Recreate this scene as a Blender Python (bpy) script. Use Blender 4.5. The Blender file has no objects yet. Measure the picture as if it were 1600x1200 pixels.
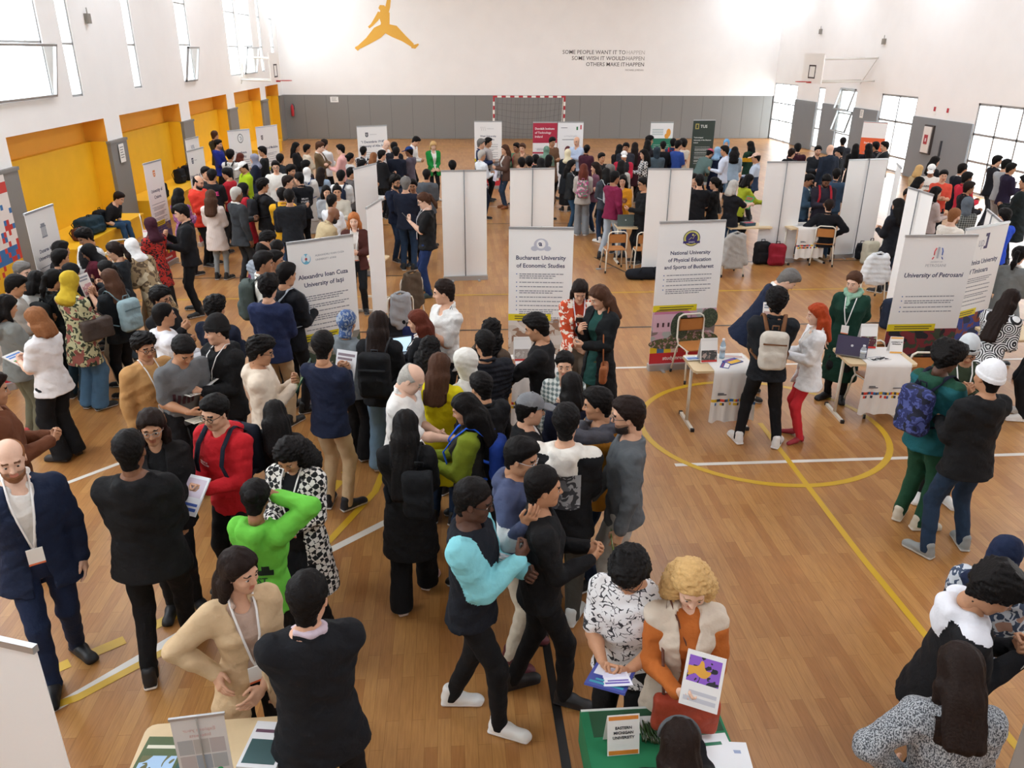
import bpy, math, random, hashlib
import numpy as np
from mathutils import Matrix, Vector
random.seed(7)
# ------------------------------------------------------------------ camera
SC = bpy.context.scene
COL = SC.collection
CAM_H = 4.05
F_PX, PITCH, YAW, ROLL = 1233.45, 0.39947740, 0.07649080, 0.00664459
_f = np.array([math.sin(YAW)*math.cos(PITCH), math.cos(YAW)*math.cos(PITCH), -math.sin(PITCH)])
_r = np.array([math.cos(YAW), -math.sin(YAW), 0.0])
_u = np.cross(_r, _f)
CR = _r*math.cos(ROLL)+_u*math.sin(ROLL)
CU = -_r*math.sin(ROLL)+_u*math.cos(ROLL)
CF = _f
cam = bpy.data.objects.new('camera', bpy.data.cameras.new('camera'))
COL.objects.link(cam)
cam.data.sensor_width = 36.0
cam.data.lens = 36.0*F_PX/1600.0
cam.data.clip_start, cam.data.clip_end = 0.1, 300
cam.matrix_world = Matrix(((CR[0], CU[0], -CF[0], 0), (CR[1], CU[1], -CF[1], 0), (CR[2], CU[2], -CF[2], CAM_H), (0, 0, 0, 1)))
SC.camera = cam

def at(u, v, z=0.0):
    """world point at height z on the sight line of photo pixel (u, v)"""
    d = CF+CR*((u-800)/F_PX)-CU*((v-600)/F_PX)
    t = (z-CAM_H)/d[2]
    return Vector((d[0]*t, d[1]*t, z))
# ------------------------------------------------------------------ world and view
SC.view_settings.view_transform = 'Standard'
SC.view_settings.look = 'None'
SC.view_settings.exposure = 0.22
SC.view_settings.gamma = 1.0
SC.view_settings.use_curve_mapping = False
SC.cycles.use_denoising = True
SC.cycles.max_bounces = 7
SC.cycles.diffuse_bounces = 4
SC.cycles.glossy_bounces = 3
SC.cycles.transmission_bounces = 4
SC.cycles.transparent_max_bounces = 12
W = bpy.data.worlds.new('sky'); SC.world = W
W.use_nodes = True
_b = W.node_tree.nodes['Background']
_b.inputs[0].default_value = (0.90, 0.95, 1.0, 1)
_b.inputs[1].default_value = 8.0

def area(name, loc, size, power, rot=(0, 0, 0), col=(1, 1, 1), portal=False):
    l = bpy.data.lights.new(name, 'AREA'); l.shape = 'RECTANGLE'
    l.size, l.size_y = size; l.energy = power; l.color = col
    l.cycles.is_portal = portal
    o = bpy.data.objects.new(name, l); COL.objects.link(o)
    o.location = loc; o.rotation_euler = rot
    return o
LAMPS = []
for ly in (1.5, 8.0, 14.5, 21.0, 27.5, 34.0, 39.4):
    for lx in (-5.6, 4.1, 13.8):
        if ly < 39 or lx != 4.1: LAMPS.append((lx if ly < 39 else lx*1.15-.6, ly))
LAMP_POWER = 100
for lx, ly in LAMPS:
    area('ceiling_lamp_light', (lx, ly, 8.19), (2.4, 1.2), LAMP_POWER, col=(0.83, 0.95, 1.13))
# ------------------------------------------------------------------ materials
def lin(h):
    if not isinstance(h, str): return tuple(h[:3])
    h = h.lstrip('#'); o = []
    for i in (0, 2, 4):
        c = int(h[i:i+2], 16)/255.0
        o.append(c/12.92 if c <= .04045 else ((c+.055)/1.055)**2.4)
    return tuple(o)
_M = {}
def mat(name, col, rough=.6, metal=0.0, bump=0.0, bscale=60, emit=0, vary=0.0, spec=.5, alpha=1.0, sheen=0):
    key = ('m', name, str(col), rough, metal, bump, bscale, emit, vary, alpha)
    if key in _M: return _M[key]
    m = bpy.data.materials.new(name); m.use_nodes = True; nt = m.node_tree
    p = nt.nodes['Principled BSDF']; c = lin(col)
    p.inputs['Base Color'].default_value = (*c, 1)
    p.inputs['Roughness'].default_value = rough
    p.inputs['Metallic'].default_value = metal
    p.inputs['Specular IOR Level'].default_value = spec
    if emit:
        p.inputs['Emission Color'].default_value = (*c, 1); p.inputs['Emission Strength'].default_value = emit
    if sheen: p.inputs['Sheen Weight'].default_value = sheen
    if alpha < 1: p.inputs['Alpha'].default_value = alpha
    if vary or bump:
        tc = nt.nodes.new('ShaderNodeTexCoord'); n = nt.nodes.new('ShaderNodeTexNoise')
        n.inputs['Scale'].default_value = bscale; n.inputs['Detail'].default_value = 3
        nt.links.new(tc.outputs['Object'], n.inputs['Vector'])
        if vary:
            r = nt.nodes.new('ShaderNodeMix'); r.data_type = 'RGBA'
            r.inputs[6].default_value = (*[x*(1-vary) for x in c], 1)
            r.inputs[7].default_value = (*[min(1, x*(1+vary)+.004) for x in c], 1)
            nt.links.new(n.outputs['Fac'], r.inputs[0]); nt.links.new(r.outputs[2], p.inputs['Base Color'])
        if bump:
            b = nt.nodes.new('ShaderNodeBump'); b.inputs['Strength'].default_value = bump; b.inputs['Distance'].default_value = .01 if bscale > 20 else .02
            nt.links.new(n.outputs['Fac'], b.inputs['Height']); nt.links.new(b.outputs['Normal'], p.inputs['Normal'])
    _M[key] = m
    return m

def patmat(kind, c1, c2, c3=None, scale=1.0, rough=.85):
    """two or three colour woven, printed or knitted patterns in object space"""
    key = ('p', kind, str(c1), str(c2), str(c3), scale)
    if key in _M: return _M[key]
    m = bpy.data.materials.new(kind+'_fabric'); m.use_nodes = True; nt = m.node_tree; N = nt.nodes; L = nt.links
    p = N['Principled BSDF']; p.inputs['Roughness'].default_value = rough
    tc = N.new('ShaderNodeTexCoord'); mp = N.new('ShaderNodeMapping'); L.new(tc.outputs['Object'], mp.inputs[0])
    mix = N.new('ShaderNodeMix'); mix.data_type = 'RGBA'
    mix.inputs[6].default_value = (*lin(c1), 1); mix.inputs[7].default_value = (*lin(c2), 1)
    ramp = N.new('ShaderNodeValToRGB'); ramp.color_ramp.interpolation = 'CONSTANT'
    e = ramp.color_ramp.elements; e[0].color = (0, 0, 0, 1); e[1].color = (1, 1, 1, 1); e[1].position = .5
    src = None
    if kind in ('stripes', 'vstripes'):
        w = N.new('ShaderNodeTexWave'); w.wave_type = 'BANDS'; w.bands_direction = 'Z' if kind == 'stripes' else 'X'
        w.inputs['Scale'].default_value = 9*scale; w.inputs['Distortion'].default_value = .4
        L.new(mp.outputs[0], w.inputs[0]); src = w.outputs['Fac']
    elif kind == 'checker':
        mp.inputs['Rotation'].default_value = (0.2, 0.5, .3)
        w = N.new('ShaderNodeTexChecker'); w.inputs['Scale'].default_value = 22*scale
        L.new(mp.outputs[0], w.inputs[0]); src = w.outputs['Fac']
    elif kind == 'hounds':
        w = N.new('ShaderNodeTexChecker'); w.inputs['Scale'].default_value = 30*scale
        n = N.new('ShaderNodeTexNoise'); n.inputs['Scale'].default_value = 34
        mp.inputs['Rotation'].default_value = (0.3, 0.8, .35)
        v = N.new('ShaderNodeVectorMath'); v.operation = 'MULTIPLY_ADD'; v.inputs[1].default_value = (.03, .03, .03)
        L.new(n.outputs['Color'], v.inputs[0]); L.new(mp.outputs[0], v.inputs[2]); L.new(mp.outputs[0], n.inputs[0])
        L.new(v.outputs[0], w.inputs[0]); src = w.outputs['Fac']
    elif kind == 'plaid':
        a = N.new('ShaderNodeTexWave'); a.inputs['Scale'].default_value = 5*scale; a.bands_direction = 'Z'
        b = N.new('ShaderNodeTexWave'); b.inputs['Scale'].default_value = 5*scale; b.bands_direction = 'X'
        L.new(mp.outputs[0], a.inputs[0]); L.new(mp.outputs[0], b.inputs[0])
        x = N.new('ShaderNodeMath'); x.operation = 'ADD'; L.new(a.outputs['Fac'], x.inputs[0]); L.new(b.outputs['Fac'], x.inputs[1])
        y = N.new('ShaderNodeMath'); y.operation = 'MULTIPLY'; y.inputs[1].default_value = .5; L.new(x.outputs[0], y.inputs[0])
        ramp.color_ramp.interpolation = 'LINEAR'; e[0].position = .3; e[1].position = .7; src = y.outputs[0]
    elif kind == 'leaf':
        n = N.new('ShaderNodeTexVoronoi'); n.feature = 'DISTANCE_TO_EDGE'; n.inputs['Scale'].default_value = 21*scale
        w = N.new('ShaderNodeTexNoise'); w.inputs['Scale'].default_value = 7; w.inputs['Detail'].default_value = 2
        v = N.new('ShaderNodeVectorMath'); v.operation = 'MULTIPLY_ADD'; v.inputs[1].default_value = (.28, .28, .28)
        L.new(mp.outputs[0], w.inputs[0]); L.new(w.outputs['Color'], v.inputs[0]); L.new(mp.outputs[0], v.inputs[2])
        L.new(v.outputs[0], n.inputs['Vector']); n3 = N.new('ShaderNodeTexNoise'); n3.inputs['Scale'].default_value = 26; L.new(tc.outputs['Object'], n3.inputs[0]); x = N.new('ShaderNodeMath'); x.operation = 'SUBTRACT'; x.use_clamp = True; x.inputs[0].default_value = .52; L.new(n3.outputs['Fac'], x.inputs[1]); y = N.new('ShaderNodeMath'); y.operation = 'MULTIPLY_ADD'; y.inputs[1].default_value = 1.5; L.new(x.outputs[0], y.inputs[0]); L.new(n.outputs['Distance'], y.inputs[2]); src = y.outputs[0]; e[1].position = .07
    elif kind == 'melange':
        n = N.new('ShaderNodeTexNoise'); n.inputs['Scale'].default_value = 95*scale; n.inputs['Detail'].default_value = 2
        mp.inputs['Scale'].default_value = (1, 1, .5)
        L.new(mp.outputs[0], n.inputs[0]); src = n.outputs['Fac']; ramp.color_ramp.interpolation = 'LINEAR'
        e[0].position = .42; e[1].position = .58
    elif kind == 'rings':
        w = N.new('ShaderNodeTexVoronoi'); w.feature = 'F1'; w.inputs['Scale'].default_value = 7*scale
        x = N.new('ShaderNodeMath'); x.operation = 'MULTIPLY'; x.inputs[1].default_value = 40
        y = N.new('ShaderNodeMath'); y.operation = 'SINE'
        L.new(mp.outputs[0], w.inputs['Vector']); L.new(w.outputs['Distance'], x.inputs[0]); L.new(x.outputs[0], y.inputs[0]); src = y.outputs[0]; e[1].position = .05
    else:  # 'blotch': printed shapes, camouflage, flowers
        n = N.new('ShaderNodeTexNoise'); n.inputs['Scale'].default_value = 14*scale; n.inputs['Detail'].default_value = 1.5
        n.inputs['Distortion'].default_value = 1.2
        L.new(mp.outputs[0], n.inputs[0]); src = n.outputs['Fac']; e[1].position = .52
    L.new(src, ramp.inputs[0]); L.new(ramp.outputs[0], mix.inputs[0])
    out = mix.outputs[2]
    if c3:
        n2 = N.new('ShaderNodeTexNoise'); n2.inputs['Scale'].default_value = 9*scale; n2.inputs['Detail'].default_value = 1
        r2 = N.new('ShaderNodeValToRGB'); r2.color_ramp.interpolation = 'CONSTANT'
        r2.color_ramp.elements[0].color = (0, 0, 0, 1); r2.color_ramp.elements[1].color = (1, 1, 1, 1); r2.color_ramp.elements[1].position = .57
        m2 = N.new('ShaderNodeMix'); m2.data_type = 'RGBA'; m2.inputs[7].default_value = (*lin(c3), 1)
        L.new(tc.outputs['Object'], n2.inputs[0]); L.new(n2.outputs['Fac'], r2.inputs[0]); L.new(r2.outputs[0], m2.inputs[0]); L.new(out, m2.inputs[6]); out = m2.outputs[2]
    L.new(out, p.inputs['Base Color'])
    _M[key] = m
    return m
def fab(c, rough=.88):
    """garment colour: a hex string, or (pattern, colour, colour[, colour[, scale]])"""
    if isinstance(c, tuple) and c[0] in ('stripes', 'vstripes', 'checker', 'hounds', 'plaid', 'leaf', 'melange', 'rings', 'blotch'):
        return patmat(c[0], c[1], c[2], c[3] if len(c) > 3 else None, c[4] if len(c) > 4 else 1.0)
    return mat('fabric', c, rough, bump=.6, bscale=16, vary=.10, spec=.25)
# ------------------------------------------------------------------ mesh helpers
def tag(o, label=None, cat=None, group=None, kind=None):
    if label: o['label'] = label
    if cat: o['category'] = cat
    if group: o['group'] = group
    if kind: o['kind'] = kind
    return o
def npmesh(name, V, F, mats, idx=None, smooth=True):
    """V (n,3); F list of arrays of quads/tris"""
    me = bpy.data.meshes.new(name)
    V = np.asarray(V, np.float32)
    if isinstance(F, np.ndarray):
        k = F.shape[1]; nf = len(F)
        me.vertices.add(len(V)); me.vertices.foreach_set('co', V.ravel())
        me.loops.add(nf*k); me.loops.foreach_set('vertex_index', F.astype(np.int32).ravel())
        me.polygons.add(nf); me.polygons.foreach_set('loop_start', np.arange(0, nf*k, k, dtype=np.int32))
        if idx is not None: me.polygons.foreach_set('material_index', np.asarray(idx, np.int32))
        me.update(calc_edges=True)
    else:
        me.from_pydata([tuple(map(float, v)) for v in V], [], F)
        if idx is not None: me.polygons.foreach_set('material_index', np.asarray(idx, np.int32))
    if smooth: me.polygons.foreach_set('use_smooth', np.ones(len(me.polygons), bool))
    for m in (mats if isinstance(mats, (list, tuple)) else [mats]): me.materials.append(m)
    me.update()
    return me
def link(name, me, parent=None, loc=None, rot=None):
    o = bpy.data.objects.new(name, me); COL.objects.link(o)
    if parent: o.parent = parent
    if loc is not None: o.location = loc
    if rot is not None: o.rotation_euler = rot if hasattr(rot, '__len__') else (0, 0, rot)
    return o
def empty(name, loc, rz=0.0):
    o = bpy.data.objects.new(name, None); COL.objects.link(o); o.location = loc; o.rotation_euler = (0, 0, rz)
    o.empty_display_size = .1
    return o
class MB:
    def __init__(s): s.v = []; s.f = []; s.m = []; s.sm = []
    def add(s, v, f, m=0, sm=False):
        k = len(s.v); s.v += [tuple(x) for x in v]; s.f += [tuple(i+k for i in q) for q in f]; s.m += [m]*len(f); s.sm += [sm]*len(f)
        return s
    def box(s, lo, hi, m=0, M=None):
        x0, y0, z0 = lo; x1, y1, z1 = hi
        v = [Vector(p) for p in ((x0, y0, z0), (x1, y0, z0), (x1, y1, z0), (x0, y1, z0), (x0, y0, z1), (x1, y0, z1), (x1, y1, z1), (x0, y1, z1))]
        if M: v = [M @ p for p in v]
        return s.add(v, [(0, 3, 2, 1), (4, 5, 6, 7), (0, 1, 5, 4), (1, 2, 6, 5), (2, 3, 7, 6), (3, 0, 4, 7)], m)
    def rbox(s, lo, hi, r=.01, m=0, M=None, seg=3):
        """box with rounded vertical edges"""
        x0, y0, z0 = lo; x1, y1, z1 = hi; pts = []
        for cx, cy, a0 in ((x1-r, y1-r, 0), (x0+r, y1-r, 90), (x0+r, y0+r, 180), (x1-r, y0+r, 270)):
            for i in range(seg+1):
                a = math.radians(a0+90*i/seg); pts.append((cx+r*math.cos(a), cy+r*math.sin(a)))
        n = len(pts); v = [Vector((x, y, z)) for z in (z0, z1) for x, y in pts]
        if M: v = [M @ p for p in v]
        return s.add(v, [tuple(range(n-1, -1, -1)), tuple(range(n, 2*n))]+[(i, (i+1) % n, n+(i+1) % n, n+i) for i in range(n)], m)
    def tube(s, pts, r, m=0, seg=8, flat=None, closed=False, cap=True):
        pts = [Vector(p) for p in pts]; n = len(pts); rings = []; up = None
        for i, p in enumerate(pts):
            a = pts[i-1] if (i > 0 or closed) else p; b = pts[(i+1) % n] if (i < n-1 or closed) else p
            t = (b-a)
            if t.length < 1e-9: t = Vector((0, 0, 1))
            t.normalize()
            if up is None:
                up = Vector((0, 0, 1)) if abs(t.z) < .9 else Vector((1, 0, 0))
            sd = t.cross(up)
            if sd.length < 1e-6: sd = t.orthogonal()
            sd.normalize(); up = sd.cross(t).normalized()
            rr = r[i] if hasattr(r, '__len__') else r; fl = flat or 1.0
            rings.append([p+sd*math.cos(2*math.pi*k/seg)*rr+up*math.sin(2*math.pi*k/seg)*rr*fl for k in range(seg)])
        v = [q for rg in rings for q in rg]; f = []
        for i in range(n if closed else n-1):
            j = (i+1) % n
            for k in range(seg): f.append((i*seg+k, i*seg+(k+1) % seg, j*seg+(k+1) % seg, j*seg+k))
        if cap and not closed: f += [tuple(range(seg-1, -1, -1)), tuple(range((n-1)*seg, n*seg))]
        return s.add(v, f, m, True)
    def lathe(s, prof, c=(0, 0, 0), seg=16, m=0):
        v = []; f = []; n = len(prof)
        for r, z in prof:
            for k in range(seg): a = 2*math.pi*k/seg; v.append((c[0]+r*math.cos(a), c[1]+r*math.sin(a), c[2]+z))
        for i in range(n-1):
            for k in range(seg): f.append((i*seg+k, i*seg+(k+1) % seg, (i+1)*seg+(k+1) % seg, (i+1)*seg+k))
        f += [tuple(range(seg-1, -1, -1)), tuple(range((n-1)*seg, n*seg))]
        return s.add(v, f, m, True)
    def build(s, name, mats, parent=None, loc=None, rot=None):
        me = bpy.data.meshes.new(name); me.from_pydata([tuple(p) for p in s.v], [], s.f)
        me.polygons.foreach_set('material_index', s.m); me.polygons.foreach_set('use_smooth', s.sm)
        for m in (mats if isinstance(mats, (list, tuple)) else [mats]): me.materials.append(m)
        me.update()
        return link(name, me, parent, loc, rot)
def textmesh(s, size, m, align='CENTER', bold=0.0, ext=.0008, shear=0.0, sx=1.0):
    c = bpy.data.curves.new('lettering', 'FONT'); c.body = s; c.size = size; c.align_x = align; c.align_y = 'CENTER'
    c.extrude = ext; c.offset = bold*size; c.shear = shear; c.resolution_u = 2
    o = bpy.data.objects.new('t', c); COL.objects.link(o); o.scale = (sx, 1, 1)
    dg = bpy.context.evaluated_depsgraph_get(); me = bpy.data.meshes.new_from_object(o.evaluated_get(dg))
    if sx != 1.0: me.transform(Matrix.Diagonal((sx, 1, 1, 1)))
    bpy.data.objects.remove(o); bpy.data.curves.remove(c)
    me.materials.clear(); me.materials.append(m)
    return me
# ------------------------------------------------------------------ the hall
XL, XR, YF, YN, ZC = -8.0, 16.2, 41.0, -2.2, 8.4
def floor_mat():
    m = bpy.data.materials.new('varnished_wood_floor'); m.use_nodes = True; nt = m.node_tree; N = nt.nodes; L = nt.links
    p = N['Principled BSDF']
    tc = N.new('ShaderNodeTexCoord'); mp = N.new('ShaderNodeMapping'); L.new(tc.outputs['Object'], mp.inputs[0])
    mp.inputs['Rotation'].default_value = (0, 0, math.radians(90))
    br = N.new('ShaderNodeTexBrick'); br.offset = .37; br.inputs['Scale'].default_value = 1.0
    br.inputs['Brick Width'].default_value = .62; br.inputs['Row Height'].default_value = .085; br.inputs['Mortar Size'].default_value = .0012
    br.inputs['Color1'].default_value = (*lin('#b4854e'), 1); br.inputs['Color2'].default_value = (*lin('#a16e3c'), 1); br.inputs['Mortar'].default_value = (*lin('#865b2c'), 1)
    br.inputs['Bias'].default_value = 0
    L.new(mp.outputs[0], br.inputs[0])
    n = N.new('ShaderNodeTexNoise'); n.inputs['Scale'].default_value = .9; n.inputs['Detail'].default_value = 4; L.new(tc.outputs['Object'], n.inputs[0])
    mp2 = N.new('ShaderNodeMapping'); mp2.inputs['Scale'].default_value = (30, 2.2, 1); L.new(tc.outputs['Object'], mp2.inputs[0])
    g = N.new('ShaderNodeTexNoise'); g.inputs['Scale'].default_value = 2.5; g.inputs['Detail'].default_value = 5; L.new(mp2.outputs[0], g.inputs[0])
    a = N.new('ShaderNodeMix'); a.data_type = 'RGBA'; a.blend_type = 'MULTIPLY'; a.inputs[0].default_value = .5
    r = N.new('ShaderNodeValToRGB'); r.color_ramp.elements[0].color = (.72, .66, .6, 1); r.color_ramp.elements[1].color = (1.2, 1.2, 1.2, 1)
    r.color_ramp.elements[0].position = .3; r.color_ramp.elements[1].position = .7
    L.new(g.outputs['Fac'], r.inputs[0]); L.new(br.outputs['Color'], a.inputs[6]); L.new(r.outputs[0], a.inputs[7])
    b = N.new('ShaderNodeMix'); b.data_type = 'RGBA'; b.blend_type = 'MULTIPLY'; b.inputs[0].default_value = .55
    r2 = N.new('ShaderNodeValToRGB'); r2.color_ramp.elements[0].color = (.78, .72, .68, 1); r2.color_ramp.elements[1].color = (1.15, 1.12, 1.1, 1)
    r2.color_ramp.elements[0].position = .35; r2.color_ramp.elements[1].position = .65
    L.new(n.outputs['Fac'], r2.inputs[0]); L.new(a.outputs[2], b.inputs[6]); L.new(r2.outputs[0], b.inputs[7])
    L.new(b.outputs[2], p.inputs['Base Color'])
    p.inputs['Roughness'].default_value = .34; p.inputs['Specular IOR Level'].default_value = .45
    return m
def struct(o): o['kind'] = 'structure'; return o
WHITE = mat('painted_plaster', '#f5f3f0', .8, vary=.035, bscale=1.3, bump=.05)
GREY = mat('grey_wall_padding', '#84827f', .65, bump=.03, bscale=20, vary=.03)
BLUEGREY = mat('grey_painted_panel', '#83878a', .6, vary=.03, bscale=2)
YELLOW = mat('yellow_padding', '#f8bf1c', .5, vary=.08, bscale=2.5)
ORANGE = mat('orange_paint', '#f4ac34', .6, vary=.05, bscale=2)
ALU = mat('aluminium', '#b4b6b8', .35, .6)
DARKSEAM = mat('seam', '#5d5c5a', .8)
GLASS = None
def glass():
    global GLASS
    if GLASS: return GLASS
    m = bpy.data.materials.new('window_glass'); m.use_nodes = True; nt = m.node_tree; N = nt.nodes; L = nt.links
    N.remove(N['Principled BSDF']); o = N['Material Output']
    t = N.new('ShaderNodeBsdfTransparent'); t.inputs[0].default_value = (.95, .97, .97, 1)
    g = N.new('ShaderNodeBsdfGlossy'); g.inputs['Roughness'].default_value = .02
    x = N.new('ShaderNodeMixShader'); x.inputs[0].default_value = .06; L.new(t.outputs[0], x.inputs[1]); L.new(g.outputs[0], x.inputs[2]); L.new(x.outputs[0], o.inputs[0])
    GLASS = m; return m
b = MB(); b.box((XL-.6, YN, -.1), (XR, YF, 0)); struct(b.build('floor', floor_mat()))
b = MB(); b.box((XL-.6, YN, ZC), (XR, YF, ZC+.15)); struct(b.build('ceiling', WHITE))
def holed(mb, plane, a0, a1, z0, z1, holes, lo, hi, m=0):
    """wall slab filling [a0,a1]x[z0,z1] except holes; plane 'x': lo..hi in x, a is y"""
    A = sorted({a0, a1, *[h[0] for h in holes], *[h[1] for h in holes]}); Z = sorted({z0, z1, *[h[2] for h in holes], *[h[3] for h in holes]})
    A = [a for a in A if a0 <= a <= a1]; Z = [z for z in Z if z0 <= z <= z1]
    for i in range(len(A)-1):
        for j in range(len(Z)-1):
            ca, cz = (A[i]+A[i+1])/2, (Z[j]+Z[j+1])/2
            if any(h[0] < ca < h[1] and h[2] < cz < h[3] for h in holes): continue
            mb.box((lo, A[i], Z[j]), (hi, A[i+1], Z[j+1]), m)
# windows of the left wall: (y0, y1, z0, z1, opened lower sash)
LW = [(14.1, 17.65, 3.12, 7.4, 1), (18.5, 19.08, 3.08, 7.4, 0), (22.13, 22.7, 3.1, 7.4, 0), (26.28, 27.4, 3.1, 7.4, 1), (31.9, 33.45, 3.12, 7.4, 0), (33.9, 35.9, 3.12, 7.4, 1), (37.15, 37.75, 3.15, 7.4, 0), (39.45, 40.2, 3.15, 7.4, 0), (8.5, 12, 3.12, 7.4, 0), (2, 6, 3.12, 7.4, 0)]
RW = [(38.2, 40.95, .02, 2.66), (35.25, 35.88, .15, 2.66), (32.4, 33.75, .15, 2.66), (27.95, 30.42, .02, 2.66), (19.4, 24.55, .02, 2.66), (9, 14, .02, 2.66)]
b = MB(); holed(b, 'x', YN, YF, 2.55, ZC, [w[:4] for w in LW], XL-.35, XL)
PIL = [(13.9, 15.47), (19.87, 20.8), (25.42, 26.35), (30.8, 31.9), (36.3, 37.35), (40.1, 41.0)]
for y0, y1 in PIL: b.box((XL-.35, y0, 0), (XL, y1, 2.55))
b.box((XL-.35, YN, 0), (XL, 13.9, 2.55))
b.box((XL-.62, YN, 0), (XL-.5, YF, 2.7), 1); b.box((XL-.5, YN, 2.55), (XL-.35, YF, 2.7))
for y0, y1 in PIL:
    for yy in (y0, y1):
        s = 1 if yy == y1 else -1
        b.box((XL-.5, min(yy, yy+s*.004), 0), (XL-.001, max(yy, yy+s*.004), 2.549), 1)
struct(b.build('wall_left', [WHITE, ORANGE]))
b = MB(); holed(b, 'x', YN, YF, 0, ZC, RW, XR, XR+.3); struct(b.build('wall_right', WHITE))
b = MB(); b.box((XL-.6, YF, 0), (XR+.3, YF+.2, ZC)); struct(b.build('wall_far', WHITE))
b = MB(); b.box((XL-.6, YN-.2, 0), (XR+.3, YN, ZC)); struct(b.build('wall_near', WHITE))
# padding
b = MB()
x = XL; n = 0
while x < XR-.3:
    x1 = min(x+1.03, XR); b.box((x+.006, YF-.05, .02), (x1-.006, YF, 2.04), 0); x = x1
b.box((XL, YF-.04, .02), (XR, YF-.002, 2.03), 1)
struct(b.build('trim_1', [GREY, DARKSEAM]))
b = MB()
for y0, y1 in PIL: b.box((XL-.1, y0-.04, 0), (XL+.06, y1+.04, 2.02)); b.box((XL-.1, y0-.07, 1.98), (XL+.08, y1+.07, 2.04))
struct(b.build('trim_2', GREY))
b = MB()
for i, (y0, y1) in enumerate([(15.51, 19.83), (20.84, 25.38), (26.39, 30.76), (31.94, 36.26), (37.39, 40.06), (5, 13.86)]):
    b.box((XL-.5, y0, 0), (XL-.36, y1, 2.04))
    b.box((XL-.5, y0, 0), (XL-.02, y0+.05, 2.04)); b.box((XL-.5, y1-.05, 0), (XL-.02, y1, 2.04))
struct(b.build('trim_3', YELLOW))
for i, (y0, y1) in enumerate([(15.6, 19.3), (21.0, 25.2), (26.5, 30.6), (32.1, 36.1)]):
    b = MB(); b.box((XL-.35, y0, 0), (XL+.72, y1, .43)); b.box((XL-.35, y0-.01, .43), (XL+.74, y1+.01, .47))
    o = b.build('bench', YELLOW); tag(o, ['yellow padded wall bench nearest the camera with the seated man', 'yellow padded wall bench holding two black bags', 'yellow padded wall bench behind the left crowd, third away', 'farthest yellow padded wall bench near the back corner'][i], 'bench', 'yellow benches along the left wall')
b = MB()
ys = sorted([YN, YF]+[w[0] for w in RW]+[w[1] for w in RW])
for i in range(0, len(ys)-1, 2): b.box((XR-.05, ys[i], .02), (XR, ys[i+1], 2.04))
struct(b.build('trim_4', BLUEGREY))
# windows
def pane_frame(mb, gb, x, y0, y1, z0, z1, cols, rows, w=.045, th=.06):
    for k in range(cols+1):
        yy = y0+(y1-y0)*k/cols; yy = min(max(yy, y0+w/2), y1-w/2); mb.box((x-th/2, yy-w/2, z0), (x+th/2, yy+w/2, z1))
    for z in rows: z = min(max(z, z0+w/2), z1-w/2); mb.box((x-th/2, y0, z-w/2), (x+th/2, y1, z+w/2))
    gb.box((x-.004, y0+w, z0+w), (x+.004, y1-w, z1-w))
n = 0
for (y0, y1, z0, z1, op) in LW:
    n += 1; b = MB(); g = MB(); z0s = 4.13
    pane_frame(b, g, XL-.06, y0, y1, z0s if op else z0, z1, 1 if y1-y0 < 3 else 2, [z0, z0s, 5.3, 6.4, z1] if not op else [z0s, 5.3, 6.4, z1])
    if op:
        for s in (0, 1): b.box((XL-.1, (y0, y1-.04)[s], z0), (XL-.02, (y0+.04, y1)[s], z0s))
        b.box((XL-.1, y0, z0), (XL-.02, y1, z0+.05))
    w = struct(b.build('window_%d' % n, ALU)); o = g.build('pane', glass(), w)
    if op:  # bottom-hung sash standing open into the hall
        sb = MB(); gb = MB(); pane_frame(sb, gb, 0, y0+.04, y1+.02, 0, 1.0, 1, [0, 1.0])
        so = sb.build('open_sash', ALU, w, (XL+.04, 0, z0+.02), (0, math.radians(11), 0)); gb.build('sash_pane', glass(), so)
    area('window_portal', (XL-.4, (y0+y1)/2, (z0+z1)/2), (z1-z0, y1-y0), 1, (0, math.radians(-90), 0), portal=True)
for k, (y0, y1, z0, z1) in enumerate(RW):
    b = MB(); g = MB(); wd = y1-y0; cols = 1 if wd < 1.5 else (3 if k == 0 else 2 if k == 3 else max(2, round(wd/.95)))
    pane_frame(b, g, XR+.05, y0, y1, z0, z1, cols, [z0, .95, 1.75, z1] if k != 3 else [z0, .55, 1.75, z1], w=.07 if k > 2 else .05)
    if k in (0, 3, 4, 5): w = struct(b.build('door_%d' % (k+1), ALU))
    else: n += 1; w = struct(b.build('window_%d' % n, ALU))
    g.build('pane', glass(), w)
    if k == 3 or k == 4:
        h = MB(); h.tube([(XR-.01, y0+wd/cols+.12, .95), (XR-.06, y0+wd/cols+.12, .97), (XR-.06, y0+wd/cols+.12, 1.15), (XR-.01, y0+wd/cols+.12, 1.17)], .012); h.build('door_handle', ALU, w)
    if k == 2:  # two top-hung sashes tilted open
        for zz in (1.2, 2.05):
            sb = MB(); gb = MB(); pane_frame(sb, gb, 0, y0+.03, y1-.03, 0, .85, 1, [0, .85]); so = sb.build('open_sash', ALU, w, (XR-.25, 0, zz-.15), (0, math.radians(14), 0)); gb.build('sash_pane', glass(), so)
    area('window_portal', (XR+.35, (y0+y1)/2, (z0+z1)/2), (z1-z0, y1-y0), 1, (0, math.radians(90), 0), portal=True)
# ground outside
b = MB(); b.box((XR+.3, -20, -.2), (XR+40, 60, -.02)); struct(b.build('ground_outside', mat('pale_concrete', '#cfcac2', .9)))
b = MB(); b.box((XL-40, -20, -.2), (XL-.62, 60, -.02)); struct(b.build('ground_beyond_left', mat('pale_concrete', '#cfcac2', .9)))
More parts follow.
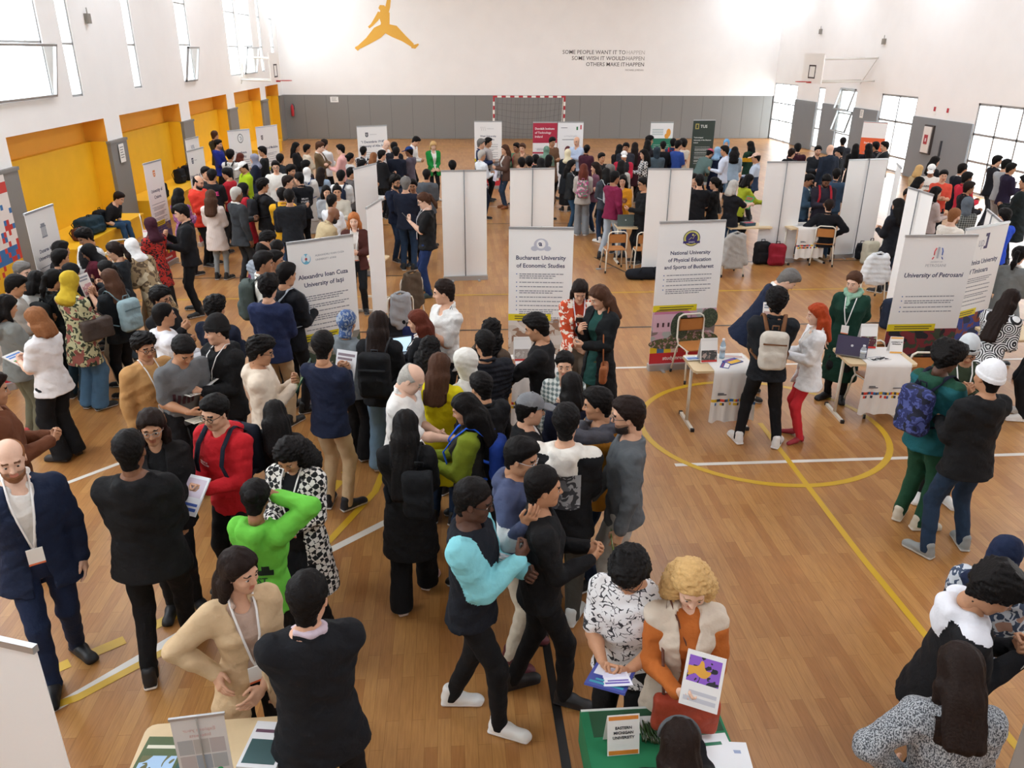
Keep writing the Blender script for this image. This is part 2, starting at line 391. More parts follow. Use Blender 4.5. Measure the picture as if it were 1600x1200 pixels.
# ceiling lamps
lampm = mat('lamp_diffuser', '#fffaf0', .5, emit=3.0)
for i, (lx, ly) in enumerate(LAMPS):
    b = MB(); b.box((lx-1.25, ly-.65, 8.22), (lx+1.25, ly+.65, 8.4)); o = b.build('ceiling_lamp', ALU)
    tag(o, 'square white high ceiling lamp above the hall', 'lamp', 'ceiling lamps')
    g = MB(); g.box((lx-1.2, ly-.6, 8.20), (lx+1.2, ly+.6, 8.219)); g.build('diffuser', lampm, o)
# painted court lines
def line(pts, w, m, closed=False, z=.0022):
    P_ = [Vector((x, y, 0)) for x, y in pts]; n = len(P_); v = []
    for i in range(n):
        a = P_[i-1] if (i or closed) else P_[i]; c = P_[(i+1) % n] if (i < n-1 or closed) else P_[i]
        t = (c-a).normalized(); s = Vector((-t.y, t.x, 0))*w/2; v += [P_[i]-s+Vector((0, 0, z)), P_[i]+s+Vector((0, 0, z))]
    f = [(2*i, 2*((i+1) % n), 2*((i+1) % n)+1, 2*i+1) for i in range(n if closed else n-1)]
    mb = MB(); mb.add(v, f); return struct(mb.build('court_line', m))
LY = mat('yellow_line_paint', '#c9a022', .4); LWH = mat('white_line_paint', '#d8d2c8', .4); LB = mat('black_line_paint', '#1d1b1a', .4)
line([(2.3, 7.25), (16.1, 7.25)], .06, LWH, z=.0020); line([(1.0, 10.05), (9, 10.05)], .06, LWH, z=.0021)
line([(-7, 4.1-3.6), (-2.71, 4.22), (-1.5, 5.58), (.3, 7.25)], .08, LWH, z=.0023); line([(-5.6, 5.5), (-3.3, 7.95)], .06, LWH, z=.0024)
line([(3.55+1.4*math.cos(a*math.pi/32), 8.1+1.36*math.sin(a*math.pi/32)) for a in range(64)], .07, LY, True, z=.0025)
line([(3.58, 8.2), (3.49, 5.5), (3.5, -1)], .06, LY, z=.0026); line([(.62, -1), (.62, 11.8)], .06, LB, z=.0027)
line([(XL+1, 13.68), (XR-1, 13.78)], .05, LY, z=.0028); line([(-3, 11.77), (12, 11.77)], .045, LB, z=.0029)
line([(XL+1, 15.1), (-1, 15.1)], .045, LB, z=.003); line([(3.4, 15.84), (14, 15.84)], .05, LB, z=.0031); line([(3.0, 16.4), (3.62, 14.5)], .04, LB, z=.0032)
line([(-4.6, 3.3), (-2.6, 4.3), (-2.1, 4.78), (-1.19, 6.0), (-.83, 6.9), (-.72, 7.8), (-.75, 8.8), (-1.1, 10.2)], .07, LY, z=.0033)
for a, c in (((-3.05, 4.45), (-2.8, 4.64)), ((-2.72, 4.7), (-2.5, 4.86)), ((-2.36, 4.98), (-2.15, 5.18)), ((-1.27, 6.95), (-1.2, 7.14)), ((-1.17, 7.28), (-1.11, 7.46)), ((-1.08, 7.62), (-1.03, 7.82)), ((-1.0, 8.0), (-.98, 8.2)), ((-.97, 8.4), (-.97, 8.65)), ((-.97, 8.9), (-.98, 9.2))):
    line([a, c], .1, LY, z=.0034)
line([(1, 28.6), (2.8, 27.4), (4.5, 27.0), (6.5, 27.1)], .05, LWH, z=.0035); line([(-6, 22.4), (12, 22.4)], .05, LWH, z=.0036); line([(-4, 37.5), (13, 37.5)], .05, LY, z=.0037)
line([(5.5, 37), (6.5, 34.4)], .05, LB, z=.0038); line([(4, 20), (-2, 20)], .045, LB, z=.0039)
# wall figure: a plain leaping figure painted in yellow (outline built from limbs)
FIG = mat('yellow_wall_paint', '#e8b14a', .8)
def wallpoly(parts, name, m, label, cat):
    b = MB()
    for k, pts in enumerate(parts):
        n = len(pts); yy = YF-.006-.001*k; v = [(x, yy, z) for x, z in pts]+[(x, YF-.0005, z) for x, z in pts]
        b.add(v, [tuple(range(n)), tuple(range(2*n-1, n-1, -1))]+[(i, i+n, (i+1) % n+n, (i+1) % n) for i in range(n)])
    return tag(b.build(name, m), label, cat)
def limb(pts, ws):
    L_, R_ = [], []
    for i, (x, z) in enumerate(pts):
        a = pts[max(i-1, 0)]; c = pts[min(i+1, len(pts)-1)]; dx, dz = c[0]-a[0], c[1]-a[1]; l = math.hypot(dx, dz) or 1
        L_.append((x-dz/l*ws[i], z+dx/l*ws[i])); R_.append((x+dz/l*ws[i], z-dx/l*ws[i]))
    return L_+R_[::-1]
def fp(u, v):
    d = CF+CR*((u-800)/F_PX)-CU*((v-600)/F_PX); t = YF/d[1]; return d[0]*t, d[2]*t+CAM_H
G_ = [limb([fp(*p) for p in q], w) for q, w in [
    (((600, 50), (602, 36), (600, 22), (597, 16)), (.22, .2, .27, .12)),
    (((598, 17), (597, 12), (597, 8)), (.1, .17, .1)),
    (((603, 20), (606, 10), (608, -3), (609, -12)), (.12, .11, .08, .07)),
    (((594, 20), (588, 30), (581, 39), (576, 43)), (.11, .1, .06, .05)),
    (((600, 44), (590, 51), (575, 64), (562, 73)), (.2, .26, .15, .09)), (((563, 72), (558, 76), (555, 74)), (.07, .1, .04)),
    (((602, 44), (616, 49), (631, 60), (645, 71)), (.2, .27, .15, .09)), (((643, 72), (648, 73), (654, 69)), (.09, .09, .03))]]
wallpoly(G_, 'wall_silhouette', FIG, 'yellow leaping figure painted high on the far white wall', 'mural')
# wall quotation
q = empty('wall_quotation', (9.5, YF-.004, 3.6)); tag(q, 'four-line quotation lettered in grey on the far white wall', 'lettering')
for i, (s1, s2, g) in enumerate((('SOME PEOPLE WANT IT TO ', 'HAPPEN', '#c4c0ba'), ('SOME WISH IT WOULD ', 'HAPPEN', '#98948f'), ('OTHERS MAKE IT ', 'HAPPEN', '#5b5856'))):
    z = 4.0-.27*i
    a = link('lettering', textmesh(s1.strip(), .25, mat('ink', '#55524f'), 'RIGHT', .004), q, (-.93, 0, z-3.6), (math.pi/2, 0, 0))
    a = link('lettering', textmesh(s2, .25, mat('ink', g), 'RIGHT', .004), q, (.02, 0, z-3.6), (math.pi/2, 0, 0))
link('lettering', textmesh('MICHAEL JORDAN', .11, mat('ink', '#8a8682'), 'RIGHT'), q, (0, 0, -.39), (math.pi/2, 0, 0))
# small signs, extinguisher, boxes, goal, hoops
def sign(name, c, w, h, axis, label, cat='sign', marks=True, col='#f4f2ee'):
    e = MB(); t = .012; M = Matrix.Translation(c) @ Matrix.Rotation({'y': 0, 'l': math.pi/2, 'r': -math.pi/2}[axis], 4, 'Z') if axis != 'l' else Matrix.Translation(c) @ Matrix.Rotation(math.pi/2, 4, 'Z')
    e.box((-w/2, -t, -h/2), (w/2, 0, h/2)); o = e.build(name, mat('card', col, .6)); o.matrix_world = M
    tag(o, label, cat)
    if marks:
        k = MB()
        for i in range(5): k.box((-w*.35, -t-.002, h*(.3-.14*i)), (w*(.35-.08*(i % 3)), -t, h*(.3-.14*i)+h*.05))
        k.build('print', mat('ink', '#8d8d8d'), o)
    return o
sign('notice', (-5.55, YF-.05, 1.83), .38, .25, 'y', 'small white notice on the grey far padding, left of the goal')
sg = sign('notice', (XL+.085, 20.35, 1.72), .3, .42, 'l', 'white notice sheet on the grey pillar beside the yellow niches')
sign('notice', (XR-.055, 31.62, 1.85), .25, .3, 'r', 'white notice sheet on the grey right wall near the open sash')
for yy, t_, lb in ((26.8, 'EXIT', 'small red and white pictogram sign, left of the pair above the cabinet'), (26.05, 'FIRE', 'small red and white pictogram sign, right of the pair above the cabinet')):
    o = sign('pictogram_sign', (XR-.002, yy, 2.3), .16, .26, 'r', lb, marks=False)
    k = MB(); k.box((-.06, -.016, -.03), (.06, -.012, .11)); k.build('red_field', mat('red_paint', '#b5303a'), o)
o = MB(); o.box((-.22, -.1, -.42), (.22, 0, .42)); hc = o.build('hose_cabinet', mat('white_metal', '#e6e3dd', .5)); tag(hc, 'white cabinet with a dark frame and red square on the grey right wall', 'cabinet')
hc.matrix_world = Matrix.Translation((XR-.05, 26.75, 1.36)) @ Matrix.Rotation(-math.pi/2, 4, 'Z')
k = MB(); k.box((-.27, -.07, -.47), (.27, .0, .47)); k.build('frame', mat('dark_frame', '#4a4340'), hc)
k = MB(); k.box((-.1, -.115, -.14), (.1, -.1, .16)); k.build('red_panel', mat('red_paint', '#a8343c'), hc)
k = MB(); k.box((-.02, -.12, -.06), (.05, -.115, .05)); k.build('emblem', mat('card', '#e8d8d8'), hc)
k = MB(); k.box((-.03, -.05, -.25), (.03, 0, .25)); o = k.build('grab_bar', mat('dark_frame', '#3b4148')); o.matrix_world = Matrix.Translation((XR-.05, 25.95, 1.15)) @ Matrix.Rotation(-math.pi/2, 4, 'Z'); tag(o, 'slim dark vertical handle on the grey wall beside the cabinet', 'handle')
k = MB(); k.lathe([(.0, 0), (.06, 0), (.075, .03), (.075, .4), (.05, .48), (.025, .5), (.025, .54), (0, .54)]); ex = k.build('fire_extinguisher', mat('red_gloss', '#c22a35', .3), None, (-7.55, 40.75, 1.08)); tag(ex, 'red fire extinguisher hanging in the far left corner', 'extinguisher')
k = MB(); k.tube([(0, 0, .53), (.05, -.02, .56), (.1, -.03, .5), (.1, -.03, .3)], .012); k.build('hose', mat('black_rubber', '#222222'), ex)
k = MB(); k.box((-.03, .06, .2), (.03, .24, .26)); k.build('bracket', mat('black_rubber', '#222222'), ex)
# junction boxes on the upper walls
for x_, y_, z_, ax, lb in ((XL+.0, 19.9, 4.65, 'l', 'brown stained weathered bracket on the left wall between windows'), (XR, 36.5, 4.9, 'r', 'small grey box high on the right wall near the corner'), (XR, 30.9, 4.45, 'r', 'small dark fixture high on the right wall above the hoop arm'), (XR, 22.4, 4.0, 'r', 'tiny dark fixture high on the right wall, nearest the camera'), (XR, 21.6, 2.9, 'r', 'small white fixture on the right wall above the large door')):
    k = MB(); k.box((-.08, -.09, -.1), (.08, 0, .1)); o = k.build('wall_fixture', mat('fixture', '#8b857c' if 'white' not in lb else '#d8d4cc')); o.matrix_world = Matrix.Translation((x_, y_, z_)) @ Matrix.Rotation(-math.pi/2 if ax == 'r' else math.pi/2, 4, 'Z'); tag(o, lb, 'fixture')
    k = MB(); k.tube([(0, -.05, .1), (0, -.05, .22)], .015); k.build('conduit', mat('fixture', '#a8a29a'), o)
# handball goal
RED = mat('red_paint', '#b02a35', .45); WHP = mat('white_paint', '#eeeae4', .5)
g = empty('handball_goal', (3.75, 39.4, 0)); tag(g, 'handball goal with red and white striped frame against the far padding', 'goal')
def striped(a, c, name, parent):
    a, c = Vector(a), Vector(c); L_ = (c-a).length; n = max(3, int(round(L_/.2)) | 1); mb = MB(); d = (c-a)/n
    for i in range(n):
        p, q2 = a+d*i, a+d*(i+1); lo = [min(p[j], q2[j])-(.04 if abs(d[j]) < 1e-6 else 0) for j in range(3)]; hi = [max(p[j], q2[j])+(.04 if abs(d[j]) < 1e-6 else 0) for j in range(3)]
        mb.box(lo, hi, i % 2)
    return mb.build(name, [RED, WHP], parent)
gw = 1.68
striped((-gw, 0, 0), (-gw, 0, 2.02), 'post', g); striped((gw, 0, 0), (gw, 0, 2.02), 'post', g); striped((-gw-.04, 0, 2.06), (gw+.04, 0, 2.06), 'crossbar', g)
for s in (-1, 1):
    k = MB(); k.tube([(s*gw, .05, 2.05), (s*gw, .5, 2.0), (s*gw, 1.0, .05), (s*gw, .05, .05)], .018); k.build('side_frame', WHP, g)
k = MB()
for i in range(17):
    x_ = -gw+2*gw*i/16; k.tube([(x_, .05, 2.03), (x_, .3, 1.75-.25*math.sin(math.pi*i/16)), (x_, .8, .5), (x_, 1.0, .05)], .004, seg=4)
for j in range(9):
    t = j/8; k.tube([(-gw+2*gw*i/16, .05+.95*t, 2.03*(1-t)-.25*math.sin(math.pi*i/16)*math.sin(math.pi*t)) for i in range(17)], .004, seg=4)
k.build('net', mat('net_cord', '#4c4a48'), g)
def hoop(loc, rz, label, wall):
    h = empty('basketball_hoop', loc, rz); tag(h, label, 'basketball hoop', 'basketball hoops')
    BD = mat('backboard', '#f3f1ec', .3)
    k = MB(); k.box((-.9, -.02, -.05), (.9, .02, 1.0)); k.build('backboard', BD, h)
    k = MB(); DK = mat('black_line', '#3a2d2b')
    for a in ((-.3, -.03, .12, .3, -.02, .17), (-.3, -.03, .55, .3, -.02, .6), (-.3, -.03, .12, -.25, -.02, .6), (.25, -.03, .12, .3, -.02, .6)): k.box(a[:3], a[3:])
    k.build('target_square', DK, h)
    k = MB(); k.tube([(.225*math.cos(a*math.pi/12), -.38+.225*math.sin(a*math.pi/12), 0) for a in range(24)], .014, closed=True); k.box((-.06, -.17, -.05), (.06, -.02, .01)); k.build('rim', mat('red_gloss', '#b5362c', .4), h)
    k = MB()
    for z_ in (-.0, .8):
        for s in (-.6, .6): k.tube([(s, .02, z_), (s*.9, wall, z_+.05)], .03)
    k.tube([(-.6, .03, 0), (.6, .03, 0)], .03); k.tube([(-.55, wall, -.1), (.55, wall, .9)], .015)
    k.build('arm', mat('white_metal', '#dcd8d0', .5), h)
hoop((-6.75, 33.6, 2.92), math.radians(90), 'white basketball backboard with red rim folded out from the left wall', 1.2)
hoop((13.9, 31.6, 3.02), math.radians(-90), 'basketball backboard with black square and red rim on a right wall arm', 2.24)
# ------------------------------------------------------------------ signed distance modelling
class SDF:
    def __init__(s, lo, hi, res):
        s.res = res; s.lo = np.array(lo, float)-2*res; n = np.ceil((np.array(hi)+2*res-s.lo)/res).astype(int)+1
        s.n = n; s.ax = [s.lo[i]+np.arange(n[i])*res for i in range(3)]
        s.D = np.full(n, .3, np.float32)
    def _sub(s, lo, hi):
        a = np.maximum(np.floor((np.array(lo)-s.lo)/s.res).astype(int), 0); b = np.minimum(np.ceil((np.array(hi)-s.lo)/s.res).astype(int)+1, s.n)
        if (b <= a).any(): return None
        sl = tuple(slice(a[i], b[i]) for i in range(3))
        X = s.ax[0][a[0]:b[0]][:, None, None]; Y = s.ax[1][a[1]:b[1]][None, :, None]; Z = s.ax[2][a[2]:b[2]][None, None, :]
        return sl, X, Y, Z
    def _put(s, sl, d, k, sub):
        A = s.D[sl]
        if sub:
            d = -d; h = np.maximum(k-np.abs(A-d), 0)/k; s.D[sl] = np.maximum(A, d)+h*h*k*.25
        else:
            h = np.maximum(k-np.abs(A-d), 0)/k; s.D[sl] = np.minimum(A, d)-h*h*k*.25
    def cone(s, a, b, ra, rb, k=.02, sub=False, sq=None):
        a = np.array(a, float); b = np.array(b, float); m = max(ra, rb)+k+2*s.res
        q = s._sub(np.minimum(a, b)-m, np.maximum(a, b)+m)
        if q is None: return s
        sl, X, Y, Z = q; d = b-a; L2 = float(d@d)+1e-12
        px, py, pz = X-a[0], Y-a[1], Z-a[2]
        t = np.clip((px*d[0]+py*d[1]+pz*d[2])/L2, 0, 1)
        dist = np.sqrt((px-t*d[0])**2+(py-t*d[1])**2+(pz-t*d[2])**2)-(ra+t*(rb-ra))
        s._put(sl, dist, k, sub); return s
    def ell(s, c, r, k=.02, sub=False, R=None):
        c = np.array(c, float); r = np.array(r, float); m = max(r)+k+2*s.res; q = s._sub(c-m, c+m)
        if q is None: return s
        sl, X, Y, Z = q; x, y, z = X-c[0], Y-c[1], Z-c[2]
        if R is not None:
            R = np.array(R); x, y, z = (R[0, 0]*x+R[1, 0]*y+R[2, 0]*z, R[0, 1]*x+R[1, 1]*y+R[2, 1]*z, R[0, 2]*x+R[1, 2]*y+R[2, 2]*z)
        k0 = np.sqrt((x/r[0])**2+(y/r[1])**2+(z/r[2])**2); k1 = np.sqrt((x/r[0]**2)**2+(y/r[1]**2)**2+(z/r[2]**2)**2)+1e-9
        s._put(sl, k0*(k0-1)/k1, k, sub); return s
    def box(s, c, hf, rad=.01, k=.01, sub=False, R=None):
        c = np.array(c, float); hf = np.array(hf, float); m = float(np.linalg.norm(hf))+k+2*s.res; q = s._sub(c-m, c+m)
        if q is None: return s
        sl, X, Y, Z = q; x, y, z = X-c[0], Y-c[1], Z-c[2]
        if R is not None:
            R = np.array(R); x, y, z = (R[0, 0]*x+R[1, 0]*y+R[2, 0]*z, R[0, 1]*x+R[1, 1]*y+R[2, 1]*z, R[0, 2]*x+R[1, 2]*y+R[2, 2]*z)
        qx, qy, qz = np.abs(x)-hf[0]+rad, np.abs(y)-hf[1]+rad, np.abs(z)-hf[2]+rad
        d = np.sqrt(np.maximum(qx, 0)**2+np.maximum(qy, 0)**2+np.maximum(qz, 0)**2)+np.minimum(np.maximum(np.maximum(qx, qy), qz), 0)-rad
        s._put(sl, d, k, sub); return s
    def prof(s, o, R, P, k=.03, infl=0.0, lo=None, hi=None):
        """elliptical profile along the local z of frame (o, R): rows (z, cy, rx, ry)"""
        P = np.array(P, float); o = np.array(o, float); R = np.array(R, float)
        m = P[:, 2:].max()+infl+k+2*s.res; e0 = o+R[:, 2]*P[0, 0]; e1 = o+R[:, 2]*P[-1, 0]
        q = s._sub(np.minimum(e0, e1)-m, np.maximum(e0, e1)+m)
        if q is None: return s
        sl, X, Y, Z = q; x, y, z = X-o[0], Y-o[1], Z-o[2]
        x, y, z = (R[0, 0]*x+R[1, 0]*y+R[2, 0]*z, R[0, 1]*x+R[1, 1]*y+R[2, 1]*z, R[0, 2]*x+R[1, 2]*y+R[2, 2]*z)
        zc = np.clip(z, P[0, 0], P[-1, 0]); zs = np.linspace(P[0, 0], P[-1, 0], 96); ii = np.clip(((zc-P[0, 0])/(P[-1, 0]-P[0, 0])*95), 0, 94.999); i0 = ii.astype(np.int32); fr = ii-i0
        def col(c):
            T = np.interp(zs, P[:, 0], P[:, c]); return T[i0]*(1-fr)+T[i0+1]*fr
        cy = col(1); rx = col(2)+infl; ry = col(3)+infl; y = y-cy
        kk = np.sqrt((x/rx)**2+(y/ry)**2); g = np.sqrt((x/rx**2)**2+(y/ry**2)**2)+1e-6
        d = kk*(kk-1)/g; dz = np.abs(z-zc); d = np.where(dz > 0, np.sqrt(np.maximum(d, 0)**2+dz**2), d)
        s._put(sl, d, k, False); return s
    def cut(s, p, n, k=.004):
        """remove everything on the side of n"""
        X, Y, Z = s.ax[0][:, None, None], s.ax[1][None, :, None], s.ax[2][None, None, :]
        s.D = np.maximum(s.D, ((X-p[0])*n[0]+(Y-p[1])*n[1]+(Z-p[2])*n[2]).astype(np.float32)); return s
    def warp(s, amp, fr, seed=0):
        X, Y, Z = s.ax[0][:, None, None], s.ax[1][None, :, None], s.ax[2][None, None, :]; q = seed*1.7
        s.D += (amp*(np.sin(fr*(X+.6*Z)+q+1.3*np.sin(fr*.7*Z+q))*np.sin(fr*1.3*(Z-.4*Y)+2*q)+.6*np.sin(fr*2.1*(Y+.3*X)+q*3)*np.sin(fr*1.7*(Z+.5*X)+q))).astype(np.float32); return s
    def mesh(s):
        D = s.D; res = s.res
        D[0] = D[-1] = .3; D[:, 0] = D[:, -1] = .3; D[:, :, 0] = D[:, :, -1] = .3
        S = D < 0; a, b, c = S.shape
        cnt = np.zeros((a-1, b-1, c-1), np.uint8)
        for i in (0, 1):
            for j in (0, 1):
                for k in (0, 1): cnt += S[i:a-1+i, j:b-1+j, k:c-1+k]
        act = (cnt > 0) & (cnt < 8); I = np.argwhere(act); n = len(I)
        if n == 0: return np.zeros((0, 3)), np.zeros((0, 4), int)
        idx = np.full(act.shape, -1, np.int32); idx[act] = np.arange(n)
        cv = {}
        for i in (0, 1):
            for j in (0, 1):
                for k in (0, 1): cv[(i, j, k)] = D[I[:, 0]+i, I[:, 1]+j, I[:, 2]+k]
        acc = np.zeros((n, 3)); w = np.zeros(n)
        for c0 in cv:
            for ax in range(3):
                if c0[ax]: continue
                c1 = list(c0); c1[ax] = 1; c1 = tuple(c1); A, B = cv[c0], cv[c1]; cr = (A < 0) != (B < 0)
                t = np.where(cr, A/np.where(cr, A-B, 1), 0); p = np.tile(np.array(c0, float), (n, 1)); p[:, ax] += t
                acc += p*cr[:, None]; w += cr
        V = s.lo+(I+acc/w[:, None])*res
        Q = []
        for ax in range(3):
            o1, o2 = [(1, 2), (2, 0), (0, 1)][ax]
            sl0 = [slice(1, -1)]*3; sl1 = [slice(1, -1)]*3; sl0[ax] = slice(0, -1); sl1[ax] = slice(1, None)
            A = S[tuple(sl0)]; B = S[tuple(sl1)]; E = np.argwhere(A != B)
            if len(E) == 0: continue
            fl = A[tuple(E.T)]; base = E.copy(); base[:, o1] += 1; base[:, o2] += 1
            def g(d1, d2):
                q = base.copy(); q[:, o1] -= d1; q[:, o2] -= d2; return idx[q[:, 0], q[:, 1], q[:, 2]]
            q = np.stack([g(1, 1), g(0, 1), g(0, 0), g(1, 0)], 1); q[~fl] = q[~fl][:, ::-1]; Q.append(q)
        F = np.concatenate(Q)
        return V, F[(F >= 0).all(1)]
def rotx(a): c, s = math.cos(a), math.sin(a); return np.array([[1, 0, 0], [0, c, -s], [0, s, c]])
def roty(a): c, s = math.cos(a), math.sin(a); return np.array([[c, 0, s], [0, 1, 0], [-s, 0, c]])
def rotz(a): c, s = math.cos(a), math.sin(a); return np.array([[c, -s, 0], [s, c, 0], [0, 0, 1]])
# ------------------------------------------------------------------ people
SKIN = {'p': '#e3b9a0', 'l': '#d6a587', 'm': '#bd8a68', 't': '#a06f50', 'b': '#7d5238', 'd': '#573626'}
HAIRC = {'k': '#0f0b0a', 'd': '#20140f', 'b': '#4a2f20', 'a': '#5e2a1c', 'c': '#8a5a38', 'o': '#b06a3a', 'g': '#6e6a66', 'w': '#b5b0a8', 'y': '#c9a26a', 'r': '#a8401c', 'e': '#8f8578'}
_cache = {}
def skinmat(s):
    c = lin(SKIN[s]); key = ('skin', s)
    if key in _M: return _M[key]
    m = mat('skin', SKIN[s], .52, bump=.08, bscale=90, vary=.05, spec=.4); p = m.node_tree.nodes['Principled BSDF']
    p.inputs['Subsurface Weight'].default_value = .0
    _M[key] = m; return m
def bodymats(s, hc):
    c = lin(SKIN[s]); lip = tuple(min(1, x*y) for x, y in zip(c, (.82, .5, .5)))
    return [skinmat(s), mat('lips', lip, .45), mat('brow', tuple(.6*x+.0*y for x, y in zip(lin(HAIRC[hc]), c)), .8), mat('eye_white', '#e4ded8', .3), mat('iris', '#1d120c', .2), mat('stubble', tuple(.45*x+.2*y for x, y in zip(c, lin(HAIRC[hc]))), .8)]
def uvs(c, r, n=8, m=6):
    V = [(c[0], c[1], c[2]+r)]; 
    for i in range(1, m):
        for k in range(n): a = math.pi*i/m; b = 2*math.pi*k/n; V.append((c[0]+r*math.sin(a)*math.cos(b), c[1]+r*math.sin(a)*math.sin(b), c[2]+r*math.cos(a)))
    V.append((c[0], c[1], c[2]-r)); F = []
    for k in range(n): F.append((0, 0, 1+k, 1+(k+1) % n)[1:]+(0,))
    F = [(0, 1+k, 1+(k+1) % n, 1+(k+1) % n) for k in range(n)]
    for i in range(m-2):
        for k in range(n): a = 1+i*n; F.append((a+k, a+n+k, a+n+(k+1) % n, a+(k+1) % n))
    a = 1+(m-2)*n; F += [(a+k, len(V)-1, a+(k+1) % n, a+(k+1) % n) for k in range(n)]
    return np.array(V), np.array(F)
def head_mesh(fem, lod, beard):
    key = ('head', fem, lod, beard)
    if key in _cache: return _cache[key]
    res = (.0055, .009, .014)[lod]; w = .94 if fem else 1.0
    s = SDF((-.1, -.12, -.18), (.1, .14, .14), res)
    s.ell((0, -.012, .035), (.076*w, .096, .085), .01); s.ell((0, .02, -.03), (.062*w, .072, .085), .04)
    s.ell((0, .03, -.075), (.044*w if fem else .052, .055, .038), .03); s.ell((0, .066, -.098), (.02 if fem else .026, .018, .016), .03)
    s.cone((0, -.02, -.06), (0, -.03, -.13), .052*w, .052 if not fem else .045, .03)
    s.cone((-.034, .078, .026), (.034, .078, .026), .013, .013, .02)
    for x in (-1, 1):
        s.ell((x*.031, .103, .004), (.019, .014, .012), .016, True)
        s.ell((x*.04, .064, -.028), (.018, .022, .018), .025)
        s.ell((x*.076*w, -.004, -.006), (.009, .019, .03), .006, R=rotz(-x*.35)@rotx(.15)); s.ell((x*.086*w, .004, -.004), (.004, .009, .016), .004, True)
    for x in (-1, 1): s.cone((x*.019, .088, .0125), (x*.042, .083, .0115), .0045, .0045, .004)
    s.cone((0, .088, .012), (0, .108, -.024), .008, .0115, .012)
    for x in (-1, 1): s.ell((x*.0105, .098, -.028), (.0085, .0095, .0075), .006)
    s.cone((-.017, .084, -.055), (.017, .084, -.055), .0062, .0062, .006); s.ell((0, .0885, -.0535), (.012, .007, .005), .006); s.ell((0, .0865, -.063), (.014, .008, .006), .005)
    s.cone((-.02, .0935, -.0588), (.02, .0935, -.0588), .0014, .0014, .003, True)
    V, F = s.mesh(); C = V[F].mean(1); idx = np.zeros(len(F), int)
    x, y, z = C.T
    idx[(y > .078) & (np.abs(x) < .024-.3*np.abs(z+.058)) & (z < -.0475) & (z > -.0705)] = 1
    idx[(y > .06) & (np.abs(x) > .013) & (np.abs(x) < .05) & (np.abs(z-.0305+.1*np.maximum(0, np.abs(x)-.03)) < (.004 if fem else .006))] = 2
    if beard:
        idx[(z < -.035-.25*np.maximum(0, .05-y)*0) & (z > -.125) & (y > .0) & (idx == 0) & ~((np.abs(x) < .022) & (z > -.047) & (y > .08) & (beard < 2))] = 5
    n = len(V)
    for x in (-1, 1):
        for c, r, mi in (((x*.031, .0762, .0025), .0135, 3), ((x*.031, .0832, .001), .0082, 4)):
            v, f = uvs(c, r); F = np.concatenate([F, f+n]); V = np.concatenate([V, v]); idx = np.concatenate([idx, np.full(len(f), mi)]); n = len(V)
    _cache[key] = (V, F, idx); return _cache[key]
def hand_mesh(pose, lod):
    """right hand; +y along the fingers, +z back of the hand, thumb towards -x"""
    key = ('hand', pose, lod)
    if key in _cache: return _cache[key]
    res = (.0038, .005, .0065)[lod]; rr = 1.0 if lod == 0 else 1.06 if lod == 1 else 1.12
    s = SDF((-.085, -.05, -.10), (.06, .2, .035), res)
    s.box((0, .045, 0), (.039, .043, .0135), .013, .01); s.cone((0, -.04, 0), (0, .02, 0), .026, .024, .02)
    s.ell((-.026, .03, -.008), (.018, .03, .015), .012)
    c1, c2 = {'rest': (.28, .55), 'grip': (.75, 1.35), 'flat': (.05, .1), 'fist': (1.3, 1.7)}[pose]
    for i, (x, L_, r) in enumerate(((-.03, .072, .0082), (-.0105, .08, .0086), (.0095, .075, .0082), (.0285, .059, .0072))):
        sp = (i-1.5)*(.05 if pose != 'flat' else .09); p = np.array((x, .085-.004*abs(i-1.2), 0)); a = c1+.07*i
        d1 = np.array((sp, math.cos(a), -math.sin(a))); a2 = a+c2*.6; d2 = np.array((sp, math.cos(a2), -math.sin(a2))); a3 = a2+c2*.5; d3 = np.array((sp, math.cos(a3), -math.sin(a3)))
        q = p+d1*L_*.45; t = q+d2*L_*.32; u = t+d3*L_*.24
        s.cone(p, q, r*rr*1.05, r*rr, .005); s.cone(q, t, r*rr, r*rr*.93, .003); s.cone(t, u, r*rr*.93, r*rr*.82, .003)
    th = {'rest': (-.055, .062, -.022), 'grip': (-.043, .07, -.04), 'flat': (-.075, .055, -.005), 'fist': (-.02, .075, -.045)}[pose]
    k = np.array((-.03, .01, -.006)); t = np.array(th); mid = (k+t)/2+np.array((-.013, 0, 0)); e = t+(t-mid)*.75+np.array((.006, 0, -.004))
    s.cone(k, mid, .0135, .0108*rr, .01); s.cone(mid, t, .0108*rr, .0098*rr, .004); s.cone(t, e, .0098*rr, .008*rr, .003)
    V, F = s.mesh(); _cache[key] = (V, F); return _cache[key]
def shoe_mesh(kind, lod):
    key = ('shoe', kind, lod)
    if key in _cache: return _cache[key]
    s = SDF((-.06, -.09, 0), (.06, .22, .14), (.006, .009, .013)[lod])
    if kind == 'heel':
        s.cone((0, .17, .022), (0, .06, .04), .026, .034, .03); s.cone((0, .05, .045), (0, -.03, .07), .033, .03, .02); s.box((0, -.05, .03), (.016, .016, .035), .006)
    else:
        s.cone((.004, .155, .036), (0, .05, .045), .036, .04, .03); s.ell((0, .17, .03), (.038, .045, .028), .03); s.cone((0, .05, .05), (0, -.03, .052), .04, .037, .03)
        s.cone((0, -.02, .05), (0, -.015, .115 if kind != 'boot' else .13), .038, .043, .03); s.box((0, .065, .018), (.042, .135, .016), .016, .012)
    s.cut((0, 0, .004), (0, 0, -1)); V, F = s.mesh(); C = V[F].mean(1); idx = (C[:, 2] < .026).astype(int)
    _cache[key] = (V, F, idx); return _cache[key]
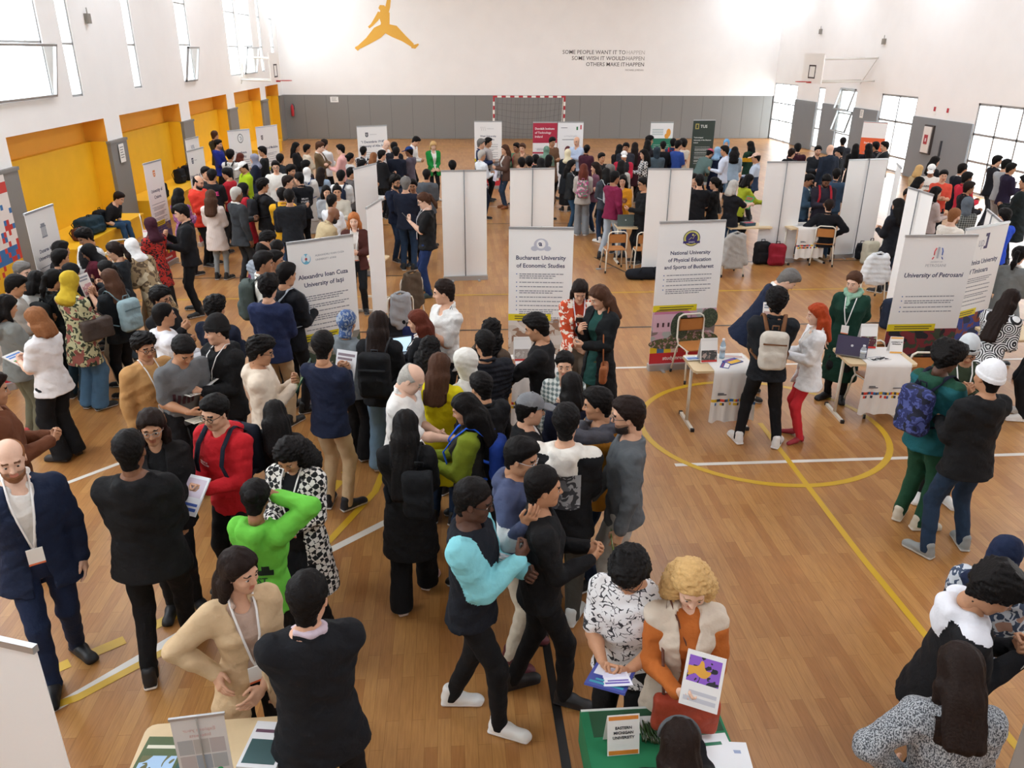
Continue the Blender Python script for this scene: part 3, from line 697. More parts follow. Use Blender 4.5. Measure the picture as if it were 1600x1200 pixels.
def hair_mesh(style, lod, seed):
    key = ('hair', style, lod, seed % 3)
    if key in _cache: return _cache[key]
    seed = seed % 3; res = (.0075, .011, .016)[lod]
    long_ = style in ('long', 'wavy', 'vlong', 'bob', 'half', 'curlylong'); lo = (-.17, -.2, -.62 if style == 'vlong' else -.42 if long_ else -.2)
    s = SDF(lo, (.17, .14, .2), res); t = {'crop': .012, 'fade': .016, 'short': .018, 'quiff': .02, 'curly': .03, 'afro': .05, 'thin': .006}.get(style, .017)
    s.ell((0, -.012, .036), (.0775, .0975, .088), .01)
    X, Y, Z = s.ax[0][:, None, None], s.ax[1][None, :, None], s.ax[2][None, None, :]
    zb = np.interp(s.ax[1], [-.1, -.05, -.03, -.02, -.012, .02, .034, .058, .076, .1], [-.1, -.1, -.085, -.03, -.008, -.018, .022, .05, .068, .085])[None, :, None]
    if long_: zb = zb-.012
    L0 = {'fade': .1, 'crop': .05, 'quiff': .09}.get(style, .05 if not long_ else .02); hh = (Z-zb)*.8; ramp = np.clip(hh/L0, 0, 1)**.6; s.D -= (ramp*(t+.25*t*np.clip(Z/.1, 0, 1))*np.ones_like(s.D)).astype(np.float32)+.0012
    if style in ('quiff', 'short'): s.ell((0, .03, .098+t*.3), (.06, .068, .035), .03)
    if style in ('curly', 'afro'): s.ell((0, .03, .1), (.075+t*.3, .08, .05+t*.3), .03)
    if style == 'thin': s.cut((0, 0, .055), (0, .35, 1))
    s.cone((0, -.06, -.02), (0, -.045, -.08), .052, .05, .03)
    s.D = np.maximum(s.D, (-hh+.0*X).astype(np.float32))
    if long_ or style in ('bun', 'pony', 'top'):
        bk = SDF(lo, (.17, .14, .2), res)
        if long_:
            zl = {'bob': -.16, 'long': -.30, 'wavy': -.32, 'vlong': -.52, 'half': -.25, 'curlylong': -.27}[style]; fat = {'wavy': .012, 'curlylong': .03}.get(style, 0)
            bk.cone((0, -.05, .03), (0, -.085, -.1), .085, .07+fat, .04); bk.cone((0, -.085, -.1), (0, -.115, zl), .062+fat, .042+fat, .05)
            for x in (-1, 1):
                bk.cone((x*.06, -.02, .04), (x*.078, -.025, -.07), .036, .03+fat, .03); bk.cone((x*.078, -.025, -.07), (x*.088, -.045 if seed else .03, max(zl+.02, -.28)), .032+fat, .026+fat, .03)
                bk.cone((x*.04, -.08, -.08), (x*.06, -.11, zl), .05+fat, .035+fat, .04)
        elif style == 'bun': bk.ell((0, -.13, .03), (.045, .04, .045), .02)
        elif style == 'top': bk.ell((0, -.06, .14), (.04, .04, .035), .02)
        else:
            bk.ell((0, -.12, .035), (.03, .035, .03), .02); bk.cone((0, -.135, .03), (0, -.15, -.12), .028, .034, .03); bk.cone((0, -.15, -.12), (0, -.14, -.24), .034, .012, .03)
        s.D = np.minimum(s.D, bk.D)
        if long_: s.ell((0, .09, -.03), (.064, .085, .10), .012, True)
    if style in ('curly', 'afro', 'curlylong'): s.warp(.008, 95, seed)
    elif long_: s.D += (.0028*np.sin(85*X+2.5*np.sin(7*Z+seed))*np.sin(70*Y+2*np.sin(9*Z+1))+.002*np.sin(150*X+40*Y+3*np.sin(11*Z))).astype(np.float32)
    elif style not in ('crop', 'thin'): s.warp(.0035, 80, seed)
    V, F = s.mesh(); _cache[key] = (V, F); return _cache[key]
def wear_mesh(style, lod, seed):
    """headwear in head space: cap, beanie, hijab, turban, hood"""
    key = ('wear', style, lod)
    if key in _cache: return _cache[key]
    s = SDF((-.2, -.24, -.34), (.2, .24, .2), (.0065, .01, .015)[lod])
    if style == 'cap' or style == 'capback':
        s.ell((0, -.012, .042), (.091, .112, .098), .01); s.cut((0, 0, .035), (0, 0, -1)); y = 1 if style == 'cap' else -1
        s.ell((0, y*.135-.0, .038), (.075, .085, .012), .012, R=rotx(-y*.12)); s.ell((0, -.012, .02), (.079, .1, .1), .003, True); s.ell((0, -.012, .145), (.009, .009, .006), .004)
    elif style == 'beanie':
        s.ell((0, -.02, .048), (.091, .112, .1), .01); s.ell((0, -.03, .1), (.07, .08, .065), .03); s.cut((0, .02, .018), (0, .25, -.97))
        b = SDF((-.2, -.24, -.34), (.2, .24, .2), s.res); b.ell((0, -.018, .045), (.098, .119, .2), .01); b.cut((0, .02, .018), (0, .25, -.97)); b.cut((0, .02, .058), (0, -.25, .97)); s.D = np.minimum(s.D, b.D)
    elif style == 'turban':
        s.ell((0, -.025, .05), (.095, .125, .1), .01); s.ell((0, -.09, .02), (.07, .06, .07), .04); s.ell((0, .095, -.03), (.062, .065, .085), .012, True); s.cone((0, -.04, -.05), (0, -.05, -.13), .068, .066, .03); s.cut((0, 0, -.15), (0, 0, -1)); s.warp(.003, 60)
    else:
        big = .012 if style == 'hood' else 0
        s.ell((0, -.018, .03), (.09+big, .115+big, .103+big), .01); s.cone((0, -.01, -.04), (0, -.03, -.16), .082+big, .088, .04)
        if style == 'hijab':
            s.ell((0, -.02, -.22), (.15, .12, .075), .06); s.ell((.01, .07, -.2), (.09, .06, .07), .05)
        s.ell((0, .1, -.012), (.053, .06, .078), .012, True); s.warp(.003, 45)
    V, F = s.mesh(); _cache[key] = (V, F); return _cache[key]
PT_M = [(-.13, -.01, .13, .09), (-.04, -.01, .165, .112), (.04, -.005, .152, .108), (.14, 0, .14, .1), (.26, .005, .155, .11), (.36, .005, .17, .113), (.44, -.01, .17, .1), (.5, -.02, .12, .078), (.55, -.025, .06, .058)]
PT_F = [(-.13, -.01, .14, .1), (-.05, -.01, .168, .118), (.03, -.005, .15, .105), (.14, 0, .122, .09), (.24, .008, .135, .1), (.33, .018, .148, .12), (.42, -.005, .148, .095), (.48, -.02, .105, .07), (.53, -.025, .052, .052)]
ARM = {'d': (.245, .05, -.06), 'f': (.07, .29, .2), 'p': (.05, .27, .34), 'h': (.2, .03, .1), 'k': (.04, -.2, .0), 'c': (.04, .2, .55), 'x': (-.12, .2, .27), 'r': (.14, .46, .3), 'o': (.02, .2, .02), 'b': (.13, .12, .44),
       'u': (.03, .22, .46), 'w': (.25, .25, .15), 'q': (.1, .22, -.02), 's': (.42, .2, .46), 'e': (.09, .1, .68), 'l': (.16, .3, .08), 'n': (-.02, .12, .5)}
TOPS = {'tee': dict(t=.022, hem=-.12, sl=.42, n='t_shirt'), 'polo': dict(t=.022, hem=-.12, sl=.45, n='polo_shirt', col=1), 'shirt': dict(t=.024, hem=-.12, sl=1.0, n='shirt', col=1),
        'sweater': dict(t=.032, hem=-.12, sl=1.0, n='sweater'), 'hoodie': dict(t=.042, hem=-.14, sl=1.0, n='hoodie', hood=1), 'jacket': dict(t=.046, hem=-.13, sl=1.0, n='jacket', col=1),
        'bomber': dict(t=.052, hem=-.1, sl=1.0, n='bomber_jacket'), 'puffer': dict(t=.06, hem=-.13, sl=1.0, n='puffer_jacket', col=1), 'blazer': dict(t=.042, hem=-.2, sl=1.0, n='blazer', op=1, col=1), 'coat': dict(t=.05, hem=-.42, sl=1.0, n='coat', col=1),
        'cardigan': dict(t=.045, hem=-.5, sl=1.0, n='cardigan', op=1), 'kimono': dict(t=.05, hem=-.38, sl=.92, n='kimono', op=1), 'vest': dict(t=.036, hem=-.6, sl=.04, n='long_vest', op=1, col=1), 'gilet': dict(t=.055, hem=-.12, sl=.05, n='puffer_vest'),
        'tank': dict(t=.018, hem=-.1, sl=.03, n='top'), 'tunic': dict(t=.035, hem=-.32, sl=.5, n='tunic'), 'dress': dict(t=.034, hem=-.62, sl=.96, n='dress'), 'openj': dict(t=.046, hem=-.14, sl=1.0, n='open_jacket', op=1, col=1)}
BOTS = {'trousers': (.0, .0, .0), 'jeans': (-.002, .0, .004), 'wide': (.004, .022, .045), 'slim': (-.008, -.008, -.008), 'joggers': (.008, .012, .004), 'skirt': (0, 0, 0)}
PEOPLE = {}
def ik(S, T, a, b, hint):
    S, T = np.array(S, float), np.array(T, float); d = T-S; L_ = np.linalg.norm(d); L_ = max(L_, 1e-4)
    if L_ > (a+b)*.985: T = S+d/L_*(a+b)*.985; d = T-S; L_ = (a+b)*.985
    if L_ < abs(a-b)+.03: L_ = abs(a-b)+.03
    u = (T-S)/np.linalg.norm(T-S); x = (a*a-b*b+L_*L_)/(2*L_); h = math.sqrt(max(a*a-x*x, 1e-6)); n = np.array(hint, float); n -= n@u*u; n /= (np.linalg.norm(n)+1e-9)
    return S+u*x+n*h, T
def person(u, v, face, key, label, h=1.7, top=('tee', '#222222'), bot=('trousers', '#1c1c20'), hair=('short', 'k'), sk='m', arms='dd', stance='n', lean=0, hy=0, hp=10, wear=None, shoe=('#1a1a1a', '#d8d8d8'), fem=False,
           beard=0, glasses=False, lany=None, inner='#e8e4de', fat=1.0, sl2=None, pos=None, sit=0, group='visitors and exhibitors in the hall', foot=None, tgt=None, zoff=0.0, skind='shoe', print_=None, mid=None):
    s = h/1.75; L_ = math.radians(lean); seed = int(hashlib.md5(key.encode()).hexdigest()[:6], 16); rnd = random.Random(seed)
    hipz = .93 if not sit else .50; hip = np.array((0, -.12*math.sin(L_), hipz-.02*(1-math.cos(L_)))); Rt = rotx(-L_); T = lambda p: hip+Rt@np.array(p, float)
    sw = .175 if not fem else .15; PT = [(z, cy, rx*fat, ry*(1+(fat-1)*1.3)) for z, cy, rx, ry in (PT_F if fem else PT_M)]
    # head
    nb = T((0, -.03, .53)); Rh = rotz(-math.radians(hy))@rotx(-math.radians(hp)-L_*.55); up = Rh[:, 2]*.6+Rt[:, 2]*.4; hc = nb+up*.158+Rh[:, 1]*.025
    # root position
    a = math.radians(face); Rw = rotz(-a)
    if foot is not None: q = at(*foot); root = np.array((q.x, q.y, 0))
    elif pos is not None: root = np.array((pos[0], pos[1], 0.0))
    else:
        q = at(u, v, hc[2]*s+zoff); o = Rw@(hc*s); root = np.array((q.x-o[0], q.y-o[1], 0))
    root[2] = zoff
    dist = root[1]; lod = 0 if dist < 8.3 else 1 if dist < 17 else 2; lod2 = lod
    cres = (.0095, .014, .022)[lod]/s; bres = (.015, .02, .03)[lod]/s
    # limbs
    J = {}
    for side, c in zip((-1, 1), arms):
        S = T((side*sw, -.015, .445)); t = np.array(ARM[c]) if not (tgt and side in tgt) else np.array(tgt[side]); tl = T((side*t[0], t[1], t[2]))
        if c == 'd': tl = S+np.array((side*.07, .03+.02*rnd.random(), -.54)); tl = S+(tl-S)*(.97+.02*rnd.random())
        hint = {'h': (side*1., -.35, -.1), 'k': (side*.9, -.6, -.3), 'x': (side*.8, .2, -.6), 'e': (side*1., .2, .2), 's': (side*.4, 0, -1), 'n': (side, .3, 0), 'b': (side*.6, -.1, -1), 'p': (side*.3, -.45, -.9), 'f': (side*.4, -.6, -.6)}.get(c, (side*.45, -.5, -.7))
        E, Wr = ik(S, tl, .285, .25, hint); J[side] = (S, E, Wr)
    legs = {}
    for side in (-1, 1):
        H = hip+np.array((side*.085*fat, .0, -.02))
        if sit: A = np.array((side*.11, .42+.04*rnd.random(), .08)); hint = (0, .3, 1)
        else:
            dx, dy = {'n': (.1, 0), 'w': (.2, 0), 's': (.09, side*.17), 'z': (.09, -side*.17), 'c': (-.02, side*.06)}[stance]; A = np.array((side*dx+.01*rnd.uniform(-1, 1), dy+.02*rnd.uniform(-1, 1)+hip[1]*.0, .08)); hint = (0, 1, 0)
        K, A = ik(H, A, .435, .425, hint); legs[side] = (H, K, A)
    ts = TOPS[top[0]]; slv = ts['sl'] if sl2 is None else sl2; th = ts['t']; hc_ = hair[1] if hair else 'k'
    # ---- body: one mesh
    pts = [hip, nb, hc]+[p for J_ in (J, legs) for t in J_.values() for p in t]; lo = np.min(pts, 0)-.16; hi = np.max(pts, 0)+.16
    B = SDF((lo[0], lo[1], 0.0), (hi[0], hi[1], nb[2]+.05), bres); B.prof(hip, Rt, PT, .03, -.008)
    for sd in (-1, 1):
        S, E, Wr = J[sd]; B.cone(S, E, .05, .037, .04); B.cone(E, Wr, .037, .024, .02)
        H, K, A = legs[sd]; B.cone(H, K, .075*fat, .05, .04); B.cone(K, A, .048, .034, .02); B.cone(A, A+np.array((0, .05, -.045)), .026, .018, .02)
    B.cone(T((0, -.035, .46)), hc+Rh@np.array((0, -.025, -.08)), .06 if not fem else .052, .05 if not fem else .044, .03)
    V, F = B.mesh(); vs, fs, ix = [V], [F], [np.zeros(len(F), int)]; n = len(V)
    def addm(V, F, I):
        nonlocal n
        vs.append(V); fs.append(F+n); ix.append(I); n += len(V)
    hv, hf, hi_ = head_mesh(fem, lod, beard); addm(hc+hv@Rh.T, hf, hi_)
    if slv < .9 and top[0] != 'vest':
        AR = SDF(np.min([p for t in J.values() for p in t], 0)-.06, np.max([p for t in J.values() for p in t], 0)+.06, (.01, .014, .02)[lod])
        for sd in (-1, 1):
            S, E, Wr = J[sd]; AR.cone(S, E, .051, .0415, .02); AR.cone(E, E+(Wr-E)*.35, .0415, .042, .02); AR.cone(E+(Wr-E)*.35, Wr, .042, .027, .02)
        v_, f_ = AR.mesh(); addm(v_, f_, np.zeros(len(f_), int))
    hands = {}
    for sd, c in zip((-1, 1), arms):
        S, E, Wr = J[sd]; d = Wr-E; d /= np.linalg.norm(d)
        ps = {'d': 'rest', 'k': 'rest', 'h': 'rest', 'c': 'grip', 's': 'rest', 'e': 'rest', 'l': 'flat'}.get(c, 'grip' if c in 'fpbruqx' else 'rest')
        fd = {'f': d*.6+np.array((-sd*.5, .3, 0)), 'p': d*.5+np.array((-sd*.45, .1, .3)), 'o': d*.4+np.array((-sd*.7, .2, -.1)), 'h': np.array((-sd*.1, .8, -.5)), 'k': d*.3+np.array((-sd, 0, 0))}.get(c, d)
        fd = fd/np.linalg.norm(fd)
        back = {'d': np.array((sd*1., .25, 0)), 'f': np.array((sd*.5, .5, -.6)), 'p': np.array((sd*.5, .7, -.2)), 'o': np.array((sd*.2, 1., .1)), 'h': np.array((sd*.9, 0, .4)), 'k': np.array((0, -1., 0)), 'b': np.array((0, 1., .3))}.get(c, np.array((sd*.3, .5, .8)))
        back = back-back@fd*fd; back /= np.linalg.norm(back)+1e-9; xx = np.cross(fd, back); Rm = np.stack([xx, fd, back], 1)
        hv, hf = hand_mesh(ps, lod); hv = hv.copy()
        if sd < 0: hv[:, 0] *= -1; hf = hf[:, ::-1]
        # thumb on the inner/front side
        addm(Wr+(hv+np.array((0, .02, 0)))@Rm.T, hf, np.zeros(len(hf), int)); hands[sd] = Wr+fd*.08
    me = npmesh('person', np.concatenate(vs)*s, np.concatenate(fs), bodymats(sk, hc_), np.concatenate(ix))
    root_o = link('person', me, None, tuple(root), -a); tag(root_o, label, 'person', group)
    def child(name, V, F, m, idx=None): return link(name, npmesh(name, V*s, F, m, idx), root_o)
    # ---- trousers / skirt
    bk, bc = bot
    w0, w1, w2 = BOTS.get(bk, (0, 0, 0)); G = SDF((lo[0]-.05, lo[1]-.05, 0.0), (hi[0]+.05, hi[1]+.05, hip[2]+.3), cres); G.prof(hip, Rt, [r for r in PT if r[0] < .1], .02, .002)
    if bk == 'skirt':
        az = legs[1][2][2]+.12; k = (legs[1][1]+legs[-1][1])/2; G.prof((hip[0], hip[1], 0), np.eye(3), [(az, 0, .2, .19), (.5, 0, .19, .165), (.93, 0, .165, .12)], .03, .008)
    else:
        for sd in (-1, 1):
            H, K, A = legs[sd]; G.cone(H-np.array((0, 0, .04 if not sit else 0)), K, .088*min(fat, 1.07)+w0, .066+w1, .035); G.cone(K, A-np.array((0, 0, .02)), .066+w1, .05+w2, .03)
    if not sit: G.cut((0, 0, .045), (0, 0, -1))
    G.warp(.0035, 24, rnd.random()*9); V, F = G.mesh(); child({'jeans': 'jeans', 'skirt': 'skirt'}.get(bk, 'trousers'), V, F, fab(bc))
    # ---- shoes
    if dist < 30:
        for sd in (-1, 1):
            A = legs[sd][2]; Rf = rotz(-sd*(.25+.2*rnd.random())+rnd.uniform(-.15, .15)); v_, f_, i_ = shoe_mesh(skind, lod); child(skind if skind != 'heel' else 'shoe', v_@Rf.T+np.array((A[0], A[1], A[2]-.08 if sit else 0)), f_, [mat('shoe_upper', shoe[0], .55), mat('shoe_sole', shoe[1], .6)], i_)
    # ---- top garment
    def garment(name, c, t, hem, sl, op=0, hood=0, col=0, neck=True):
        g = SDF((lo[0]-.07, lo[1]-.07, hip[2]+hem-.25 if hem < -.3 else hip[2]-.5), (hi[0]+.07, hi[1]+.07, nb[2]+.16), cres)
        rows = [list(r) for r in PT if r[0] > max(-.12, hem+.02)]; rows[-1] = [.525, -.026, .078, .066]
        if hem < -.14: rows = [[hem, 0, .19+.03*(-hem)+(.03 if op else 0), .14+.06*(-hem)]]+rows
        elif t < .02: rows = [[hem, -.01, .15*fat, .1*fat]]+rows
        else: rows = [[hem, -.01, .176*fat+.01*(fat > 1), .128*fat+.012*(fat > 1)]]+rows
        g.prof(hip, Rt, rows, .04, t*.62)
        for sd in (-1, 1):
            S, E, Wr = J[sd]; k = .045
            ta, S1 = (.024, S+(E-S)*.3) if t < .01 else (t, S)
            if sl > .9: g.cone(S1, E, .052+ta*.75, .04+ta*.62, k); g.cone(E, Wr, .04+ta*.62, .03+ta*.45 if top[0] != 'kimono' else .1, .02)
            elif sl > .1:
                e = S+(E-S)*min(1, sl*2); g.cone(S, e, .053+t*.75, .048+t*.7, k)
            else: g.cone(S-np.array((0, 0, .02)), S+(E-S)*.08, .06+t*.5, .057+t*.5, k)
        # neck opening
        g.cone(T((0, -.035, .62)), T((0, .03 if not col else .05, .535 if not col else .49)), .056, .046, .012, True)
        if col:
            cz = -.016 if op else 0
            for sd in (-1, 1): g.cone(T((sd*.062, -.06, .552+cz)), T((sd*.05, .05, .505)), .018, .014, .012); g.cone(T((sd*.062, -.06, .552+cz)), T((0, -.095, .556+cz)), .018, .018, .012)
        if hood:
            for sd in (-1, 1): g.cone(T((sd*.085, -.03, .515)), T((sd*.05, .06, .47)), .028, .02, .02); g.cone(T((sd*.085, -.03, .515)), T((sd*.05, -.115, .5)), .032, .04, .02)
            g.cone(T((-.055, -.12, .5)), T((.055, -.12, .5)), .042, .042, .03); g.ell(T((0, -.135, .43)), (.085, .04, .085), .04, R=Rt)
        if op:
            X, Y, Z = g.ax[0][:, None, None]-hip[0], g.ax[1][None, :, None]-hip[1], g.ax[2][None, None, :]-hip[2]
            ly = Rt[1, 1]*Y+Rt[2, 1]*Z; lz = Rt[1, 2]*Y+Rt[2, 2]*Z; zz = {'blazer': (.1, .045, .02, .03, .075), 'open_jacket': (.07, .055, .045, .05, .06), 'long_vest': (.1, .05, .02, .03, .06)}.get(name, (.11, .08, .06, .06, .065))
            wd = np.interp(lz, [-.5, -.05, .12, .25, .47], zz); g.D = np.maximum(g.D, -np.maximum(np.abs(X)-wd, .035-ly)).astype(np.float32)
        g.warp(.0055 if lod < 2 else .003, 23, rnd.random()*9); g.warp(.002, 48, rnd.random()*9)
        if name in ('puffer_jacket', 'puffer_vest'): g.D += (.006*np.sin(g.ax[2][None, None, :]*125)).astype(np.float32)
        V, F = g.mesh()
        return child(name, V, F, c if isinstance(c, list) else fab(c))
    if ts.get('op'):
        ih = -.0 if not mid else (-.3 if mid[0] == 'tunic' else .0)
        garment('shirt' if not mid else mid[0], inner if not mid else mid[1], .014 if top[0] != 'vest' else .004, ih, 1.0 if top[0] in ('vest',) else .3, col=1 if top[0] == 'blazer' else 0)
    tcol = top[1]; gm = garment(ts['n'], tcol, th, ts['hem'], slv, ts.get('op', 0), ts.get('hood', 0) and not (wear and wear[0] == 'hood'), ts.get('col', 0))
    if len(top) > 2:  # contrasting sleeves, hood or hem by region
        me_ = gm.data; me_.materials.append(fab(top[3])); nn = len(me_.polygons); C = np.zeros(nn*3); me_.polygons.foreach_get('center', C); C = C.reshape(-1, 3)/s; L = (C-hip)@Rt
        if top[2] == 'sleeves':
            da = np.full(len(C), 9.)
            for sd in (-1, 1):
                for p0, p1, r in ((J[sd][0], J[sd][1], .052+th*.75), (J[sd][1], J[sd][2], .04+th*.6)):
                    d_ = p1-p0; t_ = np.clip((C-p0)@d_/(d_@d_), 0, 1); da = np.minimum(da, np.linalg.norm(C-p0-t_[:, None]*d_, axis=1)-r)
            rx = np.interp(L[:, 2], [r[0] for r in PT], [r[2] for r in PT])+th*.62; ry = np.interp(L[:, 2], [r[0] for r in PT], [r[3] for r in PT])+th*.62; dt = (np.sqrt((L[:, 0]/rx)**2+(L[:, 1]/ry)**2)-1)*ry; k = da < dt+.012*(np.abs(L[:, 0]) > .15)
        elif top[2] == 'hood': k = (L[:, 2] > .485) | ((L[:, 1] < -.13) & (L[:, 2] > .35) & (np.abs(L[:, 0]) < .13))
        elif top[2] == 'lower': k = L[:, 2] < .22
        elif top[2] == 'band': k = (L[:, 2] > .24) & (L[:, 2] < .36)
        elif top[2] == 'front': k = (np.abs(L[:, 0]) < .045) & (L[:, 1] > .05) & (L[:, 2] < .47)
        else: k = L[:, 2] < -.05
        me_.polygons.foreach_set('material_index', k.astype(np.int32)); me_.update()
    # ---- hair and headwear
    if hair and hair[0] != 'none' and not (wear and wear[0] in ('hijab', 'turban', 'hood') and hair[0] != 'vlong'):
        st = hair[0]; V, F = hair_mesh(st, lod, seed); cc = HAIRC[hair[1]]
        if wear and wear[0] in ('cap', 'beanie', 'capback'): V = V.copy(); V[:, 2] = np.where(V[:, 2] > .03, .03+(V[:, 2]-.03)*.6, V[:, 2]); V[:, :2] *= .97
        V = hc+V@Rh.T
        if st in ('long', 'wavy', 'vlong', 'half', 'curlylong', 'bob'):  # keep lengths outside the clothed back
            q = (V-hip)@Rt; m_ = (q[:, 2] < .5) & (q[:, 1] < .03); bulge = np.interp(q[:, 2], [r[0] for r in PT], [r[3]-r[1] for r in PT])+th+.012
            pen = np.maximum(0, q[:, 1]+bulge*np.sqrt(np.maximum(.15, 1-(q[:, 0]/.19)**2))); q[:, 1] -= np.where(m_, np.clip(pen, 0, .12)*.9, 0)
            m2 = (q[:, 2] < .47) & (q[:, 1] >= .03); q[:, 1] = np.where(m2, np.maximum(q[:, 1], np.interp(q[:, 2], [r[0] for r in PT], [r[3]+r[1] for r in PT])+th*.6), q[:, 1]); V = hip+q@Rt.T
        child('hair', V, F, mat('hair', cc, .6, bump=.5, bscale=70, vary=.25, spec=.13))
    if wear:
        V, F = wear_mesh(wear[0], lod, seed); child({'capback': 'cap', 'turban': 'head_wrap', 'hood': 'hood'}.get(wear[0], wear[0]), hc+V@Rh.T, F, fab(wear[1]))
    if beard >= 1 and lod < 2:
        b = SDF((-.08, -.02, -.14), (.08, .12, -.02), (.006, .009)[lod]); b.ell((0, .022, -.036), (.0655, .075, .088), .03); b.ell((0, .034, -.08), (.054, .056, .041), .03); b.ell((0, .07, -.1), (.028, .02, .02), .03)
        b.cut((0, 0, -.04), (0, .3, 1)); b.cut((0, .0, 0), (0, -1, 0)); b.ell((0, .1, -.054), (.026, .03, .012), .006, True); b.warp(.0015, 120); V, F = b.mesh(); child('beard', hc+V@Rh.T, F, mat('hair', HAIRC[hc_], .8, bump=.4, bscale=90))
    if glasses:
        k = MB()
        for x in (-1, 1):
            k.tube([hc+Rh@np.array((x*.033+.023*math.cos(t*math.pi/6), .101-.004*abs(math.cos(t*math.pi/6)), .003+.018*math.sin(t*math.pi/6))) for t in range(12)], .0022 if lod == 0 else .003, closed=True, seg=5)
            k.tube([hc+Rh@np.array(p) for p in ((x*.056, .098, .008), (x*.076, .06, .01), (x*.082, -.01, .006))], .002 if lod == 0 else .003, seg=5)
        k.tube([hc+Rh@np.array(p) for p in ((-.011, .103, .008), (.011, .103, .008))], .0022, seg=5)
        k.v = [tuple(np.array(p)*s) for p in k.v]; k.build('glasses', mat('spectacle_frame', '#1a1614' if glasses is True else glasses, .3), root_o)
    if lany:
        k = MB(); fr = np.interp([.47, .36, .22, .12], [r[0] for r in PT], [r[3]+r[1] for r in PT])+th+.008
        for x in (-1, 1): k.tube([T(p) for p in ((x*.06, -.06, .555), (x*.066, .0, .55+.01), (x*.062, fr[0]-.012, .475), (x*.045, fr[1], .36), (x*.015, fr[2]+.004, .2), (0, fr[2]+.006, .15))], .0065, seg=6, flat=.35)
        k.v = [tuple(np.array(p)*s) for p in k.v]; lo_ = k.build('lanyard', mat('lanyard_ribbon', lany, .6), root_o)
        k = MB(); M = Matrix([list(Rt[i])+[0] for i in range(3)]+[[0, 0, 0, 1]]); p = T((0, fr[2]+.01, .1)); k.box((-.045, -.003, -.06), (.045, .003, .05), 0, Matrix.Translation(p) @ M); k.box((-.045, -.0035, -.06), (.045, .0045, -.048), 1, Matrix.Translation(p) @ M)
        k.v = [tuple(np.array(q_)*s) for q_ in k.v]; k.build('badge', [mat('card', '#f2efea', .5), mat('orange_print', '#e2764a')], lo_)
    PEOPLE[key] = dict(o=root_o, s=s, T=T, Rt=Rt, hip=hip, hands=hands, hc=hc, Rh=Rh, root=root, Rw=Rw, label=label, th=th, PT=PT, J=J, gm=gm, lod=lod)
    return root_o
def wmat(K, p, R=None, local=False):
    """world matrix of a thing carried at torso-frame point p (or body point when local)"""
    q = K['T'](p) if not local else np.array(p); q = K['root']+K['Rw']@(q*K['s']); M = K['Rw']@(K['Rt'] if R is None else R)
    return Matrix([list(M[i])+[q[i]] for i in range(3)]+[[0, 0, 0, 1]])
def backpack(key, c, label, c2=None, size=1.0, strap=None, dx=0.0, c3=None):
    K = PEOPLE[key]; s = K['s']; th = K['th']; d = -.1-th-.02; g = SDF((-.2, -.34, -.05), (.2, .1, .55), .012 if K['lod'] == 0 else .018)
    g.box((dx, d-.075, .27-.02*size), (.145*size, .075*size, .21*size), .06, .02); g.box((dx, d-.14*size, .16), (.11*size, .035, .09), .03, .03); g.warp(.004, 30, 1)
    V, F = g.mesh(); m = fab(c) if not isinstance(c, bpy.types.Material) else c; o = link('backpack', npmesh('backpack', V, F, m)); o.matrix_world = wmat(K, (0, 0, 0)) @ Matrix.Scale(s, 4); tag(o, label, 'backpack', 'backpacks worn in the crowd')
    sm = fab(strap or c2 or ('#202024' if not isinstance(c, str) else c)); fr = lambda z: np.interp(z, [r[0] for r in K['PT']], [r[3]+r[1] for r in K['PT']])+th+.01
    for x in (-1, 1):
        k = MB(); k.tube([(x*.075, d-.02, .44), (x*.1, -.06, .53+th*.5), (x*.108, 0, .535+th*.55), (x*.112, fr(.44)-.02, .46), (x*.115, fr(.34)+.005, .34), (x*.135, fr(.25)-.01, .22), (x*.18, .0, .14), (x*.13, d, .12)], .022, seg=6, flat=.3); k.build('strap', sm, o)
    k = MB(); k.tube([(-.03+dx, d-.03, .46), (-.03+dx, d-.04, .5), (.03+dx, d-.04, .5), (.03+dx, d-.03, .46)], .007, seg=6); k.build('carry_loop', sm, o)
    if c2: k = MB(); k.rbox((dx-.12*size, d-.16*size, .33), (dx+.12*size, d-.148*size, .345)); k.build('zip', fab(c2), o)
    return o
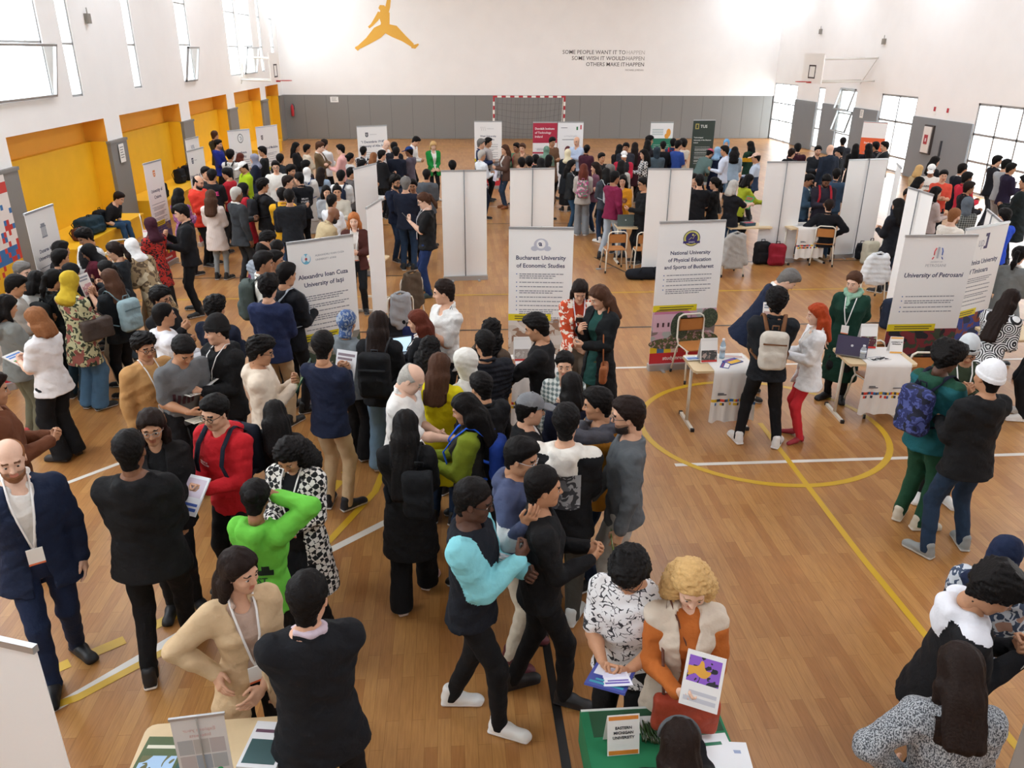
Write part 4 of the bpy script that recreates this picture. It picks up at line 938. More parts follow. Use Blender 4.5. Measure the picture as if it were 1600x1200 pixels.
def held(key, kind, name, label, col='#efece6', at_=None, rx=50, rz=0, side=0, size=None, text=None, cat=None):
    """a leaflet, booklet, phone or bag in the hands of a person"""
    K = PEOPLE[key]; s = K['s']; h = K['hands']; p = (h[1]+h[-1])/2 if side == 0 else h[side]
    if at_ is not None: p = p+np.array(at_)
    w, l, t = size or {'leaf': (.15, .21, .004), 'sheet': (.21, .3, .003), 'mag': (.21, .29, .012), 'phone': (.075, .155, .009), 'card': (.1, .15, .004)}[kind]
    R = rotz(math.radians(rz))@rotx(math.radians(rx)); k = MB(); k.box((-w/2, -l/2, -t/2), (w/2, l/2, t/2), 0)
    if kind != 'phone':
        k.box((-w*.42, -l*.42, t/2), (w*.42, l*.05, t/2+.0006), 1); k.box((-w*.42, l*.2, t/2), (w*.3, l*.27, t/2+.0006), 2); k.box((-w*.42, l*.32, t/2), (w*.42, l*.4, t/2+.0006), 2)
    else: k.box((-w*.46, -l*.46, t/2), (w*.46, l*.46, t/2+.0006), 1)
    c = col if isinstance(col, (tuple, list)) else (col, '#c9a9a0', '#8a8f9a')
    ms = [mat('paper' if kind != 'phone' else 'phone_body', c[0], .5), mat('printed_picture' if kind != 'phone' else 'phone_screen', c[1], .4) if not isinstance(c[1], tuple) else fab(c[1]), mat('printed_lines', c[2], .6)]
    o = k.build(name, ms); o.matrix_world = wmat(K, p, R, True) @ Matrix.Scale(s, 4); tag(o, label, cat or name.replace('_', ' '))
    if text:
        link('lettering', textmesh(text[0], text[1], mat('ink', text[2]), bold=.02), o, (0, l*text[3], t/2+.001))
    return o
# ------------------------------------------------------------------ the crowd: eye-line pixel of each head in the photo, facing (0 away, 90 right, 180 to camera, 270 left), look
SPECS = []
def P(u, v, *a, **k): SPECS.append([u, v, a, k])
BK, CH, NV, WH, CR_ = '#17171a', '#2b2c2f', '#1c2438', '#ece8e2', '#e6dccb'
JN, JD, TR, KH = ('jeans', '#3f5f80'), ('jeans', '#22324a'), ('trousers', '#17171a'), ('trousers', '#b79f7f')
# --- foreground
P(375, 893, 152, 'beigeblazer', 'woman in beige blazer with long dark hair and white lanyard, hand on hip', h=1.66, fem=True, top=('blazer', '#cfb28c'), mid=('blouse', '#b59c8c'), bot=('slim', BK), hair=('long', 'd'), sk='l', arms='oh', lany='#e8e4e0', hp=10, hy=-32, shoe=('#6a3020', '#6a3020'))
P(483, 935, 345, 'blacksuit', 'man in black suit with glasses, back turned, talking to the woman in beige', h=1.80, top=('blazer', '#14161b'), bot=('trousers', '#101114'), hair=('fade', 'k'), sk='l', arms='xx', glasses=True, inner='#c9b8c4', fat=1.1, hy=25, stance='w')
P(400, 780, 20, 'greenhoodie', 'person in bright green hoodie with hair bun, back turned, raising right hand to face', h=1.62, fem=True, top=('hoodie', '#6ac244'), bot=('trousers', BK), hair=('bun', 'k'), sk='t', arms='fe', hp=25, hy=-20)
P(452, 712, 195, 'hounds', 'woman in black and white houndstooth cardigan looking down', h=1.66, fem=True, top=('cardigan', ('hounds', '#17171a', '#ece8e2'), 'front', '#ece8e2'), mid=('top', BK), bot=('wide', BK), hair=('curlylong', 'k'), sk='m', arms='ff', lany='#e8e4e0', hp=38)
P(336, 645, 205, 'redhoodie', 'young man in red hoodie with glasses holding booklets', h=1.75, top=('hoodie', '#c8202a'), bot=TR, hair=('short', 'k'), sk='l', arms='ff', glasses=True, lean=4)
P(430, 650, 15, 'lanyardback', 'woman with long black hair and white lanyard, back turned beside the red hoodie', h=1.62, fem=True, top=('jacket', BK), bot=TR, hair=('wavy', 'k'), sk='m', arms='of', hp=30, hy=-30)
P(204, 705, 355, 'bigblack', 'heavyset man in black hoodie and black trousers seen from behind', h=1.84, top=('hoodie', '#111113'), bot=('trousers', '#0e0e10'), hair=('fade', 'k'), sk='b', arms='ff', fat=1.25, stance='s', shoe=('#17171a', '#e8e4de'), hp=8)
P(237, 668, 165, 'womanglasses', 'woman with glasses and long dark hair in black coat facing the heavyset man', h=1.66, fem=True, top=('openj', '#1a1718'), mid=('top', '#141416'), bot=('slim', BK), hair=('long', 'd'), sk='m', arms='fd', glasses='#9a9490', shoe=('#17171a', '#17171a'), skind='boot')
P(16, 718, 150, 'navysuit', 'bearded man in navy suit and white shirt at left edge', h=1.83, top=('blazer', '#18233c'), bot=('trousers', '#1a2744'), hair=('thin', 'c'), sk='p', arms='dk', beard=1, fat=1.12, lany='#e8e4e0', shoe=('#0f1116', '#0f1116'), stance='s')
P(-12, 610, 60, 'leatherjkt', 'man in brown leather jacket cut off by the left edge', h=1.78, top=('jacket', '#6b3f28'), bot=TR, hair=('short', 'd'), sk='m', arms='ff')
P(226, 543, 135, 'camel', 'young man in camel bomber jacket with glasses and lanyard', h=1.68, top=('bomber', '#b98c58'), bot=TR, hair=('curly', 'k'), sk='m', arms='od', glasses=True, lany='#e8e4e0')
P(287, 548, 140, 'greytee', 'young man in grey t-shirt leaning forward and smiling', h=1.78, top=('tee', '#6e7072'), bot=TR, hair=('short', 'k'), sk='m', arms='qf', lean=20, hp=28)
P(338, 517, 215, 'beanieblk', 'young man in black beanie and black hoodie with white lanyard', h=1.78, top=('hoodie', '#151517'), bot=TR, hair=('short', 'k'), sk='l', arms='ff', wear=('beanie', '#1c1a1a'), lany='#e8e4e0', hp=10, hy=25)
P(257, 493, 60, 'whitehood', 'young man in white hoodie seen from behind next to the camel jacket', h=1.70, top=('hoodie', '#e6e6ea'), bot=TR, hair=('crop', 'k'), sk='m', arms='ff', hp=5)
P(252, 467, 110, 'curlyglasses', 'person with curly dark hair and glasses in black top, raising a hand', h=1.66, top=('sweater', BK), bot=TR, hair=('curly', 'k'), sk='m', arms='fp', glasses=True)
P(337, 483, 20, 'navycurl', 'young man with curly hair in navy jacket behind the black beanie', h=1.70, top=('jacket', '#161d30'), bot=TR, hair=('curly', 'k'), sk='m', arms='ff', lany=None)
P(408, 550, 85, 'creamhoodie', 'young man in cream hoodie with glasses reading a green brochure', h=1.72, top=('hoodie', '#e3d3bf'), bot=TR, hair=('curly', 'k'), sk='m', arms='pp', glasses=True, hp=15)
P(505, 542, 25, 'navysweater', 'young man in navy sweater and beige trousers seen from behind', h=1.78, top=('sweater', '#182038'), bot=('trousers', '#cdb08a'), hair=('short', 'k'), sk='m', arms='pp', hp=15, hy=-20, shoe=('#22242a', '#d8d4ce'))
P(543, 505, 40, 'bluehijab', 'woman in blue and grey patterned head wrap and grey jacket', h=1.68, fem=True, top=('jacket', '#70767a'), bot=('wide', BK), hair=None, sk='m', wear=('turban', ('blotch', '#3a5688', '#8e98a6', None, 1.6)), arms='pf', hy=-20, hp=14)
P(592, 508, 10, 'blackpack', 'woman with long dark brown hair wearing a large black backpack and jeans', h=1.70, fem=True, top=('jacket', BK), bot=('wide', '#7591a8'), hair=('long', 'd'), sk='m', arms='ff', hp=15, shoe=('#8a9aa8', '#e8e4de'))
P(652, 503, 275, 'auburnwoman', 'woman with wavy auburn hair in black blazer and white shirt behind the laptop', h=1.60, fem=True, top=('blazer', '#17171c'), bot=TR, hair=('wavy', 'a'), sk='l', arms='ff', inner='#ece8e6')
P(693, 457, 235, 'polo1', 'young man in white polo shirt with dark shoulder strap holding blue leaflets', h=1.82, top=('polo', '#e6e4e0'), bot=TR, hair=('fade', 'd'), sk='l', arms='pp', hy=35)
P(644, 592, 110, 'baldpolo', 'balding grey-haired man in white shirt handing out a leaflet', h=1.76, top=('polo', '#eae7e2'), bot=('trousers', NV), hair=('thin', 'w'), sk='p', arms='fr', hp=32, fat=1.12, lean=8)
P(634, 668, 5, 'vlong', 'woman with very long black hair in black coat and black wide trousers, back turned', h=1.66, fem=True, top=('coat', '#131315'), bot=('wide', '#0f0f11'), hair=('vlong', 'k'), sk='m', arms='pf', shoe=('#d8b0a8', '#e8d8d0'), stance='s', hp=20)
P(672, 547, 20, 'curlydark', 'woman with long curly black hair seen from behind near the laptop', h=1.64, fem=True, top=('jacket', BK), bot=TR, hair=('curlylong', 'k'), sk='m', arms='ff', hp=10)
P(687, 575, 20, 'yellowjkt', 'woman in bright yellow jacket with brown hair seen from behind', h=1.62, fem=True, top=('coat', '#e3d312'), bot=JD, hair=('long', 'b'), sk='l', arms='ff', hp=15)
P(726, 566, 300, 'whitehooded', 'person with white hood over the head beside the yellow jacket', h=1.64, fem=True, top=('hoodie', '#dfdcd4'), bot=TR, hair=('long', 'k'), wear=('hood', '#dfdcd4'), sk='m', arms='ff')
P(768, 518, 40, 'curlyb', 'woman with curly black hair behind the quilted puffer jacket', h=1.66, fem=True, top=('jacket', '#5a4a3e'), bot=TR, hair=('curlylong', 'k'), sk='m', arms='ff', hy=-10)
P(757, 538, 350, 'puffer', 'young man in dark quilted puffer jacket seen from behind', h=1.78, top=('puffer', '#1a1c24'), bot=TR, hair=('fade', 'k'), sk='m', arms='ff', hp=10, hy=-10)
P(838, 512, 285, 'blksweat', 'tall young man in black sweatshirt reaching out to the left', h=1.80, top=('sweater', '#19181a'), bot=TR, hair=('short', 'k'), sk='m', arms='rf', hp=20, lean=5)
P(882, 570, 190, 'checkgirl', 'smiling girl with dark hair in white checked shirt', h=1.58, fem=True, top=('shirt', ('plaid', '#d8dcd8', '#6a7a78', None, 1.6)), bot=TR, hair=('bun', 'k'), sk='l', arms='pd', hp=8)
P(893, 605, 355, 'navyback', 'woman with straight black hair in navy jacket seen from behind, below the checked shirt', h=1.62, fem=True, top=('jacket', '#14182c'), bot=TR, hair=('bob', 'k'), sk='m', arms='ff', hp=8)
P(829, 640, 90, 'greycap', 'young man in grey cap and black open jacket looking right', h=1.72, top=('openj', '#19191b'), bot=TR, hair=('short', 'k'), wear=('cap', '#78797c'), sk='l', arms='ff', inner='#e0ddd8', hy=-5)
P(727, 640, 280, 'olivesleeve', 'woman with black hair holding a magazine, olive sleeves and dark vest', h=1.66, fem=True, top=('jacket', '#2a2823', 'sleeves', '#7d8c24'), bot=JD, hair=('wavy', 'k'), sk='m', arms='ff', hp=20)
P(752, 606, 330, 'darkhead', 'dark-haired person in black jacket squeezed behind the olive sleeved woman', h=1.66, top=('jacket', BK), bot=TR, hair=('short', 'k'), sk='m', arms='ff', hp=20)
P(933, 632, 265, 'mustard', 'smiling young man in mustard hooded jacket facing left', h=1.74, top=('hoodie', '#c8862a', 'hood', '#4a4a52'), bot=JD, hair=('short', 'k'), sk='m', arms='nf', hy=15)
P(981, 650, 280, 'greysweat', 'man in dark grey sweatshirt and light grey trousers with glasses', h=1.82, top=('sweater', '#5b6064'), bot=('joggers', '#b6b4ae'), hair=('short', 'd'), sk='l', arms='dq', glasses=True, beard=2, stance='w')
P(885, 660, 15, 'printback', 'young man in black jacket with white hood and picture printed on the back', h=1.82, top=('hoodie', '#141416', 'hood', '#e8e2d8'), bot=('joggers', '#4c4a44'), hair=('fade', 'k'), sk='l', arms='ff', hp=2, shoe=('#d8dcd8', '#e8e8e4'), fat=1.1)
P(815, 715, 115, 'colorblock', 'young man in blue, white and black hoodie with clear glasses, arm on his friend', h=1.80, top=('hoodie', '#4a5270', 'band', '#dcdcdc'), bot=('joggers', '#d8cdb8'), hair=('short', 'k'), sk='m', arms='ds', glasses='#d8d4d0', hp=15, shoe=('#5a2028', '#2a1a1c'))
P(850, 762, 90, 'blacktee', 'young man in all black clothes looking right, black trainers', h=1.72, top=('sweater', '#121214'), bot=('trousers', '#0e0e10'), hair=('fade', 'k'), sk='m', arms='ff', hp=5, shoe=('#19191b', '#26262a'), stance='s')
P(741, 783, 105, 'letterman', 'young man in black letterman jacket with light blue sleeves and glasses', h=1.80, top=('bomber', '#171a22', 'sleeves', '#86cfd8'), bot=('trousers', '#141416'), hair=('fade', 'k'), sk='d', arms='fp', glasses=True, shoe=('#efeeea', '#ffffff'), stance='s', hp=12)
P(984, 893, 205, 'leaftee', 'young man in white leaf-print t-shirt with curly hair reading leaflets', h=1.78, top=('tee', ('leaf', '#34343a', '#e6e5e6')), bot=('trousers', '#121214'), hair=('curly', 'k'), sk='m', arms='ff', glasses=True, hp=38, lean=6, fat=1.08)
P(1081, 915, 188, 'blonde', 'woman with curly blond hair in sleeveless beige vest over orange sweater', h=1.66, fem=True, top=('vest', '#d5c6b4'), mid=('sweater', '#b5642a'), bot=('slim', '#c8b8a8'), hair=('curlylong', 'y'), sk='p', arms='ff', hp=30)
P(1062, 1165, 10, 'emuseated', 'woman with long dark hair and grey headband seated behind the green table', h=1.62, fem=True, top=('sweater', BK), bot=TR, hair=('long', 'd'), sk='l', arms='fr', sit=1, hp=20)
P(906, 455, 185, 'kimono', 'woman in orange and white patterned kimono looking at a phone', h=1.72, fem=True, top=('kimono', ('blotch', '#c8461c', '#eee0cf', None, 1.0)), mid=('top', '#a03418'), bot=('wide', '#8a7c6c'), hair=('long', 'd'), sk='l', arms='po', hp=32, lany='#e8e4e8')
P(936, 465, 235, 'longcard', 'woman in long black cardigan over green dress with brown handbag', h=1.74, fem=True, top=('cardigan', '#141618'), mid=('tunic', '#1c4640'), bot=('slim', '#4c4a2a'), hair=('long', 'b'), sk='l', arms='fp', hp=25, hy=15)
# --- right side foreground
P(1231, 438, 105, 'navyman', 'grey-haired man in navy suit looking down at papers', h=1.80, top=('blazer', '#151f36'), bot=('trousers', '#151a28'), hair=('short', 'g'), sk='p', arms='ff', hp=32, lean=30)
P(1213, 472, 15, 'bpman', 'man with messy black hair in black clothes and white trainers wearing a beige backpack', h=1.80, top=('jacket', '#181b20'), bot=('trousers', '#121214'), hair=('curly', 'k'), sk='m', arms='pp', stance='w', hp=5, shoe=('#e8e6e2', '#ffffff'))
P(1276, 492, 280, 'redhead', 'red-haired woman in white jacket and red trousers with red heels', h=1.60, fem=True, top=('blazer', '#efeeee'), bot=('slim', '#cf2f38'), hair=('long', 'r'), sk='p', arms='ff', skind='heel', shoe=('#a02c38', '#a02c38'))
P(1334, 441, 215, 'scarf', 'woman in dark green dress with mint scarf and lanyard', h=1.66, fem=True, top=('dress', '#14392c'), bot=('slim', BK), hair=('bun', 'b'), sk='p', arms='kd', hp=15, hy=15, lany='#e8e4e0', shoe=('#17171a', '#17171a'), fat=1.1)
P(1481, 560, 70, 'greenhood', 'young man in green and teal hoodie with green joggers and blue patterned backpack', h=1.80, top=('hoodie', '#1b5a60', 'hood', '#1f4a38'), bot=('joggers', '#1f4a34'), hair=('afro', 'k'), sk='d', arms='ff', hp=22, shoe=('#d8d0bc', '#e8e4d8'), stance='n')
P(1512, 548, 200, 'greybeanie', 'young man in light grey beanie and olive hoodie with lanyard', h=1.74, top=('hoodie', '#333d2a'), bot=TR, hair=('short', 'k'), sk='m', arms='pp', wear=('beanie', '#c8ccce'), glasses=True, lany='#e8e4e0', hp=25, shoe=('#e8e4de', '#ffffff'))
P(1544, 590, 350, 'whitebeanie', 'person in white beanie and black hooded coat with blue jeans, back turned', h=1.80, top=('hoodie', '#141416'), bot=('jeans', '#22354c'), hair=('crop', 'k'), sk='m', arms='ff', wear=('beanie', '#ececee'), fat=1.12, stance='w', shoe=('#8e9290', '#c8c8c4'), hp=2)
P(1554, 925, 110, 'whitehoodblk', 'young man in black jacket with white hood looking down at a sheet', h=1.72, top=('hoodie', '#17171a', 'hood', '#e4e4ea'), bot=TR, hair=('afro', 'k'), sk='m', arms='pp', hp=35, lean=10)
P(1499, 1050, 15, 'speckled', 'woman with long dark hair in grey speckled jacket, hand on hip', h=1.66, fem=True, top=('jacket', ('melange', '#3a3e44', '#b2b6ba', None, 1.9)), bot=('slim', '#d4cfc6'), hair=('long', 'd'), sk='l', arms='hf', hp=20, lean=8)
P(1570, 868, 60, 'navyhijab', 'person in navy hijab and flower print top at right edge', h=1.62, fem=True, top=('tunic', ('blotch', '#c9ced4', '#3c4a60', '#b08a78', 1.4)), bot=TR, hair=None, wear=('hijab', '#16223e'), sk='m', arms='ff', hp=25, lean=15)
P(1578, 470, 60, 'ringsleeve', 'woman with very long dark brown hair, arms in black and white swirl pattern', h=1.66, fem=True, top=('jacket', ('rings', '#17171a', '#dcdcdc')), bot=TR, hair=('vlong', 'd'), sk='l', arms='rf', lean=22, hp=15)
P(1592, 400, 50, 'greyblazer', 'woman with dark ponytail in grey blazer at right edge', h=1.68, fem=True, top=('blazer', '#7c7f7e'), bot=('trousers', '#6c6e6e'), hair=('pony', 'k'), sk='l', arms='ff', lean=8)
P(1597, 560, 300, 'edgeblack', 'person in black clothes with white trainers cut off by the right edge', h=1.76, top=('sweater', BK), bot=TR, hair=('short', 'k'), sk='m', arms='dd', pos=(6.8, 8.15), shoe=('#e8e4de', '#ffffff'))
# --- left side, middle distance
P(57, 500, 290, 'caramel', 'woman with straight caramel hair in white t-shirt and black trousers holding papers', h=1.68, fem=True, top=('tee', '#e9e6e6'), bot=('wide', '#17191d'), hair=('bob', 'c'), sk='p', arms='ff', fat=1.15, shoe=('#2a2420', '#2a2420'), hp=12)
P(10, 480, 40, 'greyhood', 'person with dark bob in grey hoodie and olive trousers, red trainers', h=1.68, fem=True, top=('hoodie', '#7b7d79'), bot=('joggers', '#6e6c58'), hair=('bob', 'k'), sk='m', arms='ff', hp=20, shoe=('#b03a3a', '#e8e4de'))
P(25, 447, 60, 'greytop', 'boy with black hair in grey top with red collar line', h=1.66, top=('sweater', '#a8a49e'), bot=TR, hair=('short', 'k'), sk='m', arms='ff', hp=25)
P(36, 425, 110, 'oldwhite', 'grey-haired man in white shirt at the left banner', h=1.74, top=('shirt', '#e8e6e4'), bot=TR, hair=('short', 'g'), sk='p', arms='ff', hp=15)
P(58, 440, 20, 'darkbob', 'woman with dark bob in pale grey sweatshirt, back turned', h=1.62, fem=True, top=('sweater', '#c4c4c2'), bot=TR, hair=('bob', 'k'), sk='m', arms='ff', hp=25)
P(85, 438, 30, 'ponyblack', 'woman with low ponytail in black jacket wearing a black backpack', h=1.64, fem=True, top=('jacket', '#1c1f20'), bot=('jeans', '#28404c'), hair=('pony', 'k'), sk='m', arms='ff', hp=15)
P(110, 440, 25, 'mustardhijab', 'woman in mustard hijab and flower print blouse with blue jeans', h=1.64, fem=True, top=('tunic', ('blotch', '#c8c49a', '#39402c', '#9c5a50', 1.1)), bot=('wide', '#4b6c88'), hair=None, wear=('hijab', '#bfa12a'), sk='m', arms='ff', hp=18, sl2=1.0)
P(112, 425, 50, 'blackhijab', 'woman in long black hijab leaning forward behind the mustard hijab', h=1.66, fem=True, top=('coat', '#151517'), bot=('skirt', '#151517'), hair=None, wear=('hijab', '#151517'), sk='m', arms='ff', lean=25)
P(96, 392, 40, 'bk1', 'black-haired boy nearest the white banner on the left', h=1.68, top=('jacket', BK), bot=TR, hair=('short', 'k'), sk='m', arms='ff')
P(95, 405, 40, 'bk2', 'black-haired person just in front of the boy at the white left banner', h=1.62, top=('jacket', '#20242c'), bot=TR, hair=('short', 'k'), sk='m', arms='ff')
P(133, 372, 215, 'varsity', 'young man in black and white striped varsity jacket on the left', h=1.72, top=('bomber', '#1c1c20', 'sleeves', '#dcdad6'), bot=TR, hair=('curly', 'k'), sk='m', arms='ff', hp=25)
P(139, 394, 250, 'maroonvars', 'woman in black hijab and maroon varsity jacket looking down', h=1.64, fem=True, top=('bomber', '#5c1c2c'), bot=TR, hair=None, wear=('hijab', '#141416'), sk='m', arms='ff', hp=30)
P(179, 393, 275, 'teachglass', 'woman with glasses and brown ponytail in dark top, left group', h=1.66, fem=True, top=('sweater', '#20262c'), bot=('wide', '#45525c'), hair=('pony', 'd'), sk='l', arms='ff', glasses='#a09890', hp=20)
P(166, 423, 285, 'blksleeve', 'woman with ponytail in sleeveless black top and beige trousers holding a colour leaflet', h=1.68, fem=True, top=('tee', '#141416'), bot=('wide', '#b3a187'), hair=('pony', 'k'), sk='l', arms='pp', hp=10, sl2=.1)
P(172, 437, 300, 'brownhair', 'woman with brown hair and light blue backpack in dark jacket', h=1.60, fem=True, top=('jacket', '#1c2024'), bot=TR, hair=('long', 'b'), sk='l', arms='ff')
P(206, 386, 300, 'camobend', 'person with white hood bending over, tan camouflage jacket', h=1.66, fem=True, top=('coat', ('blotch', '#a08a68', '#5c4a36', '#cdbfa0', .8)), bot=KH, hair=None, wear=('hijab', '#e6e4e2'), sk='m', arms='ff', lean=25)
P(235, 352, 300, 'redflower', 'woman in maroon hijab with red and black patterned top and black skirt', h=1.68, fem=True, top=('tunic', ('blotch', '#b42a20', '#1c1416', None, 1.6)), bot=('skirt', BK), hair=None, wear=('hijab', '#3c1624'), sk='m', arms='ff', sl2=1.0)
P(284, 333, 250, 'blkjacket', 'man in black jacket and black trousers standing alone with hands raised', h=1.80, top=('jacket', '#15161a'), bot=('trousers', '#131315'), hair=('short', 'k'), sk='l', arms='fp', hp=15, stance='w')
P(280, 305, 20, 'purplecurl', 'woman with long black curly hair in purple blouse', h=1.66, fem=True, top=('shirt', ('blotch', '#8a4a80', '#b07aa8')), bot=TR, hair=('wavy', 'k'), sk='m', arms='ff')
P(310, 285, 110, 'coral', 'bearded man in coral red hoodie', h=1.80, top=('hoodie', '#e2402f'), bot=TR, hair=('thin', 'k'), sk='l', arms='ff', beard=1, hp=20, fat=1.1)
P(330, 308, 5, 'striptunic', 'woman with long brown hair in pale striped tunic and grey trousers, back turned', h=1.68, fem=True, top=('tunic', ('vstripes', '#cdbcb4', '#e2d6ce', None, 2)), bot=('slim', '#8b9092'), hair=('wavy', 'b'), sk='l', arms='ff')
P(370, 304, 45, 'greysuit', 'balding grey-haired man in dark grey suit seen from behind', h=1.78, top=('blazer', '#33363a'), bot=('trousers', '#2e3033'), hair=('crop', 'w'), sk='b', arms='fd')
P(332, 275, 10, 'lovetee', 'young man in black t-shirt with pink word and green leaf on the back', h=1.74, top=('tee', '#17171b'), bot=TR, hair=('short', 'k'), sk='m', arms='ff')
P(354, 272, 285, 'redshirt', 'short-haired man in red t-shirt facing left', h=1.74, top=('tee', '#b82230'), bot=TR, hair=('fade', 'k'), sk='m', arms='ff', hp=20)
P(322, 271, 130, 'behindcoral', 'short-haired man just behind the coral hoodie', h=1.76, top=('jacket', CH), bot=TR, hair=('short', 'k'), sk='l', arms='ff')
P(380, 262, 235, 'limejacket', 'person in white cap and lime green jacket', h=1.74, top=('jacket', '#a6c41c'), bot=TR, hair=('short', 'k'), wear=('cap', '#eceae6'), sk='m', arms='ff', hp=20, inner='#e8e4e0')
P(381, 295, 60, 'redhijab', 'woman in black hijab and red jacket', h=1.66, fem=True, top=('coat', '#b0202e'), bot=TR, hair=None, wear=('hijab', '#141416'), sk='m', arms='ff')
P(411, 291, 60, 'curlybp', 'young man with curly hair in black hoodie with black backpack, arm raised', h=1.76, top=('hoodie', '#17171a'), bot=TR, hair=('curly', 'k'), sk='m', arms='fr')
P(452, 308, 350, 'blackbomber', 'man in black bomber jacket seen from behind beside the yellow jacket', h=1.76, top=('bomber', '#191c22'), bot=TR, hair=('short', 'k'), sk='m', arms='ff')
P(441, 305, 0, 'mustjkt', 'person in mustard yellow jacket with dark backpack', h=1.72, top=('jacket', '#dca21c'), bot=('jeans', '#3c567a'), hair=('short', 'k'), sk='m', arms='ff')
P(341, 226, 95, 'bluehoodie', 'bearded man in royal blue hoodie', h=1.76, top=('hoodie', '#1f2f8c'), bot=TR, hair=('short', 'k'), sk='l', arms='ff', beard=1)
P(336, 212, 40, 'greenjktback', 'tall man in dark olive jacket against the yellow wall', h=1.82, top=('jacket', '#3a3a30'), bot=TR, hair=('fade', 'b'), sk='m', arms='ff')
P(360, 243, 10, 'whitebp', 'person in white sweatshirt with small black backpack', h=1.70, top=('sweater', '#dcdad6'), bot=TR, hair=('curly', 'k'), sk='m', arms='ff')
P(378, 229, 20, 'brownjkt', 'curly-haired person in brown jacket before the round-logo banner', h=1.70, top=('jacket', '#4c3a30'), bot=TR, hair=('curly', 'k'), sk='m', arms='ff')
P(376, 247, 30, 'auburnh', 'woman with auburn hair between the brown jacket and the white cap', h=1.62, fem=True, top=('jacket', '#3c1e1c'), bot=TR, hair=('long', 'a'), sk='l', arms='ff')
P(397, 248, 265, 'lavhijab', 'woman in lavender grey hijab and navy coat', h=1.66, fem=True, top=('coat', '#1c2438'), bot=('skirt', '#1c2438'), hair=None, wear=('hijab', '#8d90a4'), sk='l', arms='ff')
P(410, 237, 265, 'darktee', 'boy in dark long-sleeved top facing left by the lavender hijab', h=1.72, top=('sweater', '#1a1c1e'), bot=TR, hair=('short', 'k'), sk='m', arms='ff')
P(431, 261, 170, 'whglass', 'man with glasses in white hoodie facing the camera', h=1.76, top=('hoodie', '#dedad2'), bot=TR, hair=('short', 'k'), sk='l', arms='fd', glasses=True)
P(438, 249, 10, 'dkback', 'dark-haired man in charcoal jacket behind the white hoodie', h=1.70, top=('jacket', '#26292e'), bot=TR, hair=('short', 'k'), sk='m', arms='ff')
P(455, 268, 120, 'brbeard', 'bearded dark-haired man in brown top', h=1.72, top=('sweater', '#7a6050'), bot=TR, hair=('curly', 'k'), sk='m', arms='ff', beard=1)
P(467, 280, 330, 'textjkt', 'young man with short dark hair in black jacket with white lettering', h=1.76, top=('jacket', '#16181e'), bot=TR, hair=('fade', 'k'), sk='l', arms='ff', hy=-30)
P(450, 285, 80, 'darkgrey', 'dark-haired man in grey jacket behind the black bomber', h=1.72, top=('jacket', '#3c3e40'), bot=TR, hair=('short', 'd'), sk='l', arms='ff')
P(478, 260, 40, 'dkhair1', 'curly dark-haired person just behind the white hijab', h=1.64, top=('jacket', '#30282a'), bot=TR, hair=('curly', 'k'), sk='m', arms='ff')
P(480, 270, 10, 'whhijab', 'woman in white hijab and pale coat with blue backpack straps', h=1.66, fem=True, top=('coat', '#d8d4ce'), bot=('skirt', '#c8c4be'), hair=None, wear=('hijab', '#e8e6e2'), sk='m', arms='ff')
P(463, 230, 90, 'blkcoat', 'woman with long black hair in black coat facing right', h=1.68, fem=True, top=('coat', '#16171a'), bot=TR, hair=('long', 'k'), sk='m', arms='ff')
P(480, 233, 60, 'creamtop', 'person with black hair in cream sweater', h=1.66, fem=True, top=('sweater', '#d9cdb8'), bot=TR, hair=('short', 'k'), sk='m', arms='ff')
P(500, 230, 95, 'brownsuit', 'tall man in brown jacket and khaki trousers with arms crossed', h=1.82, top=('blazer', '#66543c'), bot=('trousers', '#a08a62'), hair=('short', 'b'), sk='p', arms='xx', hp=20)
P(507, 226, 30, 'whshirt', 'man in white shirt behind the brown jacket', h=1.80, top=('shirt', '#e6e6e6'), bot=TR, hair=('short', 'd'), sk='l', arms='ff')
P(532, 234, 280, 'pinkshirt', 'man in pink shirt facing left', h=1.76, top=('shirt', '#e8b0ac'), bot=TR, hair=('short', 'k'), sk='p', arms='ff')
P(548, 247, 60, 'greyleft', 'person with dark tied hair in pale grey top', h=1.64, fem=True, top=('sweater', '#c2c0be'), bot=TR, hair=('bun', 'k'), sk='m', arms='ff')
P(533, 276, 10, 'whnavybp', 'young man in white sweatshirt with navy backpack', h=1.72, top=('sweater', '#e0dedb'), bot=TR, hair=('short', 'k'), sk='m', arms='ff')
P(549, 271, 70, 'pillarhid', 'dark-haired person half hidden by the narrow white banner edge', h=1.66, top=('jacket', '#5c5654'), bot=TR, hair=('short', 'k'), sk='m', arms='ff')
P(502, 270, 20, 'bluebag', 'woman in light blue denim jacket beside the white hijab', h=1.60, fem=True, top=('jacket', '#9eb0c4'), bot=TR, hair=('long', 'd'), sk='l', arms='ff')
P(510, 300, 160, 'girlgrey', 'girl with long dark hair in light grey hoodie facing the camera', h=1.62, fem=True, top=('hoodie', '#9da0a4'), bot=TR, hair=('wavy', 'k'), sk='l', arms='ff')
P(527, 300, 175, 'smileboy', 'smiling young person with top knot in beige sweater', h=1.64, top=('sweater', '#c8c0b2'), bot=TR, hair=('top', 'k'), sk='m', arms='ff')
P(519, 315, 30, 'whtee', 'dark-haired man in white t-shirt, back turned behind the beige jacket', h=1.66, top=('tee', '#e4e6ea'), bot=TR, hair=('short', 'k'), sk='m', arms='ff')
P(521, 336, 60, 'beigejkt', 'bald bearded man in beige jacket bending to the right', h=1.78, top=('jacket', '#b8a480'), bot=TR, hair=('none', 'k'), sk='b', arms='ff', beard=1, lean=25, hp=15, fat=1.15)
